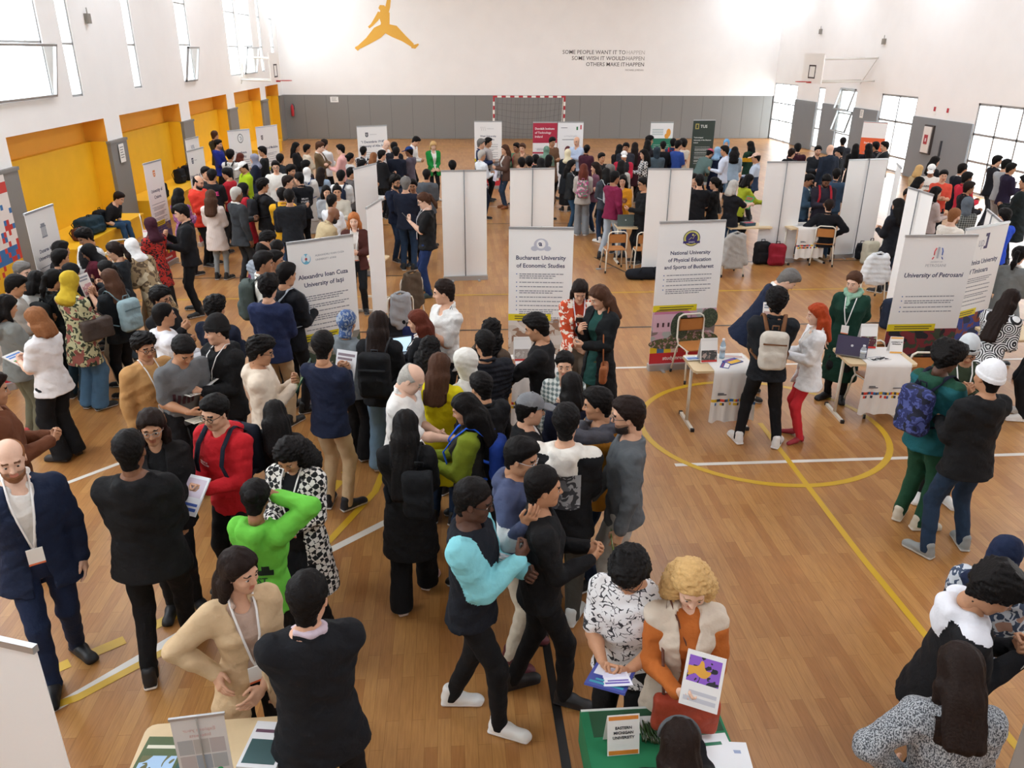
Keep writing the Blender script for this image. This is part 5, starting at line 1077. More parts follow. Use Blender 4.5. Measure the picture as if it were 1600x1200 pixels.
P(553, 345, 180, 'ginger', 'smiling woman with long ginger hair in brown jacket', h=1.66, fem=True, top=('openj', '#4c2620'), mid=('top', '#d8d0c8'), bot=TR, hair=('wavy', 'o'), sk='p', arms='ff', lany='#e8e4e0')
P(418, 376, 70, 'maroon', 'person in maroon sweater leaning with dark purple-black hair', h=1.64, top=('sweater', '#5e1c3c'), bot=TR, hair=('curly', 'k'), sk='m', arms='ff', lean=22)
P(412, 392, 40, 'baldbrown', 'balding brown-skinned man in grey puffer jacket', h=1.74, top=('puffer', '#868c94'), bot=TR, hair=('thin', 'k'), sk='t', arms='ff', hp=25)
P(434, 390, 30, 'creamneck', 'dark-haired young man in cream top beside the blue emblem banner', h=1.74, top=('sweater', '#d8c8ae'), bot=TR, hair=('fade', 'k'), sk='m', arms='ff', hp=8)
P(413, 411, 85, 'fadeboy', 'young man with faded haircut in white shirt and dark grey backpack', h=1.76, top=('shirt', '#e4e0d6'), bot=TR, hair=('quiff', 'k'), sk='t', arms='ff', hp=12)
P(430, 408, 90, 'behindfade', 'dark-haired young man hidden behind the faded haircut', h=1.74, top=('jacket', '#43433c'), bot=TR, hair=('short', 'k'), sk='t', arms='ff')
P(448, 430, 40, 'greystrap', 'young man in black jacket with grey backpack straps by the blue emblem banner', h=1.85, top=('hoodie', '#16181e'), bot=TR, hair=('short', 'k'), sk='m', arms='ff', hp=15)
P(420, 450, 10, 'navyback2', 'man with curly black hair in navy sweater and beige trousers, back to camera', h=1.78, top=('sweater', '#222c4e'), bot=('trousers', '#bfa684'), hair=('curly', 'k'), sk='l', arms='ff', hp=15)
P(186, 310, 100, 'seatedman', 'man in dark t-shirt and jeans sitting on the yellow bench using a phone', h=1.78, top=('tee', '#1a1f26'), bot=('jeans', '#2c4c6c'), hair=('short', 'd'), sk='p', arms='ff', lean=38, hp=10, sit=1, shoe=('#8a8880', '#e0dcd4'))
# --- centre back
P(568, 237, 20, 'bwjacket', 'person in black and white patterned jacket, back turned before the far banner', h=1.68, top=('jacket', ('blotch', '#1a1c22', '#d8d8d8', None, .8)), bot=TR, hair=('short', 'k'), sk='m', arms='ff')
P(566, 259, 80, 'dkright', 'young man in dark jacket facing right beside the grey-haired white shirt', h=1.70, top=('jacket', '#1c1f28'), bot=TR, hair=('short', 'k'), sk='m', arms='ff')
P(578, 274, 100, 'dkhair2', 'dark-haired man just behind the leaning grey-haired man', h=1.72, top=('sweater', '#e0dcd8'), bot=TR, hair=('short', 'k'), sk='m', arms='ff')
P(580, 288, 75, 'greylean', 'grey-haired man in white shirt leaning to the right', h=1.76, top=('shirt', '#dad9d6'), bot=('trousers', '#7c8088'), hair=('crop', 'g'), sk='p', arms='fq', lean=20)
P(604, 226, 120, 'baldwhite', 'bald man in white shirt before the farthest left banner', h=1.80, top=('shirt', '#eae8e6'), bot=TR, hair=('none', 'c'), sk='p', arms='ff', hp=30, lean=10)
P(616, 230, 20, 'dk3', 'dark-haired person between the bald man and the navy sweater', h=1.72, top=('jacket', '#1a1c24'), bot=TR, hair=('short', 'k'), sk='m', arms='ff')
P(619, 238, 5, 'navysw', 'broad man in navy sweater, back turned at the far left group', h=1.78, top=('sweater', '#161c2c'), bot=JD, hair=('short', 'k'), sk='l', arms='ff')
P(650, 221, 110, 'whlean', 'dark-haired man in white shirt leaning over', h=1.80, top=('shirt', '#ebe9e7'), bot=TR, hair=('short', 'k'), sk='l', arms='ff', hp=30, lean=15)
P(639, 237, 290, 'bluecap', 'person in blue cap and grey-purple hooded jacket', h=1.74, top=('hoodie', '#5a5460'), bot=('trousers', '#4c1c26'), hair=('short', 'k'), wear=('cap', '#1f3c78'), sk='b', arms='ff')
P(677, 228, 165, 'greenblazer', 'blond woman in bright green blazer and black trousers', h=1.68, fem=True, top=('blazer', '#1b8a3c'), bot=('slim', '#17171a'), hair=('long', 'y'), sk='p', arms='oo', lany='#e8e4e0', hp=25, shoe=('#d8d0c4', '#d8d0c4'))
P(597, 243, 60, 'blk4', 'dark-haired man in black jacket, far left cluster', h=1.72, top=('jacket', '#15161a'), bot=TR, hair=('short', 'k'), sk='l', arms='ff')
P(584, 246, 30, 'brbob', 'woman with light brown hair in black and white top', h=1.60, fem=True, top=('jacket', ('plaid', '#26262a', '#d6d4d0')), bot=TR, hair=('bob', 'c'), sk='l', arms='ff')
P(667, 274, 10, 'greyhoodback', 'young man in grey hoodie standing near the blank white banner', h=1.70, top=('hoodie', '#54585e'), bot=TR, hair=('fade', 'k'), sk='m', arms='ff')
P(618, 285, 130, 'beardglass', 'dark-haired bearded man with glasses in navy jacket', h=1.74, top=('jacket', '#1a2136'), bot=JD, hair=('curly', 'k'), sk='m', arms='ff', beard=1, glasses=True)
P(634, 288, 10, 'navyjumper', 'grey-haired man in navy jumper with pink hem and jeans, back turned', h=1.80, top=('sweater', '#161c2e'), bot=('jeans', '#22354e'), hair=('short', 'g'), sk='l', arms='ff', fat=1.08)
P(645, 291, 185, 'facing5', 'tanned dark-haired man facing the navy jumper', h=1.74, top=('sweater', '#c4beb6'), bot=TR, hair=('short', 'k'), sk='t', arms='ff')
P(662, 314, 265, 'blktee2', 'long-haired man in black t-shirt and blue jeans with lanyard, looking at phone', h=1.82, top=('tee', '#141416'), bot=('jeans', '#1c2f5a'), hair=('pony', 'b'), sk='p', arms='pd', hp=25, lany='#e8e8ee', glasses=True, fat=1.12, stance='w', shoe=('#2c3a38', '#44504c'))
P(707, 260, 0, 'behindbanner', 'dark-haired head showing above the first blank white banner', h=1.72, top=('jacket', BK), bot=TR, hair=('short', 'k'), sk='m', arms='ff')
P(752, 225, 95, 'greynavy', 'grey-haired man in navy jacket near the middle banner', h=1.78, top=('jacket', '#1e2c50'), bot=('trousers', NV), hair=('short', 'g'), sk='l', arms='ff')
P(763, 223, 100, 'greyshirt', 'dark-haired man in pale grey shirt in profile', h=1.80, top=('shirt', '#b3aaa6'), bot=TR, hair=('short', 'k'), sk='m', arms='ff')
P(753, 243, 60, 'whshirtgrey', 'grey-haired man in white shirt, back turned above the second blank banner', h=1.74, top=('shirt', '#dfe3e8'), bot=('trousers', NV), hair=('crop', 'w'), sk='m', arms='ff')
P(789, 234, 250, 'brvest', 'woman with long brown hair in brown open jacket and jeans', h=1.70, fem=True, top=('openj', '#5a4238'), bot=('slim', '#2c3c50'), hair=('long', 'b'), sk='l', arms='ff', inner='#c8c4c0', shoe=('#8a5028', '#8a5028'))
P(807, 231, 230, 'coralgreen', 'man in coral shirt under green open jacket', h=1.74, top=('openj', '#5c7c60'), bot=JN, hair=('short', 'k'), sk='t', arms='ff', inner='#d8505a')
P(816, 232, 200, 'behindcg', 'tan person behind the coral shirt', h=1.72, top=('jacket', '#8a6a50'), bot=TR, hair=('short', 'b'), sk='l', arms='ff')
P(815, 255, 0, 'row1', 'first of four dark heads from the left above the second blank banner', h=1.70, top=('jacket', NV), bot=TR, hair=('short', 'k'), sk='m', arms='ff')
P(827, 254, 0, 'row2', 'second of four dark heads from the left above the second blank banner', h=1.70, top=('jacket', BK), bot=TR, hair=('curly', 'k'), sk='m', arms='ff')
P(837, 250, 0, 'row3', 'third of four dark heads from the left above the second blank banner', h=1.74, top=('jacket', CH), bot=TR, hair=('short', 'k'), sk='m', arms='ff')
P(845, 256, 0, 'row4', 'fourth of four dark heads from the left above the second blank banner', h=1.70, top=('jacket', BK), bot=TR, hair=('bob', 'k'), sk='m', arms='ff')
P(863, 222, 150, 'brownman', 'dark-haired man in brown sweater before the crimson banner', h=1.78, top=('sweater', '#6a4c36'), bot=TR, hair=('short', 'k'), sk='m', arms='ff', hp=20)
P(854, 235, 20, 'greenhijab', 'woman in sage green hijab', h=1.64, fem=True, top=('coat', '#6c8674'), bot=('skirt', '#5c7464'), hair=None, wear=('hijab', '#6f8f7c'), sk='l', arms='ff')
P(858, 250, 40, 'brownhood', 'person with dark hair in light brown coat below the green hijab', h=1.64, fem=True, top=('coat', '#6a503e'), bot=TR, hair=('bob', 'k'), sk='m', arms='ff')
P(901, 221, 215, 'baldblue', 'bald man in light blue shirt before the arabic banner', h=1.80, top=('shirt', '#b4c2d8'), bot=TR, hair=('none', 'k'), sk='l', arms='xf', hp=15, fat=1.1)
P(887, 240, 10, 'creamhijab', 'woman in cream hijab and dark coat, back turned', h=1.66, fem=True, top=('coat', '#1c2026'), bot=('skirt', BK), hair=None, wear=('hijab', '#e2d6b4'), sk='l', arms='ff')
P(917, 234, 30, 'maroonback', 'woman with dark hair in maroon jacket before the bald man', h=1.68, fem=True, top=('jacket', '#4a2434'), bot=TR, hair=('bun', 'k'), sk='m', arms='ff')
P(940, 247, 150, 'boydark', 'dark-haired boy in black standing alone before open floor', h=1.66, top=('sweater', BK), bot=TR, hair=('short', 'k'), sk='m', arms='ff')
P(893, 259, 100, 'whitescarf', 'woman with white scarf in dark jacket and jeans facing right', h=1.66, fem=True, top=('openj', '#26282a'), bot=('jeans', '#33516c'), hair=('long', 'k'), sk='l', arms='ff', inner='#e0e0e4')
P(912, 265, 10, 'pinkpack', 'woman with long reddish brown hair, grey trousers and pink patterned backpack', h=1.66, fem=True, top=('jacket', '#b9b2aa'), bot=('wide', '#85888c'), hair=('wavy', 'a'), sk='l', arms='ff', shoe=('#e8e4de', '#ffffff'))
P(930, 262, 280, 'pinkgirl', 'woman with long dark hair in mauve jacket facing left', h=1.66, fem=True, top=('jacket', '#7c5262'), bot=JD, hair=('long', 'd'), sk='l', arms='ff', shoe=('#e8e4de', '#ffffff'))
P(947, 272, 350, 'greybpk', 'dark-haired woman wearing a pale grey backpack behind the maroon sweater', h=1.64, fem=True, top=('jacket', '#3c4048'), bot=JD, hair=('long', 'k'), sk='m', arms='ff', shoe=('#e8e4de', '#ffffff'))
P(953, 266, 290, 'greyhairm', 'grey-haired man in grey patterned shirt behind the maroon sweater', h=1.72, top=('shirt', '#8c9098'), bot=TR, hair=('short', 'g'), sk='l', arms='ff')
P(961, 278, 60, 'maroonsw', 'man in maroon sweater and pale jeans beside the laptop table', h=1.80, top=('sweater', '#7a1c40'), bot=('jeans', '#b0bcc8'), hair=('fade', 'k'), sk='t', arms='fd', stance='s', shoe=('#1c1c22', '#1c1c22'), lean=4)
P(973, 283, 200, 'mustardw', 'smiling woman in mustard yellow sweater', h=1.66, fem=True, top=('sweater', '#d08c1c'), bot=JD, hair=('wavy', 'k'), sk='l', arms='ff')
P(1005, 288, 260, 'glassblk', 'person with glasses in black sweatshirt at the laptop table', h=1.74, top=('sweater', '#151517'), bot=TR, hair=('short', 'k'), sk='m', arms='fd', glasses=True)
P(971, 259, 20, 'longgrey', 'woman with long black hair in light grey jacket', h=1.68, fem=True, top=('jacket', '#b4b2aa'), bot=TR, hair=('long', 'k'), sk='m', arms='ff')
P(975, 244, 190, 'whcapred', 'person in white cap with red sleeves', h=1.70, top=('bomber', '#1c1c20', 'sleeves', '#b0203a'), bot=TR, hair=('short', 'k'), wear=('cap', '#e6e4e0'), sk='m', arms='ff')
P(968, 233, 30, 'c1', 'woman with long black hair behind the white cap', h=1.66, fem=True, top=('jacket', '#1e1e22'), bot=TR, hair=('long', 'k'), sk='m', arms='ff')
P(978, 231, 200, 'c2', 'tanned dark-haired man facing the camera behind the white cap', h=1.74, top=('jacket', '#2a2c34'), bot=TR, hair=('short', 'k'), sk='t', arms='ff')
P(992, 230, 10, 'longmar', 'woman with very long hair in dark maroon coat, back turned', h=1.68, fem=True, top=('coat', '#44222a'), bot=TR, hair=('vlong', 'd'), sk='m', arms='ff')
P(1006, 241, 270, 'checkw', 'woman with long black hair in black and white checked top', h=1.68, fem=True, top=('shirt', ('checker', '#1c1c20', '#dcdcda')), bot=TR, hair=('wavy', 'k'), sk='l', arms='ff')
P(1012, 226, 30, 'c3', 'dark-haired woman behind the checked top', h=1.70, fem=True, top=('jacket', '#2a262a'), bot=TR, hair=('bob', 'k'), sk='m', arms='ff')
P(1015, 220, 100, 'c4', 'dark-haired man at the edge of the green banner', h=1.74, top=('jacket', '#34303a'), bot=TR, hair=('curly', 'k'), sk='m', arms='ff')
P(1026, 237, 5, 'slate', 'person with hood in slate blue hoodie, back turned before the green banner', h=1.66, top=('hoodie', '#4c5c66'), bot=TR, hair=None, wear=('hood', '#26323c'), sk='m', arms='ff')
P(1036, 228, 10, 'blk6', 'short-haired boy in black sweatshirt before the green banner', h=1.70, top=('sweater', '#16171b'), bot=TR, hair=('fade', 'k'), sk='m', arms='ff')
P(1052, 224, 30, 'redbp', 'young man in navy jacket with red and navy backpack', h=1.76, top=('jacket', '#22345a'), bot=TR, hair=('short', 'k'), sk='m', arms='ff')
P(1060, 227, 60, 'c5', 'young man in blue top between the red backpack and the cream t-shirt', h=1.74, top=('tee', '#2c4a94'), bot=TR, hair=('short', 'k'), sk='m', arms='ff')
P(1067, 225, 330, 'creamtee', 'dark-haired man in cream t-shirt seen from behind', h=1.76, top=('tee', '#dcd2c0'), bot=TR, hair=('curly', 'k'), sk='m', arms='ff')
# --- right back
P(1109, 240, 60, 'pinkhat', 'person in pink cap and green-grey sweater bending forward', h=1.72, top=('sweater', '#5a706c'), bot=TR, hair=('short', 'k'), wear=('cap', '#c85a74'), sk='m', arms='ff', lean=40)
P(1121, 236, 40, 'lightblueh', 'woman in light blue hijab and navy coat in the back right', h=1.64, fem=True, top=('coat', '#1c2440'), bot=('skirt', '#1c2440'), hair=None, wear=('hijab', '#8fb4d4'), sk='l', arms='ff')
P(1135, 224, 200, 'tallblueh', 'person in sky blue hood behind the light blue shirt', h=1.72, fem=True, top=('coat', '#6c98bc'), bot=('skirt', '#4c6c8c'), hair=None, wear=('hijab', '#6ea8d4'), sk='l', arms='ff')
P(1132, 236, 290, 'ltblueshirt', 'dark-haired man in light blue shirt and black trousers', h=1.78, top=('shirt', '#ccd4e4'), bot=TR, hair=('short', 'k'), sk='m', arms='fd')
P(1148, 237, 20, 'curldenim', 'woman with curly black hair in pale denim jacket', h=1.68, fem=True, top=('jacket', '#9db2c4'), bot=('jeans', '#8ca4b8'), hair=('curlylong', 'k'), sk='m', arms='ff')
P(1172, 228, 330, 'jersey', 'woman with long black hair in green and yellow jersey', h=1.70, fem=True, top=('hoodie', '#1c3a2a', 'band', '#d8a020'), bot=TR, hair=('long', 'k'), sk='m', arms='ff')
P(1181, 247, 290, 'peachcap', 'man in peach cap and pale blue checked shirt', h=1.72, top=('shirt', '#b4c0d0', 'lower', '#2c3c54'), bot=TR, hair=('short', 'k'), wear=('cap', '#dcb8a4'), sk='m', arms='ff')
P(1170, 282, 80, 'limetop', 'woman in lime yellow sweater reaching to the right', h=1.66, fem=True, top=('sweater', '#a4ac28'), bot=TR, hair=('bob', 'k'), sk='t', arms='rr', lean=15)
P(1146, 292, 60, 'greywoman', 'grey-haired woman in black t-shirt and jeans holding a green folder', h=1.68, fem=True, top=('tee', '#141419'), bot=('jeans', '#2e4868'), hair=('bob', 'w'), sk='p', arms='rr', fat=1.15)
P(1116, 287, 300, 'blkglass', 'woman with dark tied hair and glasses in black top', h=1.68, fem=True, top=('sweater', '#141416'), bot=TR, hair=('pony', 'k'), sk='l', arms='ff', glasses=True)
P(1093, 283, 10, 'blkt3', 'short-haired man in black t-shirt, back turned beside the woman with glasses', h=1.76, top=('tee', '#121216'), bot=TR, hair=('fade', 'k'), sk='l', arms='ff')
P(1084, 281, 160, 'hid7', 'person partly hidden beside the third blank banner', h=1.66, top=('jacket', '#1c1a20'), bot=TR, hair=('short', 'k'), sk='l', arms='ff')
P(1246, 232, 10, 'maroonb', 'man in dark maroon jacket above the fourth blank banner', h=1.76, top=('jacket', '#3c1a26'), bot=TR, hair=('short', 'k'), sk='l', arms='ff')
P(1237, 240, 60, 'mb2', 'person in black beside the dark maroon jacket', h=1.70, top=('jacket', BK), bot=TR, hair=('short', 'd'), sk='l', arms='ff')
P(1278, 236, 190, 'facecam', 'dark-bearded man in black coat facing the camera', h=1.78, top=('jacket', '#24282e'), bot=TR, hair=('short', 'k'), sk='l', arms='ff', beard=1)
P(1297, 234, 350, 'baldnavy', 'bald man in navy striped jacket and jeans, back turned', h=1.82, top=('jacket', '#1c2636'), bot=('jeans', '#3c546c'), hair=('none', 'g'), sk='p', arms='dd', fat=1.1)
P(1311, 238, 300, 'darkcap', 'person in dark knit cap and black coat beside the bald man', h=1.72, top=('jacket', '#15171d'), bot=TR, hair=('short', 'k'), wear=('beanie', '#181a20'), sk='l', arms='ff')
P(1317, 222, 20, 'farboy', 'short-haired boy in dark jacket against the bright window', h=1.74, top=('jacket', '#2c2e34'), bot=TR, hair=('short', 'k'), sk='m', arms='ff')
P(1337, 232, 20, 'longblk1', 'woman with long black hair left of the orange banner', h=1.70, fem=True, top=('coat', '#15161a'), bot=TR, hair=('long', 'k'), sk='m', arms='ff')
P(1357, 232, 5, 'longblk2', 'woman with long black hair in front of the orange banner', h=1.70, fem=True, top=('jacket', '#14161e'), bot=TR, hair=('long', 'k'), sk='m', arms='ff')
P(1368, 229, 340, 'blk8', 'dark-haired person touching the right side of the orange banner', h=1.74, top=('jacket', '#16171c'), bot=TR, hair=('short', 'k'), sk='m', arms='ff')
P(1382, 229, 285, 'profblk', 'man in dark green jacket in profile beside the orange banner', h=1.76, top=('jacket', '#22282a'), bot=TR, hair=('short', 'k'), sk='l', arms='ff', lany='#e8e4e0')
P(1263, 282, 130, 'plaidman', 'man in green plaid shirt under denim jacket', h=1.74, top=('openj', '#3c5468'), bot=JD, hair=('short', 'k'), sk='t', arms='ff', inner=('plaid', '#d0d8d0', '#1c4c44'), hp=25)
P(1291, 283, 190, 'dkhood', 'man in dark purple hoodie looking down behind the seated man', h=1.78, top=('hoodie', '#2c2834'), bot=TR, hair=('short', 'k'), sk='b', arms='ff', hp=35, beard=1)
P(1307, 273, 30, 'bluejk', 'young man in blue-grey jacket behind the dark hoodie', h=1.72, top=('jacket', '#33475c'), bot=JN, hair=('short', 'k'), sk='m', arms='ff')
P(1295, 322, 20, 'seatblk', 'man in black jacket seated on a school chair, back turned', h=1.76, top=('jacket', '#121319'), bot=('jeans', '#2c4460'), hair=('fade', 'd'), sk='l', arms='hh', sit=1, shoe=('#8a7050', '#c8b89c'))
P(1403, 322, 340, 'blksuitw', 'woman with long black hair in black suit, back turned', h=1.70, fem=True, top=('blazer', '#15171e'), bot=('trousers', '#14161c'), hair=('wavy', 'k'), sk='l', arms='ff')
P(1419, 306, 200, 'hidden9', 'person in dark navy hidden behind the narrow white banner', h=1.72, top=('jacket', '#1c2230'), bot=JD, hair=('short', 'k'), sk='t', arms='ff')
P(1436, 286, 100, 'wface', 'dark-haired woman in profile behind the narrow white banner', h=1.64, fem=True, top=('jacket', '#2c2a2e'), bot=TR, hair=('bob', 'k'), sk='l', arms='ff')
P(1462, 302, 90, 'wprofile', 'woman with long dark hair in pinkish top facing right', h=1.66, fem=True, top=('shirt', '#b8a6a0'), bot=TR, hair=('long', 'k'), sk='l', arms='ff')
P(1455, 266, 215, 'whcap2', 'young man in white cap and white sweatshirt with black lettering', h=1.78, top=('sweater', '#e8e2d8'), bot=TR, hair=('short', 'k'), wear=('cap', '#efeeea'), sk='t', arms='ff', hp=25)
P(1461, 253, 90, 'blkbehind', 'dark-haired woman just behind the white cap and sweatshirt', h=1.72, fem=True, top=('jacket', '#1c1c22'), bot=TR, hair=('long', 'k'), sk='l', arms='ff')
P(1436, 266, 60, 'beigehood', 'person with sandy hair in beige top left of the white cap', h=1.58, fem=True, top=('sweater', '#c2a880'), bot=TR, hair=('bob', 'y'), sk='l', arms='ff')
P(1474, 275, 200, 'orangepk', 'person in orange-red top behind the white sweatshirt', h=1.66, top=('tee', '#d8503c'), bot=TR, hair=('short', 'k'), sk='l', arms='ff')
P(1504, 265, 80, 'dksuit', 'man in dark suit with white shirt collar near the large glass door', h=1.78, top=('blazer', '#151a24'), bot=TR, hair=('fade', 'k'), sk='m', arms='ff')
P(1511, 279, 90, 'redjk2', 'man in raspberry red jacket near the large glass door', h=1.76, top=('jacket', '#c8283c'), bot=TR, hair=('short', 'k'), sk='b', arms='ff')
P(1514, 294, 95, 'dkfront', 'dark-haired person in black, in front of the raspberry jacket', h=1.70, top=('jacket', '#1c1a1e'), bot=TR, hair=('short', 'd'), sk='t', arms='ff')
P(1511, 319, 20, 'greyhijab', 'person in grey hood and plaid shirt at the right tables', h=1.66, fem=True, top=('shirt', ('plaid', '#8a8e88', '#3a3e3c', None, 1.6)), bot=TR, hair=None, wear=('hood', '#5c646c'), sk='m', arms='ff')
P(1491, 338, 70, 'baldbeard', 'balding man with red beard in white t-shirt behind the flame emblem banner', h=1.74, top=('tee', '#e4ddd2'), bot=TR, hair=('crop', 'c'), sk='p', arms='ff', beard=1, fat=1.1)
P(1558, 252, 100, 'pinkcoll', 'young man in black jacket with pink collar, hands raised', h=1.78, top=('jacket', '#1c1c22'), bot=('trousers', '#3c4048'), hair=('short', 'k'), sk='l', arms='pp')
P(1572, 258, 80, 'ltgrey', 'young man in light grey sweatshirt and pale trousers, back turned', h=1.80, top=('sweater', '#a6a9ac'), bot=('joggers', '#b4b0ac'), hair=('short', 'k'), sk='l', arms='ff')
P(1580, 264, 100, 'purplepk', 'person in dark purple jacket right of the light grey sweatshirt', h=1.72, top=('jacket', '#241c34'), bot=TR, hair=('short', 'k'), sk='m', arms='ff')
P(1602, 285, 320, 'edgedark', 'tall man in dark green-black coat cut off by the right edge', h=1.84, top=('coat', '#171f20'), bot=TR, hair=('short', 'k'), sk='m', arms='ff', fat=1.15)
P(1569, 338, 350, 'royalblue', 'young man in royal blue sweatshirt behind the right banner', h=1.70, top=('sweater', '#1e48c0'), bot=TR, hair=('short', 'k'), sk='m', arms='ff')

def _loc(i):
    u, v, a, k = SPECS[i]; h = k.get('h', 1.7)*HS[i]; ln = math.radians(k.get('lean', 0)); hz = (.93-.3*(1-math.cos(ln)))*h; fa = math.radians(a[0]); off = .25*math.sin(ln)
    if k.get('sit'): hz -= .43
    q = at(u, v, hz); return np.array((q.x-off*math.sin(fa), q.y-off*math.cos(fa)))
HS = [1.0]*len(SPECS); LIM = []
XY = [_loc(i) for i in range(len(SPECS))]
for i, (u, v, a, k) in enumerate(SPECS): LIM.append(0 if (k.get('sit') or 'pos' in k) else (.035 if XY[i][1] < 7 else .05 if XY[i][1] < 12 else .065))
for it in range(60):
    for i in range(len(SPECS)):
        for j in range(i+1, len(SPECS)):
            d = XY[i]-XY[j]
            if abs(d[0]) < .5 and abs(d[1]) < .42 and np.hypot(d[0], d[1]*1.2) < .46:
                n_, f_ = (i, j) if d[1] < 0 else (j, i)
                HS[n_] = min(1+LIM[n_], HS[n_]+.004); HS[f_] = max(1-LIM[f_], HS[f_]-.004); XY[n_] = _loc(n_); XY[f_] = _loc(f_)
for i, (u, v, a, k) in enumerate(SPECS):
    k = dict(k); k['h'] = k.get('h', 1.7)*HS[i]; person(u, v, *a, **k)
# ------------------------------------------------------------------ roll-up banners
PAPER = mat('banner_fabric', '#f1efec', .55, spec=.3); INK = '#2c3358'
def flat(mb, x0, x1, z0, z1, y, m=0, t=.001): mb.box((x0, y-t, z0), (x1, y, z1), m)
def disc(mb, cx, cz, rx, rz, y, m=0, n=24, t=.001):
    v = [(cx+rx*math.cos(2*math.pi*i/n), yy, cz+rz*math.sin(2*math.pi*i/n)) for yy in (y-t, y) for i in range(n)]
    mb.add(v, [tuple(range(n)), tuple(range(2*n-1, n-1, -1))]+[(i, i+n, (i+1) % n+n, (i+1) % n) for i in range(n)], m)
def banner(A, B, label, back=False, w=None, h=2.05, bg='#f1efec', title=(), ts=.075, ty=1.6, tcol=INK, talign='CENTER', logo=None, bullets=0, by=1.35, photo=None, tagc=None, bands=(), yellow=True, rz=None, italic=0):
    A, B = Vector(A), Vector(B)
    if back: A, B = B, A
    c = (A+B)/2; d = B-A; W = w or min(max(d.length, .72), .98)
    o = empty('roll_up_banner', (c.x, c.y, 0), math.atan2(d.y, d.x) if rz is None else rz); tag(o, label, 'banner', 'roll-up banners around the hall')
    k = MB(); k.rbox((-W/2-.01, -.05, 0), (W/2+.01, .06, .085), .02); k.box((-W*.3-.02, -.14, 0), (-W*.3+.02, .16, .015)); k.box((W*.3-.02, -.14, 0), (W*.3+.02, .16, .015)); k.build('base', ALU, o)
    k = MB(); k.box((-W/2, -.012, h-.03), (W/2, .012, h)); k.build('top_rail', ALU, o)
    k = MB(); k.tube([(0, .035, .06), (0, .03, h-.01), (0, .0, h-.005)], .0095); k.build('pole', mat('grey_pole', '#77797c', .4, .3), o)
    k = MB(); n = 14
    v = []
    for i in range(n+1):
        for j in range(2): v.append((-W/2+W*j, -.004+.004*math.sin(i*1.3), .08+(h-.11)*i/n))
    k.box((-W/2, -.003, .08), (W/2, .001, h-.03)); p = k.build('panel', mat('banner_fabric', bg, .55, spec=.3), o); y = -.0032
    s = W/.9
    z = h*ty/2.05
    for i, t in enumerate(title):
        lx = {'CENTER': 0, 'LEFT': -W*.42}[talign]; link('lettering', textmesh(t, ts*s, mat('ink', tcol), talign, .018, shear=italic), p, (lx, y, z-i*ts*1.35*s), (math.pi/2, 0, 0))
    z -= len(title)*ts*1.35*s
    if bullets:
        k = MB(); rnd = random.Random(label); z0 = h*by/2.05
        for i in range(bullets):
            flat(k, -W*.38, -W*.365, z0-.004, z0+.01, y, 1)
            for j in range(rnd.choice((1, 1, 2, 3))):
                x = -W*.33; xe = W*(.36-.18*rnd.random()*(j > 0))
                while x < xe:
                    l = rnd.uniform(.02, .06); flat(k, x, min(x+l, xe), z0-.003, z0+.009, y, 0); x += l+.008
                z0 -= .026
            z0 -= .03
        tag(k.build('text_lines', [mat('print_grey', '#8e8f96' if bg[1] > 'a' else '#c9cdca'), mat('print_blue', '#4a6aa8')], p), kind='stuff')
    if photo:
        z1, z0, c1, c2, c3 = photo; k = MB(); flat(k, -W/2, W/2, z0, z1, y); k.build('picture', patmat('blotch', c1, c2, c3, .5), p)
    if tagc: k = MB(); flat(k, -W/2, W*.18, tagc-.045, tagc+.045, y-.001); q_ = k.build('name_strip', mat('yellow_print', '#e3cf1e'), p); k = MB(); flat(k, -W*.4, W*.1, tagc-.022, tagc-.01, y-.0025); flat(k, -W*.4, W*.13, tagc+.008, tagc+.02, y-.0025); k.build('strip_text', mat('ink', '#55552a'), q_)
    for z0, z1, c in bands: k = MB(); flat(k, -W/2, W/2, z0, z1, y); k.build('colour_band', mat('print', c, .55), p)
    if logo: logo(p, y, s, W)
    return o
def squares(p, W, z0, z1, y=-.0032):
    k = MB(); cs = ['#e8c62a', '#3f6ea0', '#e8c62a', '#e9ddd0', '#c83a34', '#e8c62a', '#3f6ea0', '#e9ddd0', '#c83a34']; n = len(cs)
    for i in range(n): flat(k, -W/2+W*i/n, -W/2+W*(i+1)/n, z0, z1, y, i)
    k.build('colour_squares', [mat('print', c, .55) for c in cs], p)
def L_(fn): return fn
def lg_shield(p, y, s, W):
    k = MB(); cx = -W*.24; z = 1.83; disc(k, cx, z, .062*s, .068*s, y, 0); disc(k, cx-.028*s, z+.01, .026*s, .05*s, y-.001, 1); disc(k, cx+.028*s, z+.01, .026*s, .05*s, y-.001, 1); disc(k, cx, z, .016*s, .018*s, y-.002, 2); k.build('emblem', [mat('print', '#6fb4cf'), mat('print', '#e3eef2'), mat('print', '#a84a4a')], p)
    for i, t in enumerate(('ALEXANDRU IOAN CUZA', 'UNIVERSITY of IASI')): link('lettering', textmesh(t, .034*s, mat('ink', '#8b8f98'), 'LEFT'), p, (-W*.1, y, 1.855-.05*i), (math.pi/2, 0, 0))
def lg_ase(p, y, s, W):
    k = MB(); z = 1.83; disc(k, 0, z, .1*s, .085*s, y, 0); disc(k, -.09*s, z-.05, .05*s, .035*s, y-.0004, 0); disc(k, .09*s, z-.05, .05*s, .035*s, y-.0004, 0); disc(k, 0, z+.005, .062*s, .062*s, y-.001, 1); k.build('emblem', [mat('print', '#bfc0cc'), mat('print', '#f0efee')], p)
    link('lettering', textmesh('a', .1*s, mat('ink', INK), bold=.02), p, (-.005, y-.002, z+.01), (math.pi/2, 0, 0)); link('lettering', textmesh('c', .08*s, mat('ink', INK)), p, (-.02, y-.002, z+.015), (math.pi/2, 0, 0))
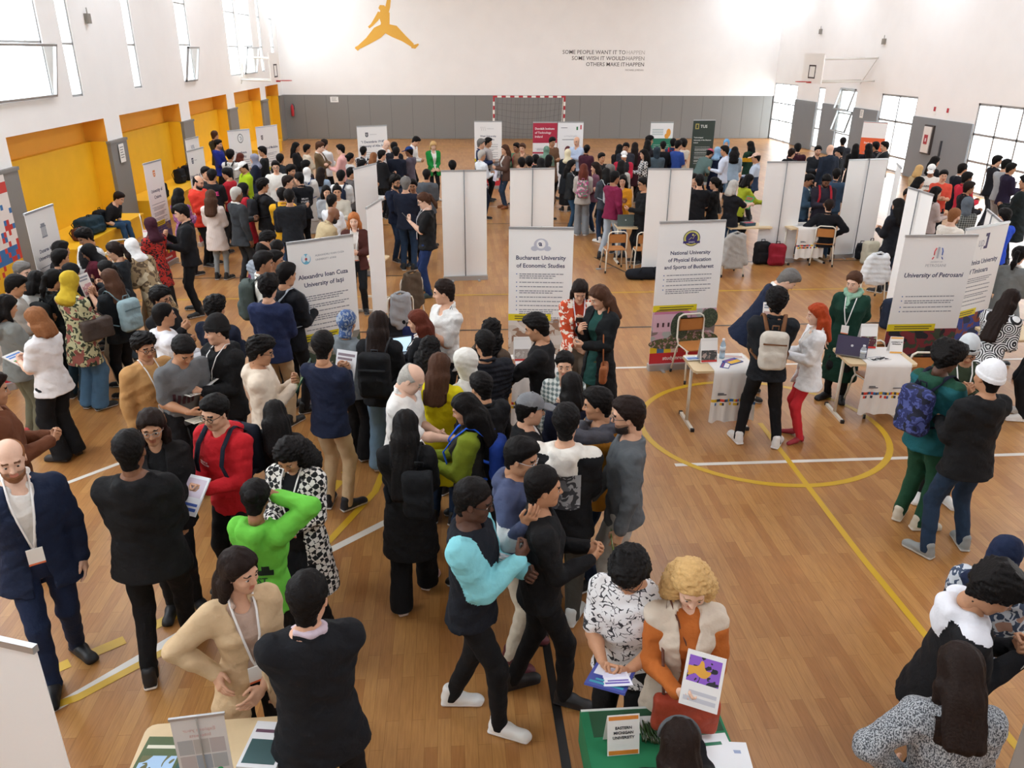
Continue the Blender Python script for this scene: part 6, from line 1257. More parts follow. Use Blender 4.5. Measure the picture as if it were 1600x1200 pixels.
def lg_unefs(p, y, s, W):
    k = MB(); z = 1.82; disc(k, 0, z, .115*s, .105*s, y, 0, 32); disc(k, 0, z, .105*s, .096*s, y-.001, 1, 32); disc(k, 0, z, .082*s, .076*s, y-.002, 0, 32); disc(k, 0, z+.004, .074*s, .068*s, y-.003, 2, 32)
    k.build('emblem', [mat('print', '#262440'), mat('print', '#cfc86a'), mat('print', '#33286a')], p)
    k = MB(); k.tube([(-.04*s, y-.004, z-.02), (-.005*s, y-.004, z+.012), (.018*s, y-.004, z-.005), (.03*s, y-.004, z+.03), (.05*s, y-.004, z+.045)], .007*s, flat=.3); disc(k, .012*s, z+.045, .012*s, .012*s, y-.004); k.build('runner_mark', mat('print', '#d8d070'), p)
    k = MB(); flat(k, -.115*s, .115*s, z-.065, z-.035, y-.0045); k.build('ribbon', mat('print', '#33286a'), p); link('lettering', textmesh('UNEFS', .03*s, mat('ink', '#d8d8e0')), p, (0, y-.006, z-.05), (math.pi/2, 0, 0))
    k = MB(); k.build  # picture details: pink roofed building, rounded trees and hillside
    k = MB(); flat(k, -W*.48, W*.1, .55, .80, y-.001, 0); k.add([(-W*.48, y-.002, .80), (W*.1, y-.002, .80), (W*.02, y-.002, .87), (-W*.42, y-.002, .87), (-W*.48, y-.0005, .80), (W*.1, y-.0005, .80), (W*.02, y-.0005, .87), (-W*.42, y-.0005, .87)], [(0, 1, 2, 3), (7, 6, 5, 4), (0, 4, 5, 1), (1, 5, 6, 2), (2, 6, 7, 3), (3, 7, 4, 0)], 1)
    for i in range(6): flat(k, -W*.42+i*.075, -W*.39+i*.075, .62, .68, y-.003, 2); flat(k, W*.14+i*.04, W*.155+i*.04, .66, .72, y-.003, 2)
    k.build('printed_building', [mat('print', '#d9b4c4'), mat('print', '#c77a9c'), mat('print', '#4a3038')], p)
    k = MB(); disc(k, -W*.06, .62, .13, .2, y-.004, 0); disc(k, W*.4, .72, .12, .14, y-.0035, 0); disc(k, W*.15, .42, .38, .12, y-.0037, 1); disc(k, -W*.2, .38, .3, .08, y-.0042, 1); k.build('printed_trees', [patmat('blotch', '#3a4638', '#55604a', None, 3), patmat('blotch', '#4a5a38', '#6c6040', '#b08a8a', 3)], p)
def lg_petro(p, y, s, W):
    k = MB(); z = 1.82
    for x, m in ((-.05, 0), (.05, 1)):
        k.tube([(x*s*.7, y-.001, z+.07), (x*s, y-.001, z+.03), (x*s, y-.001, z-.02)], .016*s, m, flat=.15); k.tube([(x*s, y-.001, z-.04), (x*s*1.3, y-.001, z-.07)], .016*s, m, flat=.15)
    flat(k, -.012, .012, z-.06, z+.08, y, 2); k.build('emblem', [mat('print', '#c8353c'), mat('print', '#2f5fb0'), mat('print', '#b9bcc2')], p)
    link('lettering', textmesh('UNIVERSITY OF', .022*s, mat('ink', '#a8a8ac')), p, (0, y, 1.715), (math.pi/2, 0, 0)); link('lettering', textmesh('PETROSANI', .05*s, mat('ink', '#b2b2b6')), p, (0, y, 1.67), (math.pi/2, 0, 0))
def lg_upt(p, y, s, W):
    link('lettering', textmesh('up', .17*s, mat('ink', '#b4b2ba'), sx=.7), p, (-.06*s, y, 1.83), (math.pi/2, 0, 0)); k = MB(); flat(k, .035*s, .075*s, 1.74, 1.94, y); flat(k, .0*s, .05*s, 1.9, 1.94, y-.0005); flat(k, .0*s, .05*s, 1.74, 1.775, y-.0005); k.build('emblem', mat('print', '#3a2c5c'), p)
def lg_simple(c, x=0.0, z=1.82, kind='crest', side=None):
    def f(p, y, s, W):
        k = MB()
        if kind == 'crest':
            flat(k, x-.045, x+.045, z-.02, z+.06, y); disc(k, x, z-.02, .045, .045, y-.0004); k.build('emblem', mat('print', c), p); k = MB(); flat(k, x-.03, x+.03, z+.01, z+.025, y-.002); flat(k, x-.02, x+.02, z-.03, z-.015, y-.002); k.build('emblem_detail', mat('print', '#e8e6e4'), p)
        elif kind == 'ring':
            disc(k, x, z, .09, .12, y); k.build('emblem', mat('print', c), p); k = MB(); disc(k, x, z, .075, .1, y-.001); k.build('emblem_inner', mat('print', '#eeeeec'), p); k = MB(); k.tube([(x-.03, y-.003, z+.03), (x, y-.003, z+.05), (x+.03, y-.003, z), (x, y-.003, z-.05)], .012, flat=.2); k.build('emblem_detail', mat('print', c), p)
        elif kind == 'w':
            for i, d in enumerate((-.09, -.03, .03)): k.tube([(x+d, y-.001, z+.06), (x+d+.02, y-.001, z-.05)], .009, flat=.2)
            k.build('emblem', mat('print', c), p)
        elif kind == 'building':
            flat(k, x-.07, x+.07, z-.09, z-.07, y); flat(k, x-.07, x+.07, z+.05, z+.07, y)
            for i in range(5): flat(k, x-.06+.027*i, x-.045+.027*i, z-.07, z+.05, y)
            flat(k, x-.05, x+.05, z+.07, z+.1, y); k.build('emblem', mat('print', c), p)
        if side: link('lettering', textmesh(side, .03, mat('ink', '#9a9a9e'), 'LEFT'), p, (x+.09, y, z), (math.pi/2, 0, 0))
    return f
ph = (.88, .33)
def rom(pa, pb, label, title, logo, photo, **kw):
    A, B = at(*pa, 2.05), at(*pb, 2.05); o = banner(A, B, label, title=title, logo=logo, photo=(.86, .33, *photo), tagc=.88, bands=((.09, .245, '#c92c34'),), **kw)
    p = [c for c in o.children if c.name.startswith('panel')][0]; W = p.dimensions.x or .9
    W = max(v.co.x for v in p.data.vertices)*2; squares(p, W, .245, .33); link('lettering', textmesh('studyinromania', .075, mat('ink', '#f4ece8'), bold=.02), p, (-.03, -.0045, .165), (math.pi/2, 0, 0)); return o
rom((447, 379), (551, 365), 'white banner with round pale blue emblem, tilted among the left crowd', ('Alexandru Ioan Cuza', 'University of Iași'), lg_shield, ('#8f8a80', '#4c5a48', '#c0b8a8'), ts=0.080, ty=1.62, bullets=6, by=1.38)
rom((795, 354), (897, 355), 'white banner with grey crest and two-line navy title in the centre', ('Bucharest University', 'of Economic Studies'), lg_ase, ('#cfc4b8', '#9c7a64', '#ddd6ce'), ts=0.083, ty=1.66, bullets=9, by=1.45)
rom((1031, 346), (1135, 343), 'white banner with round purple and yellow emblem and printed pink building', ('National University', 'of Physical Education', 'and Sports of Bucharest'), lg_unefs, ('#d0a8b8', '#b0b4b0', '#8a7a78'), ts=0.070, ty=1.63, bullets=4, by=1.33)
rom((1415, 367), (1529, 366), 'white banner with red and blue flame emblem at the right tables', ('University of Petrosani',), lg_petro, ('#7a2c34', '#3c4a38', '#26262c'), ts=0.080, ty=1.55, bullets=4, by=1.28, italic=.12)
rom((1510, 357), (1578, 345), 'white banner with up emblem half hidden behind the flame emblem banner', ('Politehnica University', 'of Timisoara'), lg_upt, ('#3a4a94', '#8a4a3a', '#2c3450'), ts=0.083, ty=1.57, bullets=6, by=1.35)
rom((37, 334), (82, 318), 'white banner with grey building emblem nearest the left wall', ('Dunarea de Jos', 'University of Galati'), lg_simple('#8c9098', kind='building', z=1.75), ('#8a9098', '#5a6a7c', None), ts=0.083, ty=1.5, bullets=6, by=1.28)
rom((226, 255), (248, 249), 'white banner with orange emblem standing before the second yellow bench', ('University of', 'Craiova'), lg_simple('#e08a4a'), ('#5a4a7c', '#8a6a5a', None), ts=0.110, ty=1.5, bullets=8, by=1.25)
rom((290, 217), (308, 213), 'white banner with blue vertical emblem, rear one beside the grey pillar', (), lg_simple('#5a6a8a', kind='w'), ('#7a8a9c', '#5a5a6c', None), bullets=6, by=1.4)
rom((291, 236), (317, 229), 'white banner with dark square crest in front of the grey pillar', ('University of Oradea',), lg_simple('#3a3f52', x=-.2, side='University'), ('#7a8a9c', '#5a5a6c', None), ts=0.104, ty=1.5, bullets=5, by=1.35)
rom((355, 204), (389, 201), 'white banner with round black ring emblem against the yellow wall', ('Transilvania', 'University'), lg_simple('#4a4c52', kind='ring', x=.03), ('#9aa0a4', '#6a6a72', None), ts=0.098, ty=1.45, bullets=5, by=1.25)
rom((396, 199), (435, 194), 'wide white banner with small crest at the far left corner', ('University of Medicine',), lg_simple('#5a5052', x=-.25, z=1.75), ('#9aa0a4', '#6a6a72', None), ts=0.085, ty=1.45, bullets=7, by=1.3)
rom((557, 197), (604, 195), 'white banner with quoted title and dark crest, far left of the court', ('"1 Decembrie 1918"', 'University of Alba Iulia'), lg_simple('#3c3e48', x=-.17, z=1.8, side='UNIVERSITATEA'), ('#9aa0a4', '#6a6a72', None), ts=0.085, ty=1.6, bullets=7, by=1.3)
rom((741, 189), (784, 189), 'white banner with slanted strokes emblem left of the goal', ('West University', 'of Timisoara'), lg_simple('#55565e', x=-.13, kind='w', side='UNIVERSITATEA'), ('#9aa0a4', '#6a6a72', None), ts=0.079, ty=1.6, bullets=7, by=1.35)
# other exhibitors
A, B = at(833, 190, 2.05), at(871, 190, 2.05)
banner(A, B, 'crimson topped banner with three-line white title before the goal', bg='#efecea', title=('Dundalk Institute', 'of Technology', 'Ireland'), ts=0.104, ty=1.84, tcol='#f3e6e6', talign='LEFT', bullets=6, by=1.25, bands=((1.42, 2.01, '#b02440'), (1.1, 1.15, '#b02440'), (.75, .8, '#b02440')))
for o in list(bpy.data.objects):
    if o.get('label', '').startswith('crimson'):
        for c in o.children_recursive:
            if c.name.startswith('lettering'): c.location.y = -.006
A, B = at(872, 190, 2.05), at(912, 190, 2.05)
o = banner(A, B, 'white banner with arabic title and small green and red emblem', bg='#f0f0f0', title=(), bullets=0)
p = [c for c in o.children if c.name.startswith('panel')][0]
k = MB(); flat(k, .18, .23, 1.8, 1.9, -.0032, 0); flat(k, .3, .34, 1.82, 1.95, -.0032, 1); k.build('emblem', [mat('print', '#2f7a4a'), mat('print', '#c0303c')], p)
k = MB()
for i in range(6): k.tube([(-.2+.07*i, -.005, 1.63), (-.17+.07*i, -.005, 1.6+.02*(i % 2)), (-.14+.07*i, -.005, 1.63)], .007, flat=.2)
flat(k, -.25, .28, 1.51, 1.525, -.0032); flat(k, -.3, -.1, 1.86, 1.875, -.0032); k.build('script_line', mat('ink', '#555558'), p)
k = MB(); disc(k, -.07, 1.2, .1, .13, -.0032); k.build('printed_portrait', mat('print', '#6a2c34'), p); k = MB(); disc(k, -.06, 1.19, .055, .06, -.0045); k.build('printed_face', mat('print', '#e8c8c0'), p)
A, B = at(1018, 190, 2.05), at(1052, 190, 2.05)
o = banner(A, B, 'green banner with white top and orange island shape', bg='#2f7a60', title=(), bullets=6, by=1.35, bands=((1.55, 2.01, '#f0f0ee'),)); p = [c for c in o.children if c.name.startswith('panel')][0]
k = MB(); disc(k, .22, 1.72, .07, .12, -.005); disc(k, .17, 1.62, .07, .08, -.0055); k.build('island_mark', mat('print', '#eda23a'), p); k = MB()
for i in range(4): flat(k, -.3, .05, 1.66+.05*i, 1.675+.05*i, -.005)
k.build('caption', mat('ink', '#5a8a84'), p)
A, B = at(1086, 187, 2.05), at(1116, 187, 2.05)
o = banner(A, B, 'dark green-grey banner with gold square mark at the back right', bg='#39443e', title=('TUS',), ts=0.159, ty=1.84, tcol='#dfe2dc', bullets=7, by=1.2); p = [c for c in o.children if c.name.startswith('panel')][0]
k = MB()
for a in ((-.28, -.16, 1.9, 1.93), (-.28, -.16, 1.76, 1.79), (-.28, -.25, 1.76, 1.93), (-.19, -.16, 1.76, 1.93)): flat(k, *a, -.004)
k.build('square_mark', mat('print', '#b0a456'), p)
for i, t in enumerate(('Technological', 'University of the Shannon', 'Ireland')): link('lettering', textmesh(t, .055, mat('ink', '#dfe2dc'), 'LEFT', .02), p, (-.3, -.0045, 1.5-.08*i), (math.pi/2, 0, 0))
A, B = at(1350, 189, 2.05), at(1388, 191, 2.05)
o = banner(A, B, 'orange banner with white top near the right wall windows', bg='#e8673a', title=('', 'Study in the UK'), ts=0.098, ty=1.5, tcol='#f8e4dc', bullets=6, by=1.1, bands=((1.55, 2.01, '#f2f0ee'),))
# blank backs
for (u1, v1, u2, v2, lb) in ((689, 266, 760, 265, 'blank white banner back, leftmost of the three in the middle row'), (797, 263, 867, 262, 'blank white banner back, middle one of the three in the middle row'), (1013, 263, 1083, 263, 'blank white banner back, rightmost of the three in the middle row'),
        (1199, 252, 1261, 252, 'blank white banner back leaning beside the red backpack'), (1327, 249, 1388, 247, 'blank white banner back to the right of the seated man'), (1421, 292, 1457, 303, 'narrow angled white banner back behind the flame emblem banner'),
        (575, 322, 593, 311, 'narrow white banner back seen edge-on beside the ginger woman'), (552, 263, 561, 263, 'very narrow white banner edge behind the ginger woman'), (1402, 254, 1409, 262, 'thin bright banner edge near the glass door'), (1543, 326, 1566, 345, 'white banner back above the up emblem banner')):
    A, B = at(u1, v1, 2.05), at(u2, v2, 2.05); w = None
    if (B-A).length < .5: d = (B-A).normalized(); B = A+Vector((.35, .78, 0))*(1 if u1 < 600 else -1); 
    banner(A, B, lb, back=(u1 not in (575, 552, 1402)), w=min(max((B-A).length, .75), .95))
A = Vector((-2.50, 2.72, 0)); B = Vector((-1.52, 2.38, 0)); banner(A, B, 'large white banner back at the bottom left corner', back=True, w=.98)
C0 = at(30, 618, 0); o = rom((-90, 300), (-40, 300), 'banner cut off by the left edge with only its red and mosaic foot showing', (), None, ('#cfc8c0', '#b0a8a0', None)); o.location = (C0.x-.47, C0.y+.1, 0); o.rotation_euler = (0, 0, math.radians(25))
o = banner(Vector((2.36, 3.05, 0)), Vector((2.7, 2.3, 0)), 'grey banner back at the right bottom corner', back=True, w=.85, bg='#a8a6a2'); q = at(1586, 1100, 1.2); o.location = (q.x+.42, q.y-.1, 0); o.rotation_euler = (0, 0, math.radians(178))
# printed mosaic panel on the left wall
k = MB(); rnd = random.Random(5); NY, NZ = 34, 22; y0, y1, z0, z1 = 12.0, 14.96, .02, 2.04
for i in range(NY):
    for j in range(NZ):
        f = j/NZ
        if f < .12: c = 1
        elif f < .2: c = rnd.choice((1, 2))
        elif f < .32: c = rnd.choice((3, 3, 3, 2))
        elif f < .55: c = rnd.choice((3, 0, 2, 0, 3)) if rnd.random() < .8 else 0
        elif f < .78: c = 0 if rnd.random() < .85 else rnd.choice((3, 2))
        elif f < .88: c = 2
        else: c = 0
        k.box((XL+.06, y0+(y1-y0)*i/NY, z0+(z1-z0)*j/NZ), (XL+.075, y0+(y1-y0)*(i+1)/NY, z0+(z1-z0)*(j+1)/NZ), c)
tag(k.build('mosaic_panel', [mat('print', '#e8e2de'), mat('print', '#e6b422'), mat('print', '#c93a34'), mat('print', '#2f6fae')]), 'white, blue, red and yellow mosaic print panel at the left edge', 'panel')
# ------------------------------------------------------------------ school furniture
WOOD = mat('beech_laminate', '#dcc39a', .45, vary=.06, bscale=12); WOODB = mat('plywood_brown', '#b5763c', .45, vary=.08, bscale=14); CREAM = mat('cream_metal', '#e6dfcf', .4); BLKP = mat('black_plastic', '#1a1a1c', .5)
def table(loc, rz, label, w=.75, d=.52, h=.76):
    t = empty('school_table', (loc[0], loc[1], 0), rz); tag(t, label, 'table', 'small school tables')
    k = MB(); k.rbox((-w/2, -d/2, h-.028), (w/2, d/2, h), .05); k.build('tabletop', WOOD, t)
    for s in (-1, 1):
        x = s*(w/2-.05); k = MB(); k.tube([(x, 0, h-.03), (x, -.0, .04)], .02); k.box((x-.018, -d/2+.02, 0), (x+.018, d/2-.02, .035)); k.tube([(x, -d/2+.05, h-.045), (x, d/2-.05, h-.045)], .016); k.build('leg', CREAM, t)
        k = MB(); k.box((x-.02, -d/2, 0), (x+.02, -d/2+.03, .04)); k.box((x-.02, d/2-.03, 0), (x+.02, d/2, .04)); k.build('foot_cap', BLKP, t)
    k = MB(); k.box((-w/2+.05, d/2-.07, h-.1), (w/2-.05, d/2-.05, h-.03)); k.build('cross_rail', CREAM, t)
    return t
def chair(loc, rz, label, group='school chairs'):
    t = empty('school_chair', (loc[0], loc[1], 0), rz); tag(t, label, 'chair', group)
    k = MB(); k.rbox((-.19, -.17, .44), (.19, .19, .455), .05); k.build('seat', WOODB, t)
    k = MB(); k.rbox((-.165, -.2, 0), (.165, -.188, .17), .02, M=Matrix.Translation((0, -.0, .6))); k.build('backrest', WOODB, t)
    k = MB(); k.tube([(-.19, -.12, .42), (-.185, -.2, .5), (-.185, -.205, .74), (-.17, -.208, .79), (-.12, -.21, .82), (.12, -.21, .82), (.17, -.208, .79), (.185, -.205, .74), (.185, -.2, .5), (.19, -.12, .42)], .013); k.build('back_frame', CREAM, t)
    k = MB()
    for s in (-1, 1): k.tube([(s*.19, -.14, .43), (s*.18, .16, .43)], .012)
    k.tube([(-.19, .1, .425), (.19, .1, .425)], .011); k.build('seat_frame', CREAM, t)
    for sx, sy in ((-1, -1), (1, -1), (-1, 1), (1, 1)):
        k = MB(); k.tube([(sx*.185, sy*.13, .43), (sx*.195, sy*.16, .38), (sx*.22, sy*.23, .03)], .0125); l = k.build('leg', CREAM, t); k = MB(); k.tube([(sx*.219, sy*.226, .05), (sx*.222, sy*.233, 0)], .017); k.build('leg_cap', BLKP, l)
    return t
def bag(name, loc, rz, c, label, w=.3, h=.42, d=.17, cat='bag', lean=0, strap='#1a1a1c', pocket=True, z=0.0, group=None):
    g = SDF((-w*.7, -d*.9, -.02), (w*.7, d*.9, h*1.05), .012); g.box((0, 0, h*.48), (w*.5, d*.5, h*.48), .06, .02)
    if pocket: g.box((0, -d*.5, h*.3), (w*.38, d*.16, h*.2), .03, .03)
    g.warp(.006, 18, len(label)); g.cut((0, 0, 0), (0, 0, -1)); V, F = g.mesh(); o = link(name, npmesh(name, V, F, fab(c)), None, (loc[0], loc[1], z), (math.radians(lean), 0, rz)); tag(o, label, cat, group)
    k = MB(); k.tube([(-.04, 0, h*.93), (-.035, 0, h+.03), (.035, 0, h+.03), (.04, 0, h*.93)], .009); k.build('carry_loop', fab(strap), o)
    k = MB(); k.tube([(-w*.3, d*.45, h*.9), (-w*.34, d*.75, h*.6), (-w*.3, d*.5, h*.12)], .018, flat=.4); k.build('strap', fab(strap), o)
    return o
def tentcard(loc, rz, z, label, w=.15, h=.21, cols=None, title=None, top='#eeb054', bot='#eeb054'):
    k = MB(); M = Matrix.Rotation(math.radians(-14), 4, 'X'); k.box((-w/2, -.0015, 0), (w/2, .0015, h), 0, M); k.box((-w/2, .0, 0), (w/2, .003, h), 0, Matrix.Translation((0, .1*h/.21, 0)) @ Matrix.Rotation(math.radians(14), 4, 'X')); o = k.build('card_stand', mat('paper', '#f3f0ec', .5), None, (loc[0], loc[1], z), (0, 0, rz)); tag(o, label, 'card stand', 'card stands on the tables')
    k = MB(); k.box((-w*.46, -.003, h*.88), (w*.46, -.0016, h*.97), 0, M); k.build('colour_edge', mat('print', top), o); k = MB(); k.box((-w*.46, -.003, h*.02), (w*.46, -.0016, h*.12), 0, M); k.build('colour_edge', mat('print', bot), o)
    if cols: k = MB(); k.box((-w*.46, -.0035, h*.1), (w*.46, -.0017, h*.5), 0, M); k.build('picture', patmat('blotch', *cols, None, 1.5), o)
    if title:
        for i, t in enumerate(title): q = link('lettering', textmesh(t, h*.095, mat('ink', '#33343c'), bold=.02), o, (0, -.004-math.sin(math.radians(14))*0, 0), None); q.matrix_basis = M @ Matrix.Translation((0, -.003, h*(.68-.12*i))) @ Matrix.Rotation(math.pi/2, 4, 'X')
    return o
def leaflet(loc, z, rz, label, w=.15, l=.21, col=('#efece6', '#c9a9a0', '#8a8f9a'), t=.004, name='leaflet', group='leaflets lying on the tables'):
    k = MB(); k.box((-w/2, -l/2, 0), (w/2, l/2, t), 0); k.box((-w*.42, -l*.42, t), (w*.42, l*.1, t+.0006), 1); k.box((-w*.42, l*.25, t), (w*.3, l*.32, t+.0006), 2)
    o = k.build(name, [mat('paper', col[0], .5), fab(col[1]) if isinstance(col[1], tuple) else mat('printed_picture', col[1], .5), mat('printed_lines', col[2], .5)], None, (loc[0], loc[1], z), (0, 0, rz)); tag(o, label, name.replace('_', ' '), group); return o
def bottle(loc, z, label, cap='#1b9a52', body='#cfe4ea', h=.22):
    m = mat('bottle_plastic', body, .1, alpha=.45); k = MB(); k.lathe([(0, 0), (.03, 0), (.033, .01), (.033, h*.35), (.030, h*.38), (.033, h*.42), (.033, h*.66), (.026, h*.78), (.013, h*.88), (.013, h*.92)], seg=20); o = k.build('water_bottle', m, None, (loc[0], loc[1], z)); tag(o, label, 'bottle', 'water bottles on the tables')
    k = MB(); k.lathe([(0, h*.9), (.0155, h*.9), (.0155, h), (0, h)], seg=16); k.build('cap', mat('cap', cap, .4), o); k = MB(); k.lathe([(.0335, h*.42), (.0338, h*.42), (.0338, h*.62), (.0335, h*.62)], seg=20); k.build('bottle_label', mat('paper', '#dfe8ee'), o); return o
def laptop(loc, z, rz, label, lid='#35383f', screen='#bcd8ea', open_=105):
    o = empty('laptop', (loc[0], loc[1], z), rz); tag(o, label, 'laptop', 'laptops on the tables'); k = MB(); k.rbox((-.17, -.12, 0), (.17, .12, .016), .015); k.build('keyboard_base', mat('laptop_shell', '#8a8c90', .4, .4), o)
    M = Matrix.Translation((0, .12, .016)) @ Matrix.Rotation(math.radians(open_-180), 4, 'X'); k = MB(); k.box((-.17, -.225, 0), (.17, 0, .008), 0, M); l = k.build('lid', mat('laptop_shell', lid, .4), o)
    k = MB(); k.box((-.16, -.215, -.001), (.16, -.012, -.0002), 0, M); k.build('screen', mat('screen', screen, .2, emit=.9), l)
    k = MB(); disc(k, 0, 0, .014, .014, 0); q = k.build('lid_mark', mat('print', '#c8ccd0'), l); q.matrix_basis = M @ Matrix.Translation((0, -.115, .0082)) @ Matrix.Rotation(math.pi/2, 4, 'X'); return o
def cloth(tloc, rz, label, w=.5, d=.52, h=.765, drop=.62):
    """white runner draped over a table, hanging down in front"""
    n, mrows = 24, 18; V = []; prof_ = [(d/2, h+.004), (0, h+.004), (-d/2-.004, h+.004)]+[(-d/2-.012-.012*min(1, i/4), h-drop*i/14) for i in range(1, 15)]
    for j, (y, z) in enumerate(prof_):
        for i in range(n+1):
            x = -w/2+w*i/n; fold = max(0, (j-3)/13); V.append((x*(1+.06*fold), y-.018*fold*math.sin(i*1.05)-.01*fold, z-(0 if j < 16 else .012*math.sin(i*.8))))
    m = len(prof_); k = MB(); top = [(a, b_, c) for a, b_, c in V]; bot = [(a, b_+.003, c-.002) for a, b_, c in V]; N_ = len(V); f = []
    for j in range(m-1):
        for i in range(n): a = j*(n+1)+i; f.append((a, a+n+1, a+n+2, a+1)); f.append((a+N_, a+1+N_, a+n+2+N_, a+n+1+N_))
    k.add(top+bot, f, 0, True); o = k.build('tablecloth', mat('white_cloth', '#e9e4de', .85, bump=.1), None, (tloc[0], tloc[1], 0), (0, 0, rz)); tag(o, label, 'tablecloth', 'white printed tablecloths')
    k = MB(); rnd = random.Random(label); cs = ['#d0402c', '#e2b828', '#2f6fae', '#3a3f4a']
    for i in range(n):
        for j in (10, 11):
            a = V[j*(n+1)+i]; c = V[j*(n+1)+i+1]; hh = .02
            if j == 11 and rnd.random() < .45: continue
            k.add([(a[0], a[1]-.003, a[2]-hh), (c[0], c[1]-.003, c[2]-hh), (c[0], c[1]-.003, c[2]+.012), (a[0], a[1]-.003, a[2]+.012), (a[0], a[1]-.001, a[2]-hh), (c[0], c[1]-.001, c[2]-hh), (c[0], c[1]-.001, c[2]+.012), (a[0], a[1]-.001, a[2]+.012)], [(0, 1, 2, 3), (7, 6, 5, 4), (0, 4, 5, 1), (2, 6, 7, 3)], rnd.randrange(4))
    k.build('mosaic_stripe', [mat('print', c) for c in cs], o)
    k = MB(); z = V[9*(n+1)][2]+.02; yb = V[9*(n+1)+4][1]-.006; k.box((-w*.38, yb-.012, z), (-w*.18, yb-.008, z+.012)); k.box((-w*.38, yb-.012, z+.017), (-w*.24, yb-.008, z+.027)); k.box((w*.16, yb-.012, z), (w*.36, yb-.008, z+.01)); k.build('printed_caption', mat('ink', '#66666c'), o)
    return o
# table by the National banner
T1 = at(1125, 566, .76); table(T1, 0, 'school table with white cloth by the purple emblem banner'); cloth((T1.x+.1, T1.y, 0), 0, 'white cloth with mosaic stripe on the table by the backpack man')
chair(at(1083, 489, .82)-Vector((0, .25, 0)), math.pi+.15, 'cream framed chair behind the table by the purple emblem banner')
tentcard((T1.x-.14, T1.y-.03), .05, .772, 'white and pictured card stand beside the blue bottle', .2, .28, ('#4a4a48', '#b09a90'), None, '#e9e6e2', '#c8302c'); k = MB()
bottle((T1.x+.05, T1.y+.1), .772, 'clear blue water bottle beside the card stand', '#e6e8ec', '#8fc0dc', .24)
leaflet((T1.x+.14, T1.y-.02), .772, .5, 'colourful folded leaflets on the purple emblem banner\'s table', .2, .14, ('#3a52a0', '#e0b030', '#c83a3a'), .008); leaflet((T1.x-.3, T1.y+.1), .772, .1, 'blue and white booklet at the left end of the purple emblem banner\'s table', .16, .12, ('#dfe4ea', '#5a7ab0', '#8a8f9a'), .012)
leaflet((T1.x+.2, T1.y+.15), .772, -.2, 'white papers at the back of the purple emblem banner\'s table', .25, .12)
leaflet((T1.x+.02, T1.y-.13), .772, 1.1, 'dark blue leaflet at the front of the purple emblem banner\'s table', .18, .1, ('#2c3c84', '#e8e4e0', '#c83a3a'))
# table by the flame emblem banner
T2 = at(1366, 556, .76); table(T2, -.08, 'school table with laptop by the flame emblem banner', .8, .55); cloth((T2.x+.06, T2.y, 0), -.08, 'white cloth with mosaic stripe on the laptop table at right', .52, .55)
laptop((T2.x-.26, T2.y+.06), .774, math.pi-.5, 'dark open laptop on the table at right', '#3a3450', '#20242c', 110)
tentcard((T2.x+.02, T2.y+.2), -.1, .774, 'tall white card stand with picture and yellow strip by the laptop', .2, .3, ('#5a2c34', '#8a9a7a'), None, '#e9e6e2', '#c8302c'); tentcard((T2.x+.27, T2.y+.02), -.15, .774, 'small white card stand with orange edges at the right table end', .15, .2, None, ('UNIVERSITY OF', 'PETROSANI'))
leaflet((T2.x-.02, T2.y-.12), .774, .2, 'black and white leaflets fanned on the laptop table', .26, .14, ('#e8e6e2', ('blotch', '#2a2c2e', '#d8d6d2'), '#55555a'))
bottle((T2.x-.2, T2.y-.1), .774, 'clear drinking glass shaped bottle by the laptop', '#e8ecee', '#dfe6ea', .16)
chair(at(1444, 549, .82)-Vector((0, .25, 0)), math.pi-.1, 'cream framed chair in front of the flame emblem banner'); chair(at(1362, 531, .82)-Vector((0, .25, 0)), math.pi+.1, 'cream framed chair behind the laptop table at right')
# Eastern Michigan table, foreground
T3 = (1.0, 2.92); table((T3[0], T3[1], 0), 0, 'foreground table covered in green cloth', .72, .55)
GRN = mat('green_cloth', '#15784c', .7, vary=.1, bscale=8); DGR = mat('dark_green_print', '#1f4f30', .7, vary=.25, bscale=6)
k = MB(); k.rbox((-.37, -.3, .762), (.37, .285, .768), .02); k.box((-.37, -.305, .45), (.37, -.3, .765)); k.box((-.375, -.3, .55), (-.37, .285, .765)); k.box((.37, -.3, .55), (.375, .285, .765)); o = k.build('green_tablecloth', GRN, None, (T3[0], T3[1], 0)); tag(o, 'green tablecloth with white letter E on the foreground table', 'tablecloth')
k = MB(); k.box((-.33, .1, .768), (.36, .27, .7695)); k.build('dark_print', DGR, o); l = link('letter', textmesh('E', .12, mat('ink', '#e8ece6'), bold=.05), o, (.24, .15, .771), (0, 0, math.pi)); k = MB(); k.box((.14, .225, .7696), (.36, .229, .7705)); k.build('printed_rule', mat('print', '#b8c8bc'), o)
k = MB(); k.box((-.37, .275, .766), (.37, .29, .77)); k.build('white_hem', mat('print', '#e2e6e2'), o)
tentcard((T3[0]-.2, T3[1]-.02), .03, .77, 'white and orange card stand on the green foreground table', .165, .22, None, ('EASTERN', 'MICHIGAN', 'UNIVERSITY'), '#e8903a', '#e08a30'); 
k = MB(); k.lathe([(0, 0), (.011, 0), (.011, .0015), (0, .0015)], seg=16)
bottle((T3[0]+.07, T3[1]+.17), .772, 'water bottle with green cap on the green table', h=.23)
rnd = random.Random(3); PENM = [mat('pen_green', '#2c4a1c', .3), mat('pen_tip', '#c9ccc8', .3, .5)]
k = MB(); k.tube([(0, -.07, 0), (0, .055, 0)], .0042, 0, seg=6); k.tube([(0, .055, 0), (0, .07, 0)], [.004, .001], 1, seg=6); k.tube([(.004, -.06, .003), (.004, -.03, .003)], .0012, 1, seg=4)
pen0 = k.build('pen', PENM); tag(pen0, 'dark green pen in the pile on the green table', 'pen', 'green pens piled on the green table')
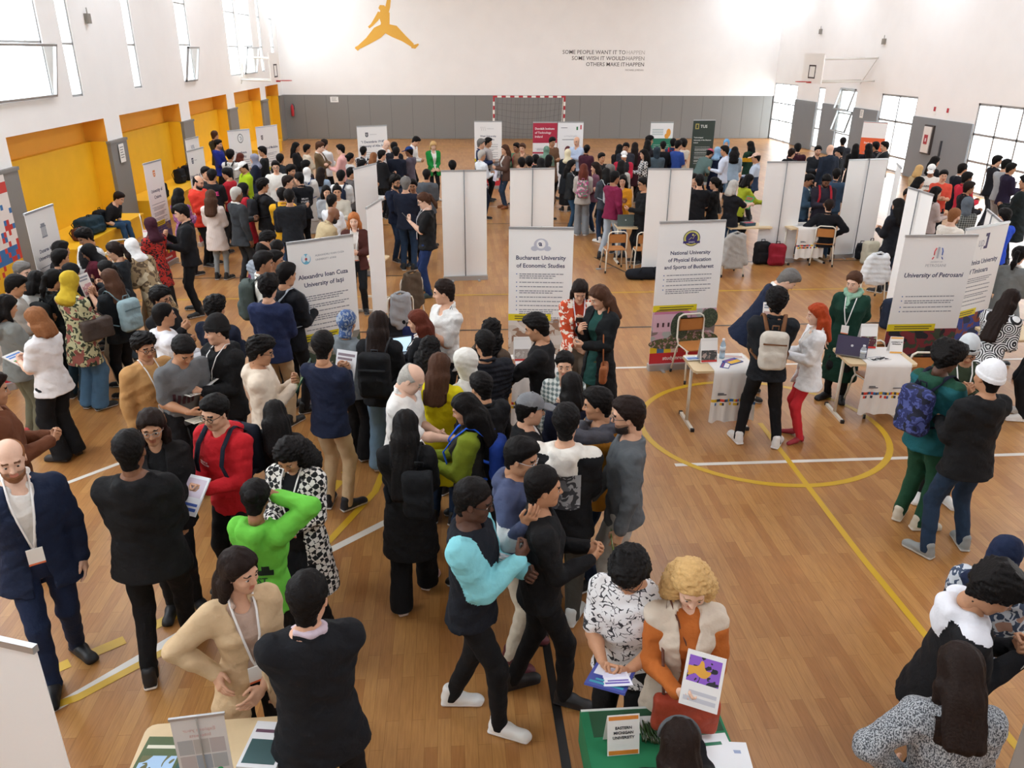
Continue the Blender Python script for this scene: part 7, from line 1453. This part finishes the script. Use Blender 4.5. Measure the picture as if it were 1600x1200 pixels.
for i in range(22):
    o = pen0 if i == 0 else pen0.copy()
    if i: COL.objects.link(o)
    o.location = (T3[0]-.075+.11*(i % 11)/11+rnd.uniform(-.006, .006), T3[1]+.12+rnd.uniform(-.015, .015)-.004*(i % 11), .775+.0085*(i//11)); o.rotation_euler = (0, 0, rnd.uniform(-.25, .25))
k = MB(); k.box((-.07, -.06, 0), (.06, .05, .003)); o = k.build('pen_tray', mat('paper', '#e8e8e4'), None, (T3[0]-.04, T3[1]+.17, .7695)); tag(o, 'white card under the pile of green pens', 'card')
leaflet((T3[0]+.26, T3[1]-.07), .771, .05, 'white sheet with green stripe under the seated woman\'s hand', .21, .29, ('#eef0f2', '#eef0f2', '#2f7a5a'), .003); leaflet((T3[0]+.33, T3[1]-.12), .770, -.12, 'second white sheet at the right end of the green table', .2, .29, ('#eef0f2', '#eef0f2', '#9aa8c8'), .002)
for i in range(2):
    k = MB(); k.box((-.02, -.04, 0), (.02, .04, .006)); o = k.build('highlighter_note', mat('print', '#9ad83a'), None, (T3[0]-.09+.05*i, T3[1]-.24, .771)); tag(o, ('left' if i == 0 else 'right')+' one of two lime green note pads on the green table', 'note pad', 'lime note pads')
g = SDF((-.12, -.12, 0), (.12, .14, .2), .01); g.cone((0, .06, .03), (-.02, -.08, .06), .035, .08, .03); g.warp(.01, 30, 2); V, F = g.mesh(); o = link('folded_cloth', npmesh('folded_cloth', V, F, fab('#17181a')), None, (T3[0]-.17, T3[1]-.27, .772)); tag(o, 'black folded cloth at the near edge of the green table', 'cloth')
# foreground left table with the miniature banner
T4 = (-1.27, 3.0); table((T4[0], T4[1], 0), .02, 'foreground table under the miniature banner at bottom left', .78, .56)
o = empty('tabletop_banner', (T4[0]+.03, T4[1]-.12, .76), math.pi+.1); tag(o, 'miniature grey see-through banner standing on the foreground table', 'small banner')
k = MB(); k.box((-.13, -.03, 0), (.13, .03, .015)); k.build('base', ALU, o); k = MB(); k.box((-.125, -.006, .42), (.125, .006, .435)); k.build('top_rail', ALU, o); k = MB(); k.tube([(0, .012, .01), (0, .012, .425)], .004); k.build('pole', mat('grey_pole', '#97918a', .4), o)
k = MB(); k.box((-.12, -.001, .015), (.12, .001, .42)); p = k.build('panel', mat('banner_fabric', '#d4d2d0', .6), o)
k = MB()
for i in range(3):
    for j in range(2): k.box((-.105+.072*i, .0012, .1+.1*j), (-.037+.072*i, .0018, .19+.1*j), (i+2*j) % 4)
k.build('picture_grid', [mat('print', '#a9abad'), mat('print', '#9aa2ac'), mat('print', '#b4acac'), mat('print', '#b2aeaa')], p)
for i, t in enumerate(('Explore your', 'Interests')): link('lettering', textmesh(t, .028, mat('ink', '#d0b0ac')), p, (0, .002, .35-.035*i), (math.pi/2, 0, 0))
k = MB(); k.box((-.12, .0012, .016), (.12, .0018, .05)); k.build('pink_foot', mat('print', '#cfb0b4'), p)
leaflet((T4[0]-.26, T4[1]+.02), .762, -.08, 'green and blue booklet with castle picture on the foreground table', .21, .3, ('#4a5c34', ('blotch', '#a9c6e4', '#6c6a4a', None, .6), '#e0dcc8'), .012, 'booklet'); leaflet((T4[0]-.1, T4[1]-.02), .762, -.1, 'dark red edged booklet under the miniature banner', .2, .3, ('#7a2c2c', '#2c5a54', '#e0dcc8'), .01, 'booklet'); leaflet((T4[0]+.26, T4[1]+.08), .762, -.15, 'white and teal magazine at the right of the miniature banner', .2, .29, ('#e8e8ea', '#3a5a5c', '#6a4a5c'), .02, 'magazine')
bottle((T4[0]+.14, T4[1]-.24), .762, 'water bottle with green cap at the bottom left table')
# laptop table behind the blue emblem banner and Bucharest table
T5 = at(632, 560, .76); table(T5, .15, 'table with glowing laptop behind the long-haired backpack wearer', .9, .55); laptop((T5.x-.05, T5.y+.02), .762, math.pi*.1, 'open laptop with light blue screen beside the auburn woman')
T6 = at(835, 568, .76); table(T6, 0, 'table below the grey crest banner', .8, .55); cloth((T6.x, T6.y, 0), 0, 'white cloth on the table below the grey crest banner', .55, .55)
tentcard((T6.x-.13, T6.y+.05), 0, .772, 'white card stand with printed crest in front of the grey crest banner', .2, .28, ('#a89a90', '#c8c0b8'), None, '#e9e6e2', '#c8302c'); tentcard((T6.x+.12, T6.y), -.1, .772, 'white card stand with orange edge behind the black sweatshirt', .15, .2); leaflet((T6.x-.15, T6.y-.1), .772, .3, 'blue leaflet on the table below the grey crest banner', .2, .14, ('#5a7a9c', '#8aa4bc', '#dfe4e8'))
# middle tables
T7 = at(1000, 352, .76); table(T7, 0, 'table with dark laptop in the middle of the hall', 1.0, .5); laptop((T7.x-.33, T7.y), .762, math.pi, 'dark grey laptop seen from behind beside the maroon sweater', '#4c5a58', '#20242c', 95); leaflet((T7.x+.15, T7.y), .762, 0, 'papers on the middle laptop table', .3, .2)
chair(at(965, 362, .82)+Vector((0, .2, 0)), .05, 'cream framed chair with brown back at the middle table, left one'); chair(at(1012, 363, .82)+Vector((0, .2, 0)), -.05, 'cream framed chair with brown back at the middle table, right one')
T8 = at(1168, 352, .76); table(T8, 0, 'table beside the grey-haired woman in black', .9, .5); leaflet((T8.x, T8.y), .762, .3, 'dark blue folder stack on the table by the grey-haired woman', .25, .2, ('#2c4a5c', '#c83a4a', '#e0e0e0'), .06, 'folder')
T9 = at(1258, 352, .76); table(T9, .1, 'table with white cloth in front of the seated man', .9, .55); cloth((T9.x, T9.y, 0), .1, 'white cloth hanging from the seated man\'s table', .6, .55); leaflet((T9.x-.1, T9.y), .772, .2, 'newspaper sheets on the seated man\'s table', .3, .25, ('#d8d8d4', '#b8b8b8', '#77777a'))
T10 = at(212, 392, .76); table(T10, .7, 'table with papers left of the red and black patterned top', .9, .55); tentcard((T10.x+.15, T10.y+.3), .5, .762, 'pink and teal card stand beside the maroon hijab', .15, .3, ('#2f8a9a', '#d8e0e4'), None, '#e8b8c0', '#2f8a9a'); leaflet((T10.x, T10.y), .762, .6, 'white papers spread on the left table', .35, .25, ('#e8ecf0', '#c8d8e8', '#8a8f9a'))
chair(at(180, 372, .82), .6, 'cream framed chair left of the paper covered table'); chair(at(235, 335, .82), -1.2, 'cream framed chair behind the maroon hijab')
T11 = at(575, 408, .76); table(T11, 1.35, 'table hidden behind the narrow white banner', .9, .5); leaflet((T11.x, T11.y), .762, 1.2, 'white leaflets with red heading behind the narrow banner', .3, .25)
T12 = at(1588, 520, .76); table(T12, 0, 'table at the right edge beside the swirl sleeved woman', .8, .55)
# chairs with coats
def coat_chair(loc, rz, clabel, label, c, wide=.24, low=.18, top=.86, name='coat', white=False):
    chair(loc, rz, clabel); g = SDF((-.4, -.42, 0), (.4, .1, 1.1), .014); g.box((0, -.23, (top+low)/2-.02), (wide*.8, .045, (top-low)/2), .04, .03); g.cone((-.1, -.23, top-.04), (-wide+.01, -.24, low+.1), .05, .055, .04); g.cone((.1, -.23, top-.04), (wide-.01, -.24, low+.1), .05, .055, .04); g.cone((-wide*.8, -.22, top-.12), (-wide-.02, -.2, low+.15), .045, .035, .03)
    g.warp(.005, 26, len(label))
    if white: g.D += (.004*np.sin(g.ax[2][None, None, :]*75)).astype(np.float32)
    V, F = g.mesh(); o = link(name, npmesh(name, V, F, fab(c)), None, (loc[0], loc[1], 0), (0, 0, rz)); tag(o, label, name.replace('_', ' ')); k = MB(); k.tube([(-.08, -.2, top-.01), (0, -.25, top+.03), (.08, -.2, top-.01)], .02); k.build('collar', fab(c), o)
coat_chair(at(1150, 364, .86)+Vector((0, .2, 0)), .05, 'chair under the long grey coat', 'long grey coat hung over a chair beside the black backpack', '#a5a29d')
coat_chair(at(1377, 396, .88)+Vector((0, .2, 0)), -.15, 'chair under the white quilted vest', 'white quilted vest hung over a chair behind the scarf woman', '#dddfe0', .22, .35, .88, 'quilted_vest', True)
coat_chair(at(632, 426, .9)+Vector((0, .2, 0)), .5, 'chair under the brown and grey jackets', 'brown jacket hung over a chair left of the white polo', '#5a4c3e', .15, .32, .9, 'jacket')
coat_chair(at(618, 458, .86)+Vector((0, .2, 0)), .3, 'chair under the grey tote beside the narrow banner', 'grey scarf and tote hung over a chair beside the narrow banner', '#9c9da0', .12, .34, .86, 'scarf')
q = PEOPLE['seatblk']['root']; chair((q[0], q[1]), -math.radians(20), 'cream framed chair with the man in black jacket sitting on it')
q = PEOPLE['emuseated']['root']; chair((q[0], q[1]), -math.radians(10), 'chair under the seated woman at the green table')
# bags
for a in (('backpack', at(1188, 412, 0), .1, '#15161a', 'black backpack standing on the floor left of the red one', .32, .48, .2), ('backpack', at(1211, 414, 0), -.1, '#8c1c2c', 'dark red backpack standing on the floor by the blank banner', .34, .46, .22),
          ('handbag', at(1136, 418, 0), 0, '#6c1c5c', 'small purple bag on the floor beside the grey coat', .2, .24, .12), ('backpack', at(1288, 400, 0), .2, '#16181e', 'black bag hanging low beside the seated man', .2, .4, .14),
          ('backpack', at(1356, 412, 0), .3, '#cfc9b4', 'cream and black backpack on the floor right of the seated man', .34, .5, .2), ('backpack', at(1343, 405, 0), -.2, '#1a1c22', 'small black backpack beside the cream one', .22, .36, .16),
          ('backpack', at(1391, 512, 0), .2, '#1b2436', 'navy backpack on the floor between the scarf woman and the flame emblem banner', .34, .5, .22), ('suitcase', at(622, 545, 0), .1, '#17181c', 'black bag with blue tag beside the auburn woman', .3, .55, .22),
          ('backpack', at(641, 548, 0), 0, '#1c2450', 'dark blue bag behind the auburn woman', .2, .4, .14)):
    bag(a[0], a[1], a[2], a[3], a[4], a[5], a[6], a[7], 'bag' if a[0] != 'backpack' else 'backpack', group='bags standing on the floor')
g = SDF((-.45, -.2, 0), (.45, .2, .35), .015); g.cone((-.3, 0, .1), (.3, 0, .12), .1, .13, .03); g.cut((0, 0, 0), (0, 0, -1)); g.warp(.01, 14); V, F = g.mesh(); q = at(1008, 436, 0); o = link('duffel_bag', npmesh('duffel_bag', V, F, fab('#16181f')), None, (q.x, q.y, 0)); tag(o, 'black duffel bag on the floor left of the purple emblem banner', 'bag'); k = MB(); k.tube([(-.15, -.1, .15), (-.1, -.12, .26), (.1, -.12, .26), (.15, -.1, .16)], .01); k.build('handle', fab('#16181f'), o)
for (x, y, c, lb, w, h, d) in ((-7.55, 17.05, '#1c3440', 'large dark teal bag on the yellow bench left of the seated man', .62, .36, .34), (-7.5, 16.45, '#5a3020', 'brown leather bag at the near end of the yellow bench', .34, .26, .2), (-7.55, 17.65, '#17181c', 'black backpack on the bench just behind the seated man', .3, .4, .2),
        (-7.5, 21.35, '#141518', 'black bag at the near end of the second yellow bench', .36, .4, .24), (-7.8, 23.9, '#17171b', 'black bag on the second bench, left of a pair', .36, .42, .22), (-7.75, 24.5, '#15151a', 'black rounded bag on the second bench, right of a pair', .4, .44, .24)):
    bag('bag', (x, y), math.radians(80), c, lb, w, h, d, 'bag', z=.468, group='bags lying on the yellow benches')
k = MB(); k.box((-.035, -.03, 0), (.06, .03, .02)); k.tube([(.05, 0, .01), (.2, .05, .008), (.4, .2, .008)], .004); q = at(934, 421, 0); o = k.build('power_socket', mat('plastic', '#9a9c9c'), None, (q.x, q.y, 0)); tag(o, 'small grey power socket on the floor left of the middle chairs', 'socket')
# ------------------------------------------------------------------ worn and carried things
backpack('bpman', '#c6bdb0', 'beige backpack with brown straps worn by the man in white trainers', c2='#7a5236', size=.95)
backpack('greenhood', ('blotch', '#232a5c', '#4a5490', '#16182c', 1.6), 'blue and purple patterned backpack worn over the green hoodie', strap='#16182c')
backpack('blackpack', '#17181b', 'large black backpack worn by the long-haired woman in jeans', c2='#3a3c40', size=1.1)
backpack('redhoodie', '#1c2230', 'dark backpack mostly hidden behind the red hoodie')
backpack('vlong', '#141518', 'black bag on the back of the very long-haired woman', dx=.12, size=.9)
backpack('olivesleeve', '#1b3a8c', 'backpack with bright blue strap worn by the olive sleeved woman', strap='#2458c8', size=.9)
backpack('ponyblack', '#17191a', 'black backpack worn by the woman with low ponytail'); backpack('brownhair', '#8fa6ac', 'pale blue backpack worn by the brown-haired woman', c2='#6c8288')
backpack('fadeboy', '#4a5450', 'dark grey-green backpack worn by the faded haircut boy', size=1.1); backpack('greystrap', '#2a2e34', 'dark backpack with pale grey straps by the blue emblem banner', strap='#9aa0a8')
backpack('curlybp', '#1a1b20', 'black backpack worn by the curly-haired man with raised arm'); backpack('mustjkt', '#16171c', 'dark backpack on the mustard yellow jacket'); backpack('whitebp', '#26282c', 'small black backpack on a white sweatshirt near the ring banner', size=.8)
backpack('whnavybp', '#1b2438', 'navy backpack on a white sweatshirt beside the narrow banner'); backpack('whhijab', '#2c4474', 'blue backpack on the white hijab coat', size=.8, strap='#2c4474'); backpack('pinkpack', ('blotch', '#b04a78', '#5a8a6c', '#d8a8b8', 1.4), 'pink and green patterned backpack on the auburn-haired woman', strap='#c07a98')
backpack('greybpk', '#b0b4b8', 'pale grey backpack behind the maroon sweater', size=.95); backpack('redbp', '#24345c', 'navy and red backpack before the dark green-grey banner', c2='#c0202c'); backpack('behindfade', '#2c302e', 'dark backpack on the young man hidden by the faded haircut')
backpack('dkhood', '#a82430', 'red bag in front of the dark purple hoodie', size=.7)
def sidebag(key, c, label, p, w=.3, h=.2, d=.08, rz=0, strapc=None, shoulder=-1):
    K = PEOPLE[key]; g = SDF((-w*.7, -d, -h*.7), (w*.7, d, h*.7), .012); g.box((0, 0, 0), (w/2, d/2, h/2), .03, .01); g.warp(.004, 25, 2); V, F = g.mesh(); o = link('handbag', npmesh('handbag', V, F, fab(c, .5))); o.matrix_world = wmat(K, p) @ Matrix.Rotation(rz, 4, 'Z'); tag(o, label, 'handbag', 'handbags carried in the crowd')
    k = MB(); q = Vector((shoulder*.11, .0, .55+K['th']*.5)); q = (wmat(K, p) @ Matrix.Rotation(rz, 4, 'Z')).inverted() @ (wmat(K, tuple(q)).to_translation()); k.tube([(-w*.35, 0, h*.45), q*.6+Vector((-.06, .03, 0)), q+Vector((0, 0, .01)), q*.6+Vector((.06, -.02, 0)), (w*.35, 0, h*.45)], .008, flat=.5); k.build('strap', fab(strapc or c), o)
    k = MB(); k.box((-w*.45, -d*.56, h*.05), (w*.45, -d*.5, h*.08)); k.build('flap_seam', fab(strapc or c), o)
    return o
sidebag('blonde', '#b04a34', 'rust red shoulder bag hanging in front of the curly blond woman', (.0, .24, .0), .34, .22, .08, 0, '#6a4436', 1)
sidebag('longcard', '#9a5a34', 'tan brown handbag worn by the woman in long black cardigan', (-.2, .12, -.1), .3, .2, .08, -.9)
sidebag('mustardhijab', '#4c403a', 'dark brown shoulder bag beside the mustard hijab', (.24, .05, .12), .36, .24, .12, 1.4); sidebag('polo1', '#1c1e24', 'black sling bag behind the white polo', (.2, -.12, .02), .22, .16, .07, 1.3)
K = PEOPLE['emuseated']; k = MB(); k.tube([tuple((K['hc']+K['Rh']@np.array((.104*math.cos(a), .028-.01*math.sin(a), .03+.108*math.sin(a))))*K['s']) for a in [math.pi*i/14 for i in range(15)]], .016, flat=.5); k.build('headband', fab('#55595c'), K['o'])
K = PEOPLE['scarf']; g = SDF((-.2, -.2, .9), (.2, .25, 1.7), .012)
ring = [K['T']((.085*math.cos(a), -.02+.085*math.sin(a), .555-.045*max(0, math.sin(a)))) for a in [2*math.pi*i/10 for i in range(11)]]
for i in range(10): g.cone(ring[i], ring[i+1], .034, .034, .02)
g.cone(ring[2], K['T']((.03, .14, .36)), .036, .02, .02); g.warp(.005, 60, 1); V, F = g.mesh(); link('neck_scarf', npmesh('neck_scarf', V*K['s'], F, fab('#8fb8a0')), K['o'])
# papers, phones
held('redhoodie', 'mag', 'booklet', 'blue and pink booklet held by the red hoodie', ('#e8e8ee', '#c8b8c8', '#3a5ab0'), rx=-45, at_=(0, .05, .0)); held('greytee', 'leaf', 'leaflet', 'cream leaflet held by the grey t-shirt boy', ('#e6e0d0', '#d8d0bc', '#a8a490'), rx=10, at_=(.05, .05, .05)); held('beanieblk', 'leaf', 'leaflet', 'leaflet held by the black beanie boy', ('#d8d4cc', '#8a8478', '#55524c'), rx=5)
held('creamhoodie', 'mag', 'brochure', 'dark green brochure with white title held by the cream hoodie', ('#0f3c30', ('blotch', '#7aa25a', '#d8dcd4', None, 1.2), '#dfe8dc'), rx=62, at_=(0, .06, .04), text=('PASSION', .035, '#e8efe4', .08)); held('navysweater', 'sheet', 'paper_sheet', 'white paper sheet held by the navy sweater boy', ('#e8e8ec', '#e8e8ec', '#8a7a84'), rx=70)
held('caramel', 'mag', 'magazine', 'colourful magazines held by the caramel-haired woman', ('#dcd8d4', ('blotch', '#c86a5a', '#6aa06a'), '#4a7ac0'), rx=20); held('blksleeve', 'sheet', 'leaflet', 'pink picture leaflet held by the sleeveless black top woman', ('#e8e4e0', ('blotch', '#c89aa0', '#e8dcd8'), '#8a8f9a'), rx=75, at_=(0, .05, .08))
held('baldpolo', 'leaf', 'leaflet', 'white leaflet in the hand of the balding white shirt man', rx=60, side=1); held('olivesleeve', 'mag', 'magazine', 'magazine with red title letters held by the olive sleeved woman', ('#e6e2de', ('blotch', '#4a7ab0', '#c8a090'), '#c8303a'), rx=60, text=('GUIDE', .05, '#b8202c', .36)); held('polo1', 'leaf', 'leaflet', 'bright blue leaflets held by the white polo man', ('#3a86c8', '#5aa0d8', '#dfe8f0'), rx=75)
held('leaftee', 'mag', 'leaflet', 'blue and purple leaflets held by the leaf-print t-shirt man', ('#3a4a9c', '#dfe2ee', '#3a9ab0'), rx=18, at_=(0, .06, .03)); held('leaftee', 'leaf', 'leaflet', 'white leaflet on top of the blue leaflets held in front of the leaf print', ('#e8e8f2', '#d8d8ec', '#6a5ab0'), rx=18, rz=25, at_=(-.02, .06, .042))
held('blonde', 'mag', 'magazine', 'magazines held against the chest of the curly blond woman', ('#e4e2e0', ('blotch', '#8a5ac0', '#2c2c34', '#d8a040', 1.2), '#c0c0c8'), rx=-62, rz=-20, at_=(-.04, .0, .12), size=(.19, .27, .012)); held('greysweat', 'leaf', 'booklet', 'green booklet hanging from the hand of the grey sweatshirt man', ('#5a8a34', '#7aa04a', '#dfe8d8'), rx=80, side=-1, at_=(0, .02, -.06))
held('kimono', 'phone', 'smartphone', 'black smartphone held by the woman in orange kimono', ('#17171a', '#2a3036', '#17171a'), rx=40, side=-1, at_=(.02, .05, .02)); held('blktee2', 'phone', 'smartphone', 'smartphone held by the long-haired man in black t-shirt', ('#17171a', '#2a3036', '#17171a'), rx=50, side=-1, at_=(.0, .04, .03)); held('seatedman', 'phone', 'smartphone', 'smartphone held by the man seated on the bench', ('#17171a', '#2a3036', '#17171a'), rx=40)
held('whitehoodblk', 'sheet', 'paper_sheet', 'cream sheet held by the white hooded young man at right', ('#e8e4d8', '#e8e4d8', '#8a9ac0'), rx=60); held('navyman', 'leaf', 'paper_sheet', 'white papers held by the grey-haired man in navy suit', rx=50); held('greenhood', 'phone', 'smartphone', 'smartphone held between the green hoodie and grey beanie', ('#dcdcdc', '#8a8f94', '#17171a'), rx=50)
held('greywoman', 'mag', 'folder', 'green and red folders held by the grey-haired woman', ('#3a9a4a', '#c8d8c0', '#c83040'), rx=60); held('whitescarf', 'leaf', 'leaflet', 'white and green leaflet held by the white scarf woman', ('#e8e8ec', '#5aa05a', '#8a8f9a'), rx=60); held('brvest', 'mag', 'folder', 'pale lilac bag held by the brown vest woman', ('#c8c4d4', '#d8d4e0', '#a8a4b4'), rx=-80, at_=(-.1, 0, -.2)); held('ltgrey', 'leaf', 'leaflet', 'black and white leaflet held by the light grey sweatshirt boy', ('#e4e4e4', ('blotch', '#2a2a2e', '#e0e0e0'), '#55555a'), rx=80, side=1)
held('scarf', 'leaf', 'tablet', 'dark tablet hanging by the green dress', ('#1c1e22', '#26282c', '#1c1e22'), rx=85, side=1); held('bpman', 'leaf', 'leaflet', 'white leaflet held up by the beige backpack man', rx=70, side=-1, at_=(0, .04, .08))
# prints on garments: flat artwork lying on the cloth
def onprint(key, name, w, h, p, mats, rects=(), text=None, tsz=.05, tcol='#e8e8e8', back=True, rot=0, lines=None):
    K = PEOPLE[key]; s = K['s']; me = K['gm'].data; n = len(me.vertices); V = np.zeros(n*3); me.vertices.foreach_get('co', V); V = V.reshape(-1, 3)/s; L = (V-K['hip'])@K['Rt']; sg = -1 if back else 1
    def surf(x, z):
        d = (L[:, 0]-x)**2+(L[:, 2]-z)**2; ok = sg*L[:, 1] > 0; d = np.where(ok, d, 9); i = np.argpartition(d, 6)[:6]; return L[i, 1].mean()+sg*.006
    def grid(x0, x1, z0, z1, m, off, mb, n=6):
        v = []
        for j in range(n+1):
            for i in range(n+1):
                x = x0+(x1-x0)*i/n; z = z0+(z1-z0)*j/n; y = surf(x, z)+sg*off; q = K['T']((x, y, z)); v.append(tuple(q*s))
        f = [(a, a+1, a+n+2, a+n+1) for j in range(n) for a in (j*(n+1)+i for i in range(n))]
        if back: f = [q[::-1] for q in f]
        mb.add(v, f[::1], m, True)
    mb = MB()
    if w: grid(p[0]-w/2, p[0]+w/2, p[1]-h/2, p[1]+h/2, 0, .001, mb)
    for (a, b_, c, d, m) in rects: grid(p[0]+a, p[0]+b_, p[1]+c, p[1]+d, m, .003, mb, 3)
    if w or rects: mb.build(name, [fab(c) for c in mats], K['o'])
    if text:
        for i, t in enumerate(text if not isinstance(text, str) else [text]):
            me = textmesh(t, tsz, mat('ink', tcol), bold=.03, ext=.0004)
            if back: flip = Matrix.Diagonal((-1, 1, 1, 1))
            nv = len(me.vertices); C = np.zeros(nv*3); me.vertices.foreach_get('co', C); C = C.reshape(-1, 3); z0 = p[1]-i*tsz*1.2; cr, sr = math.cos(rot), math.sin(rot); X = C[:, 0]*cr-C[:, 1]*sr; Z = C[:, 0]*sr+C[:, 1]*cr
            out = []
            for x, z, e in zip(X, Z, C[:, 2]): xx = (x if back else -x)+p[0]; y = surf(xx, z0+z)+sg*(.003+max(0, e)); out.append(K['T']((xx, y, z0+z))*s)
            me.vertices.foreach_set('co', np.array(out).ravel()); me.update(); link('lettering', me, K['o'])
onprint('printback', 'back_print', .25, .27, (0, .24), [('blotch', '#3a3c40', '#a8aaac', '#6a6c70', .9)])
onprint('printback', 'print_lines', 0, 0, (0, .16), ['#c8cacc'], [(-.12, .12, -.02, -.012, 0), (-.12, .12, -.045, -.037, 0)])
onprint('greenhoodie', 'back_print', 0, 0, (0, .17), ['#16241a'], [(-.12, .12, -.005, .035, 0), (-.1, -.07, .03, .08, 0), (-.05, -.01, .03, .065, 0), (.01, .03, .03, .1, 0), (.05, .1, .03, .07, 0)]); onprint('greenhoodie', '', 0, 0, (0, .12), [], text=('WEST', 'VEN PT'), tsz=.06, tcol='#1c4a20')
onprint('lovetee', 'leaf_print', 0, 0, (0, .2), ['#5ab83a'], [(-.015, .015, -.1, .06, 0), (-.08, -.01, -.02, .01, 0), (.01, .08, -.02, .01, 0), (-.06, -.01, -.06, -.04, 0), (.01, .06, -.06, -.04, 0)]); onprint('lovetee', '', 0, 0, (0, .34), [], text='LOVE', tsz=.11, tcol='#e84a94')
onprint('textjkt', '', 0, 0, (.02, .3), [], text=('MILAN', 'STUDIO'), tsz=.05, tcol='#d8d8dc'); onprint('redhoodie', '', 0, 0, (.08, .32), [], text=('ENACTUS', 'MOROCCO'), tsz=.02, tcol='#f0dede', back=False); onprint('beanieblk', 'chest_print', 0, 0, (0, .22), ['#d8d8d8'], [(-.09+.04*i, -.065+.04*i, -.02, .06, 0) for i in range(5)]+[(-.1, .1, -.035, -.02, 0)], back=False)
onprint('greytee', 'chest_print', 0, 0, (.03, .2), ['#4a2c34'], [(-.08+.04*i, -.055+.04*i, -.04, .04+.01*i, 0) for i in range(5)], back=False); onprint('letterman', '', 0, 0, (-.09, .3), [], text=('NEVER', 'MORE'), tsz=.035, tcol='#e4e8ec', back=False); onprint('whcap2', '', 0, 0, (0, .32), [], text='CAPITALS', tsz=.06, tcol='#3a3432', back=False)
onprint('colorblock', '', 0, 0, (.0, .3), [], text='LEE', tsz=.07, tcol='#26262c', back=False); onprint('polo1', '', 0, 0, (.08, .34), [], text='ubb', tsz=.03, tcol='#33384a', back=False)
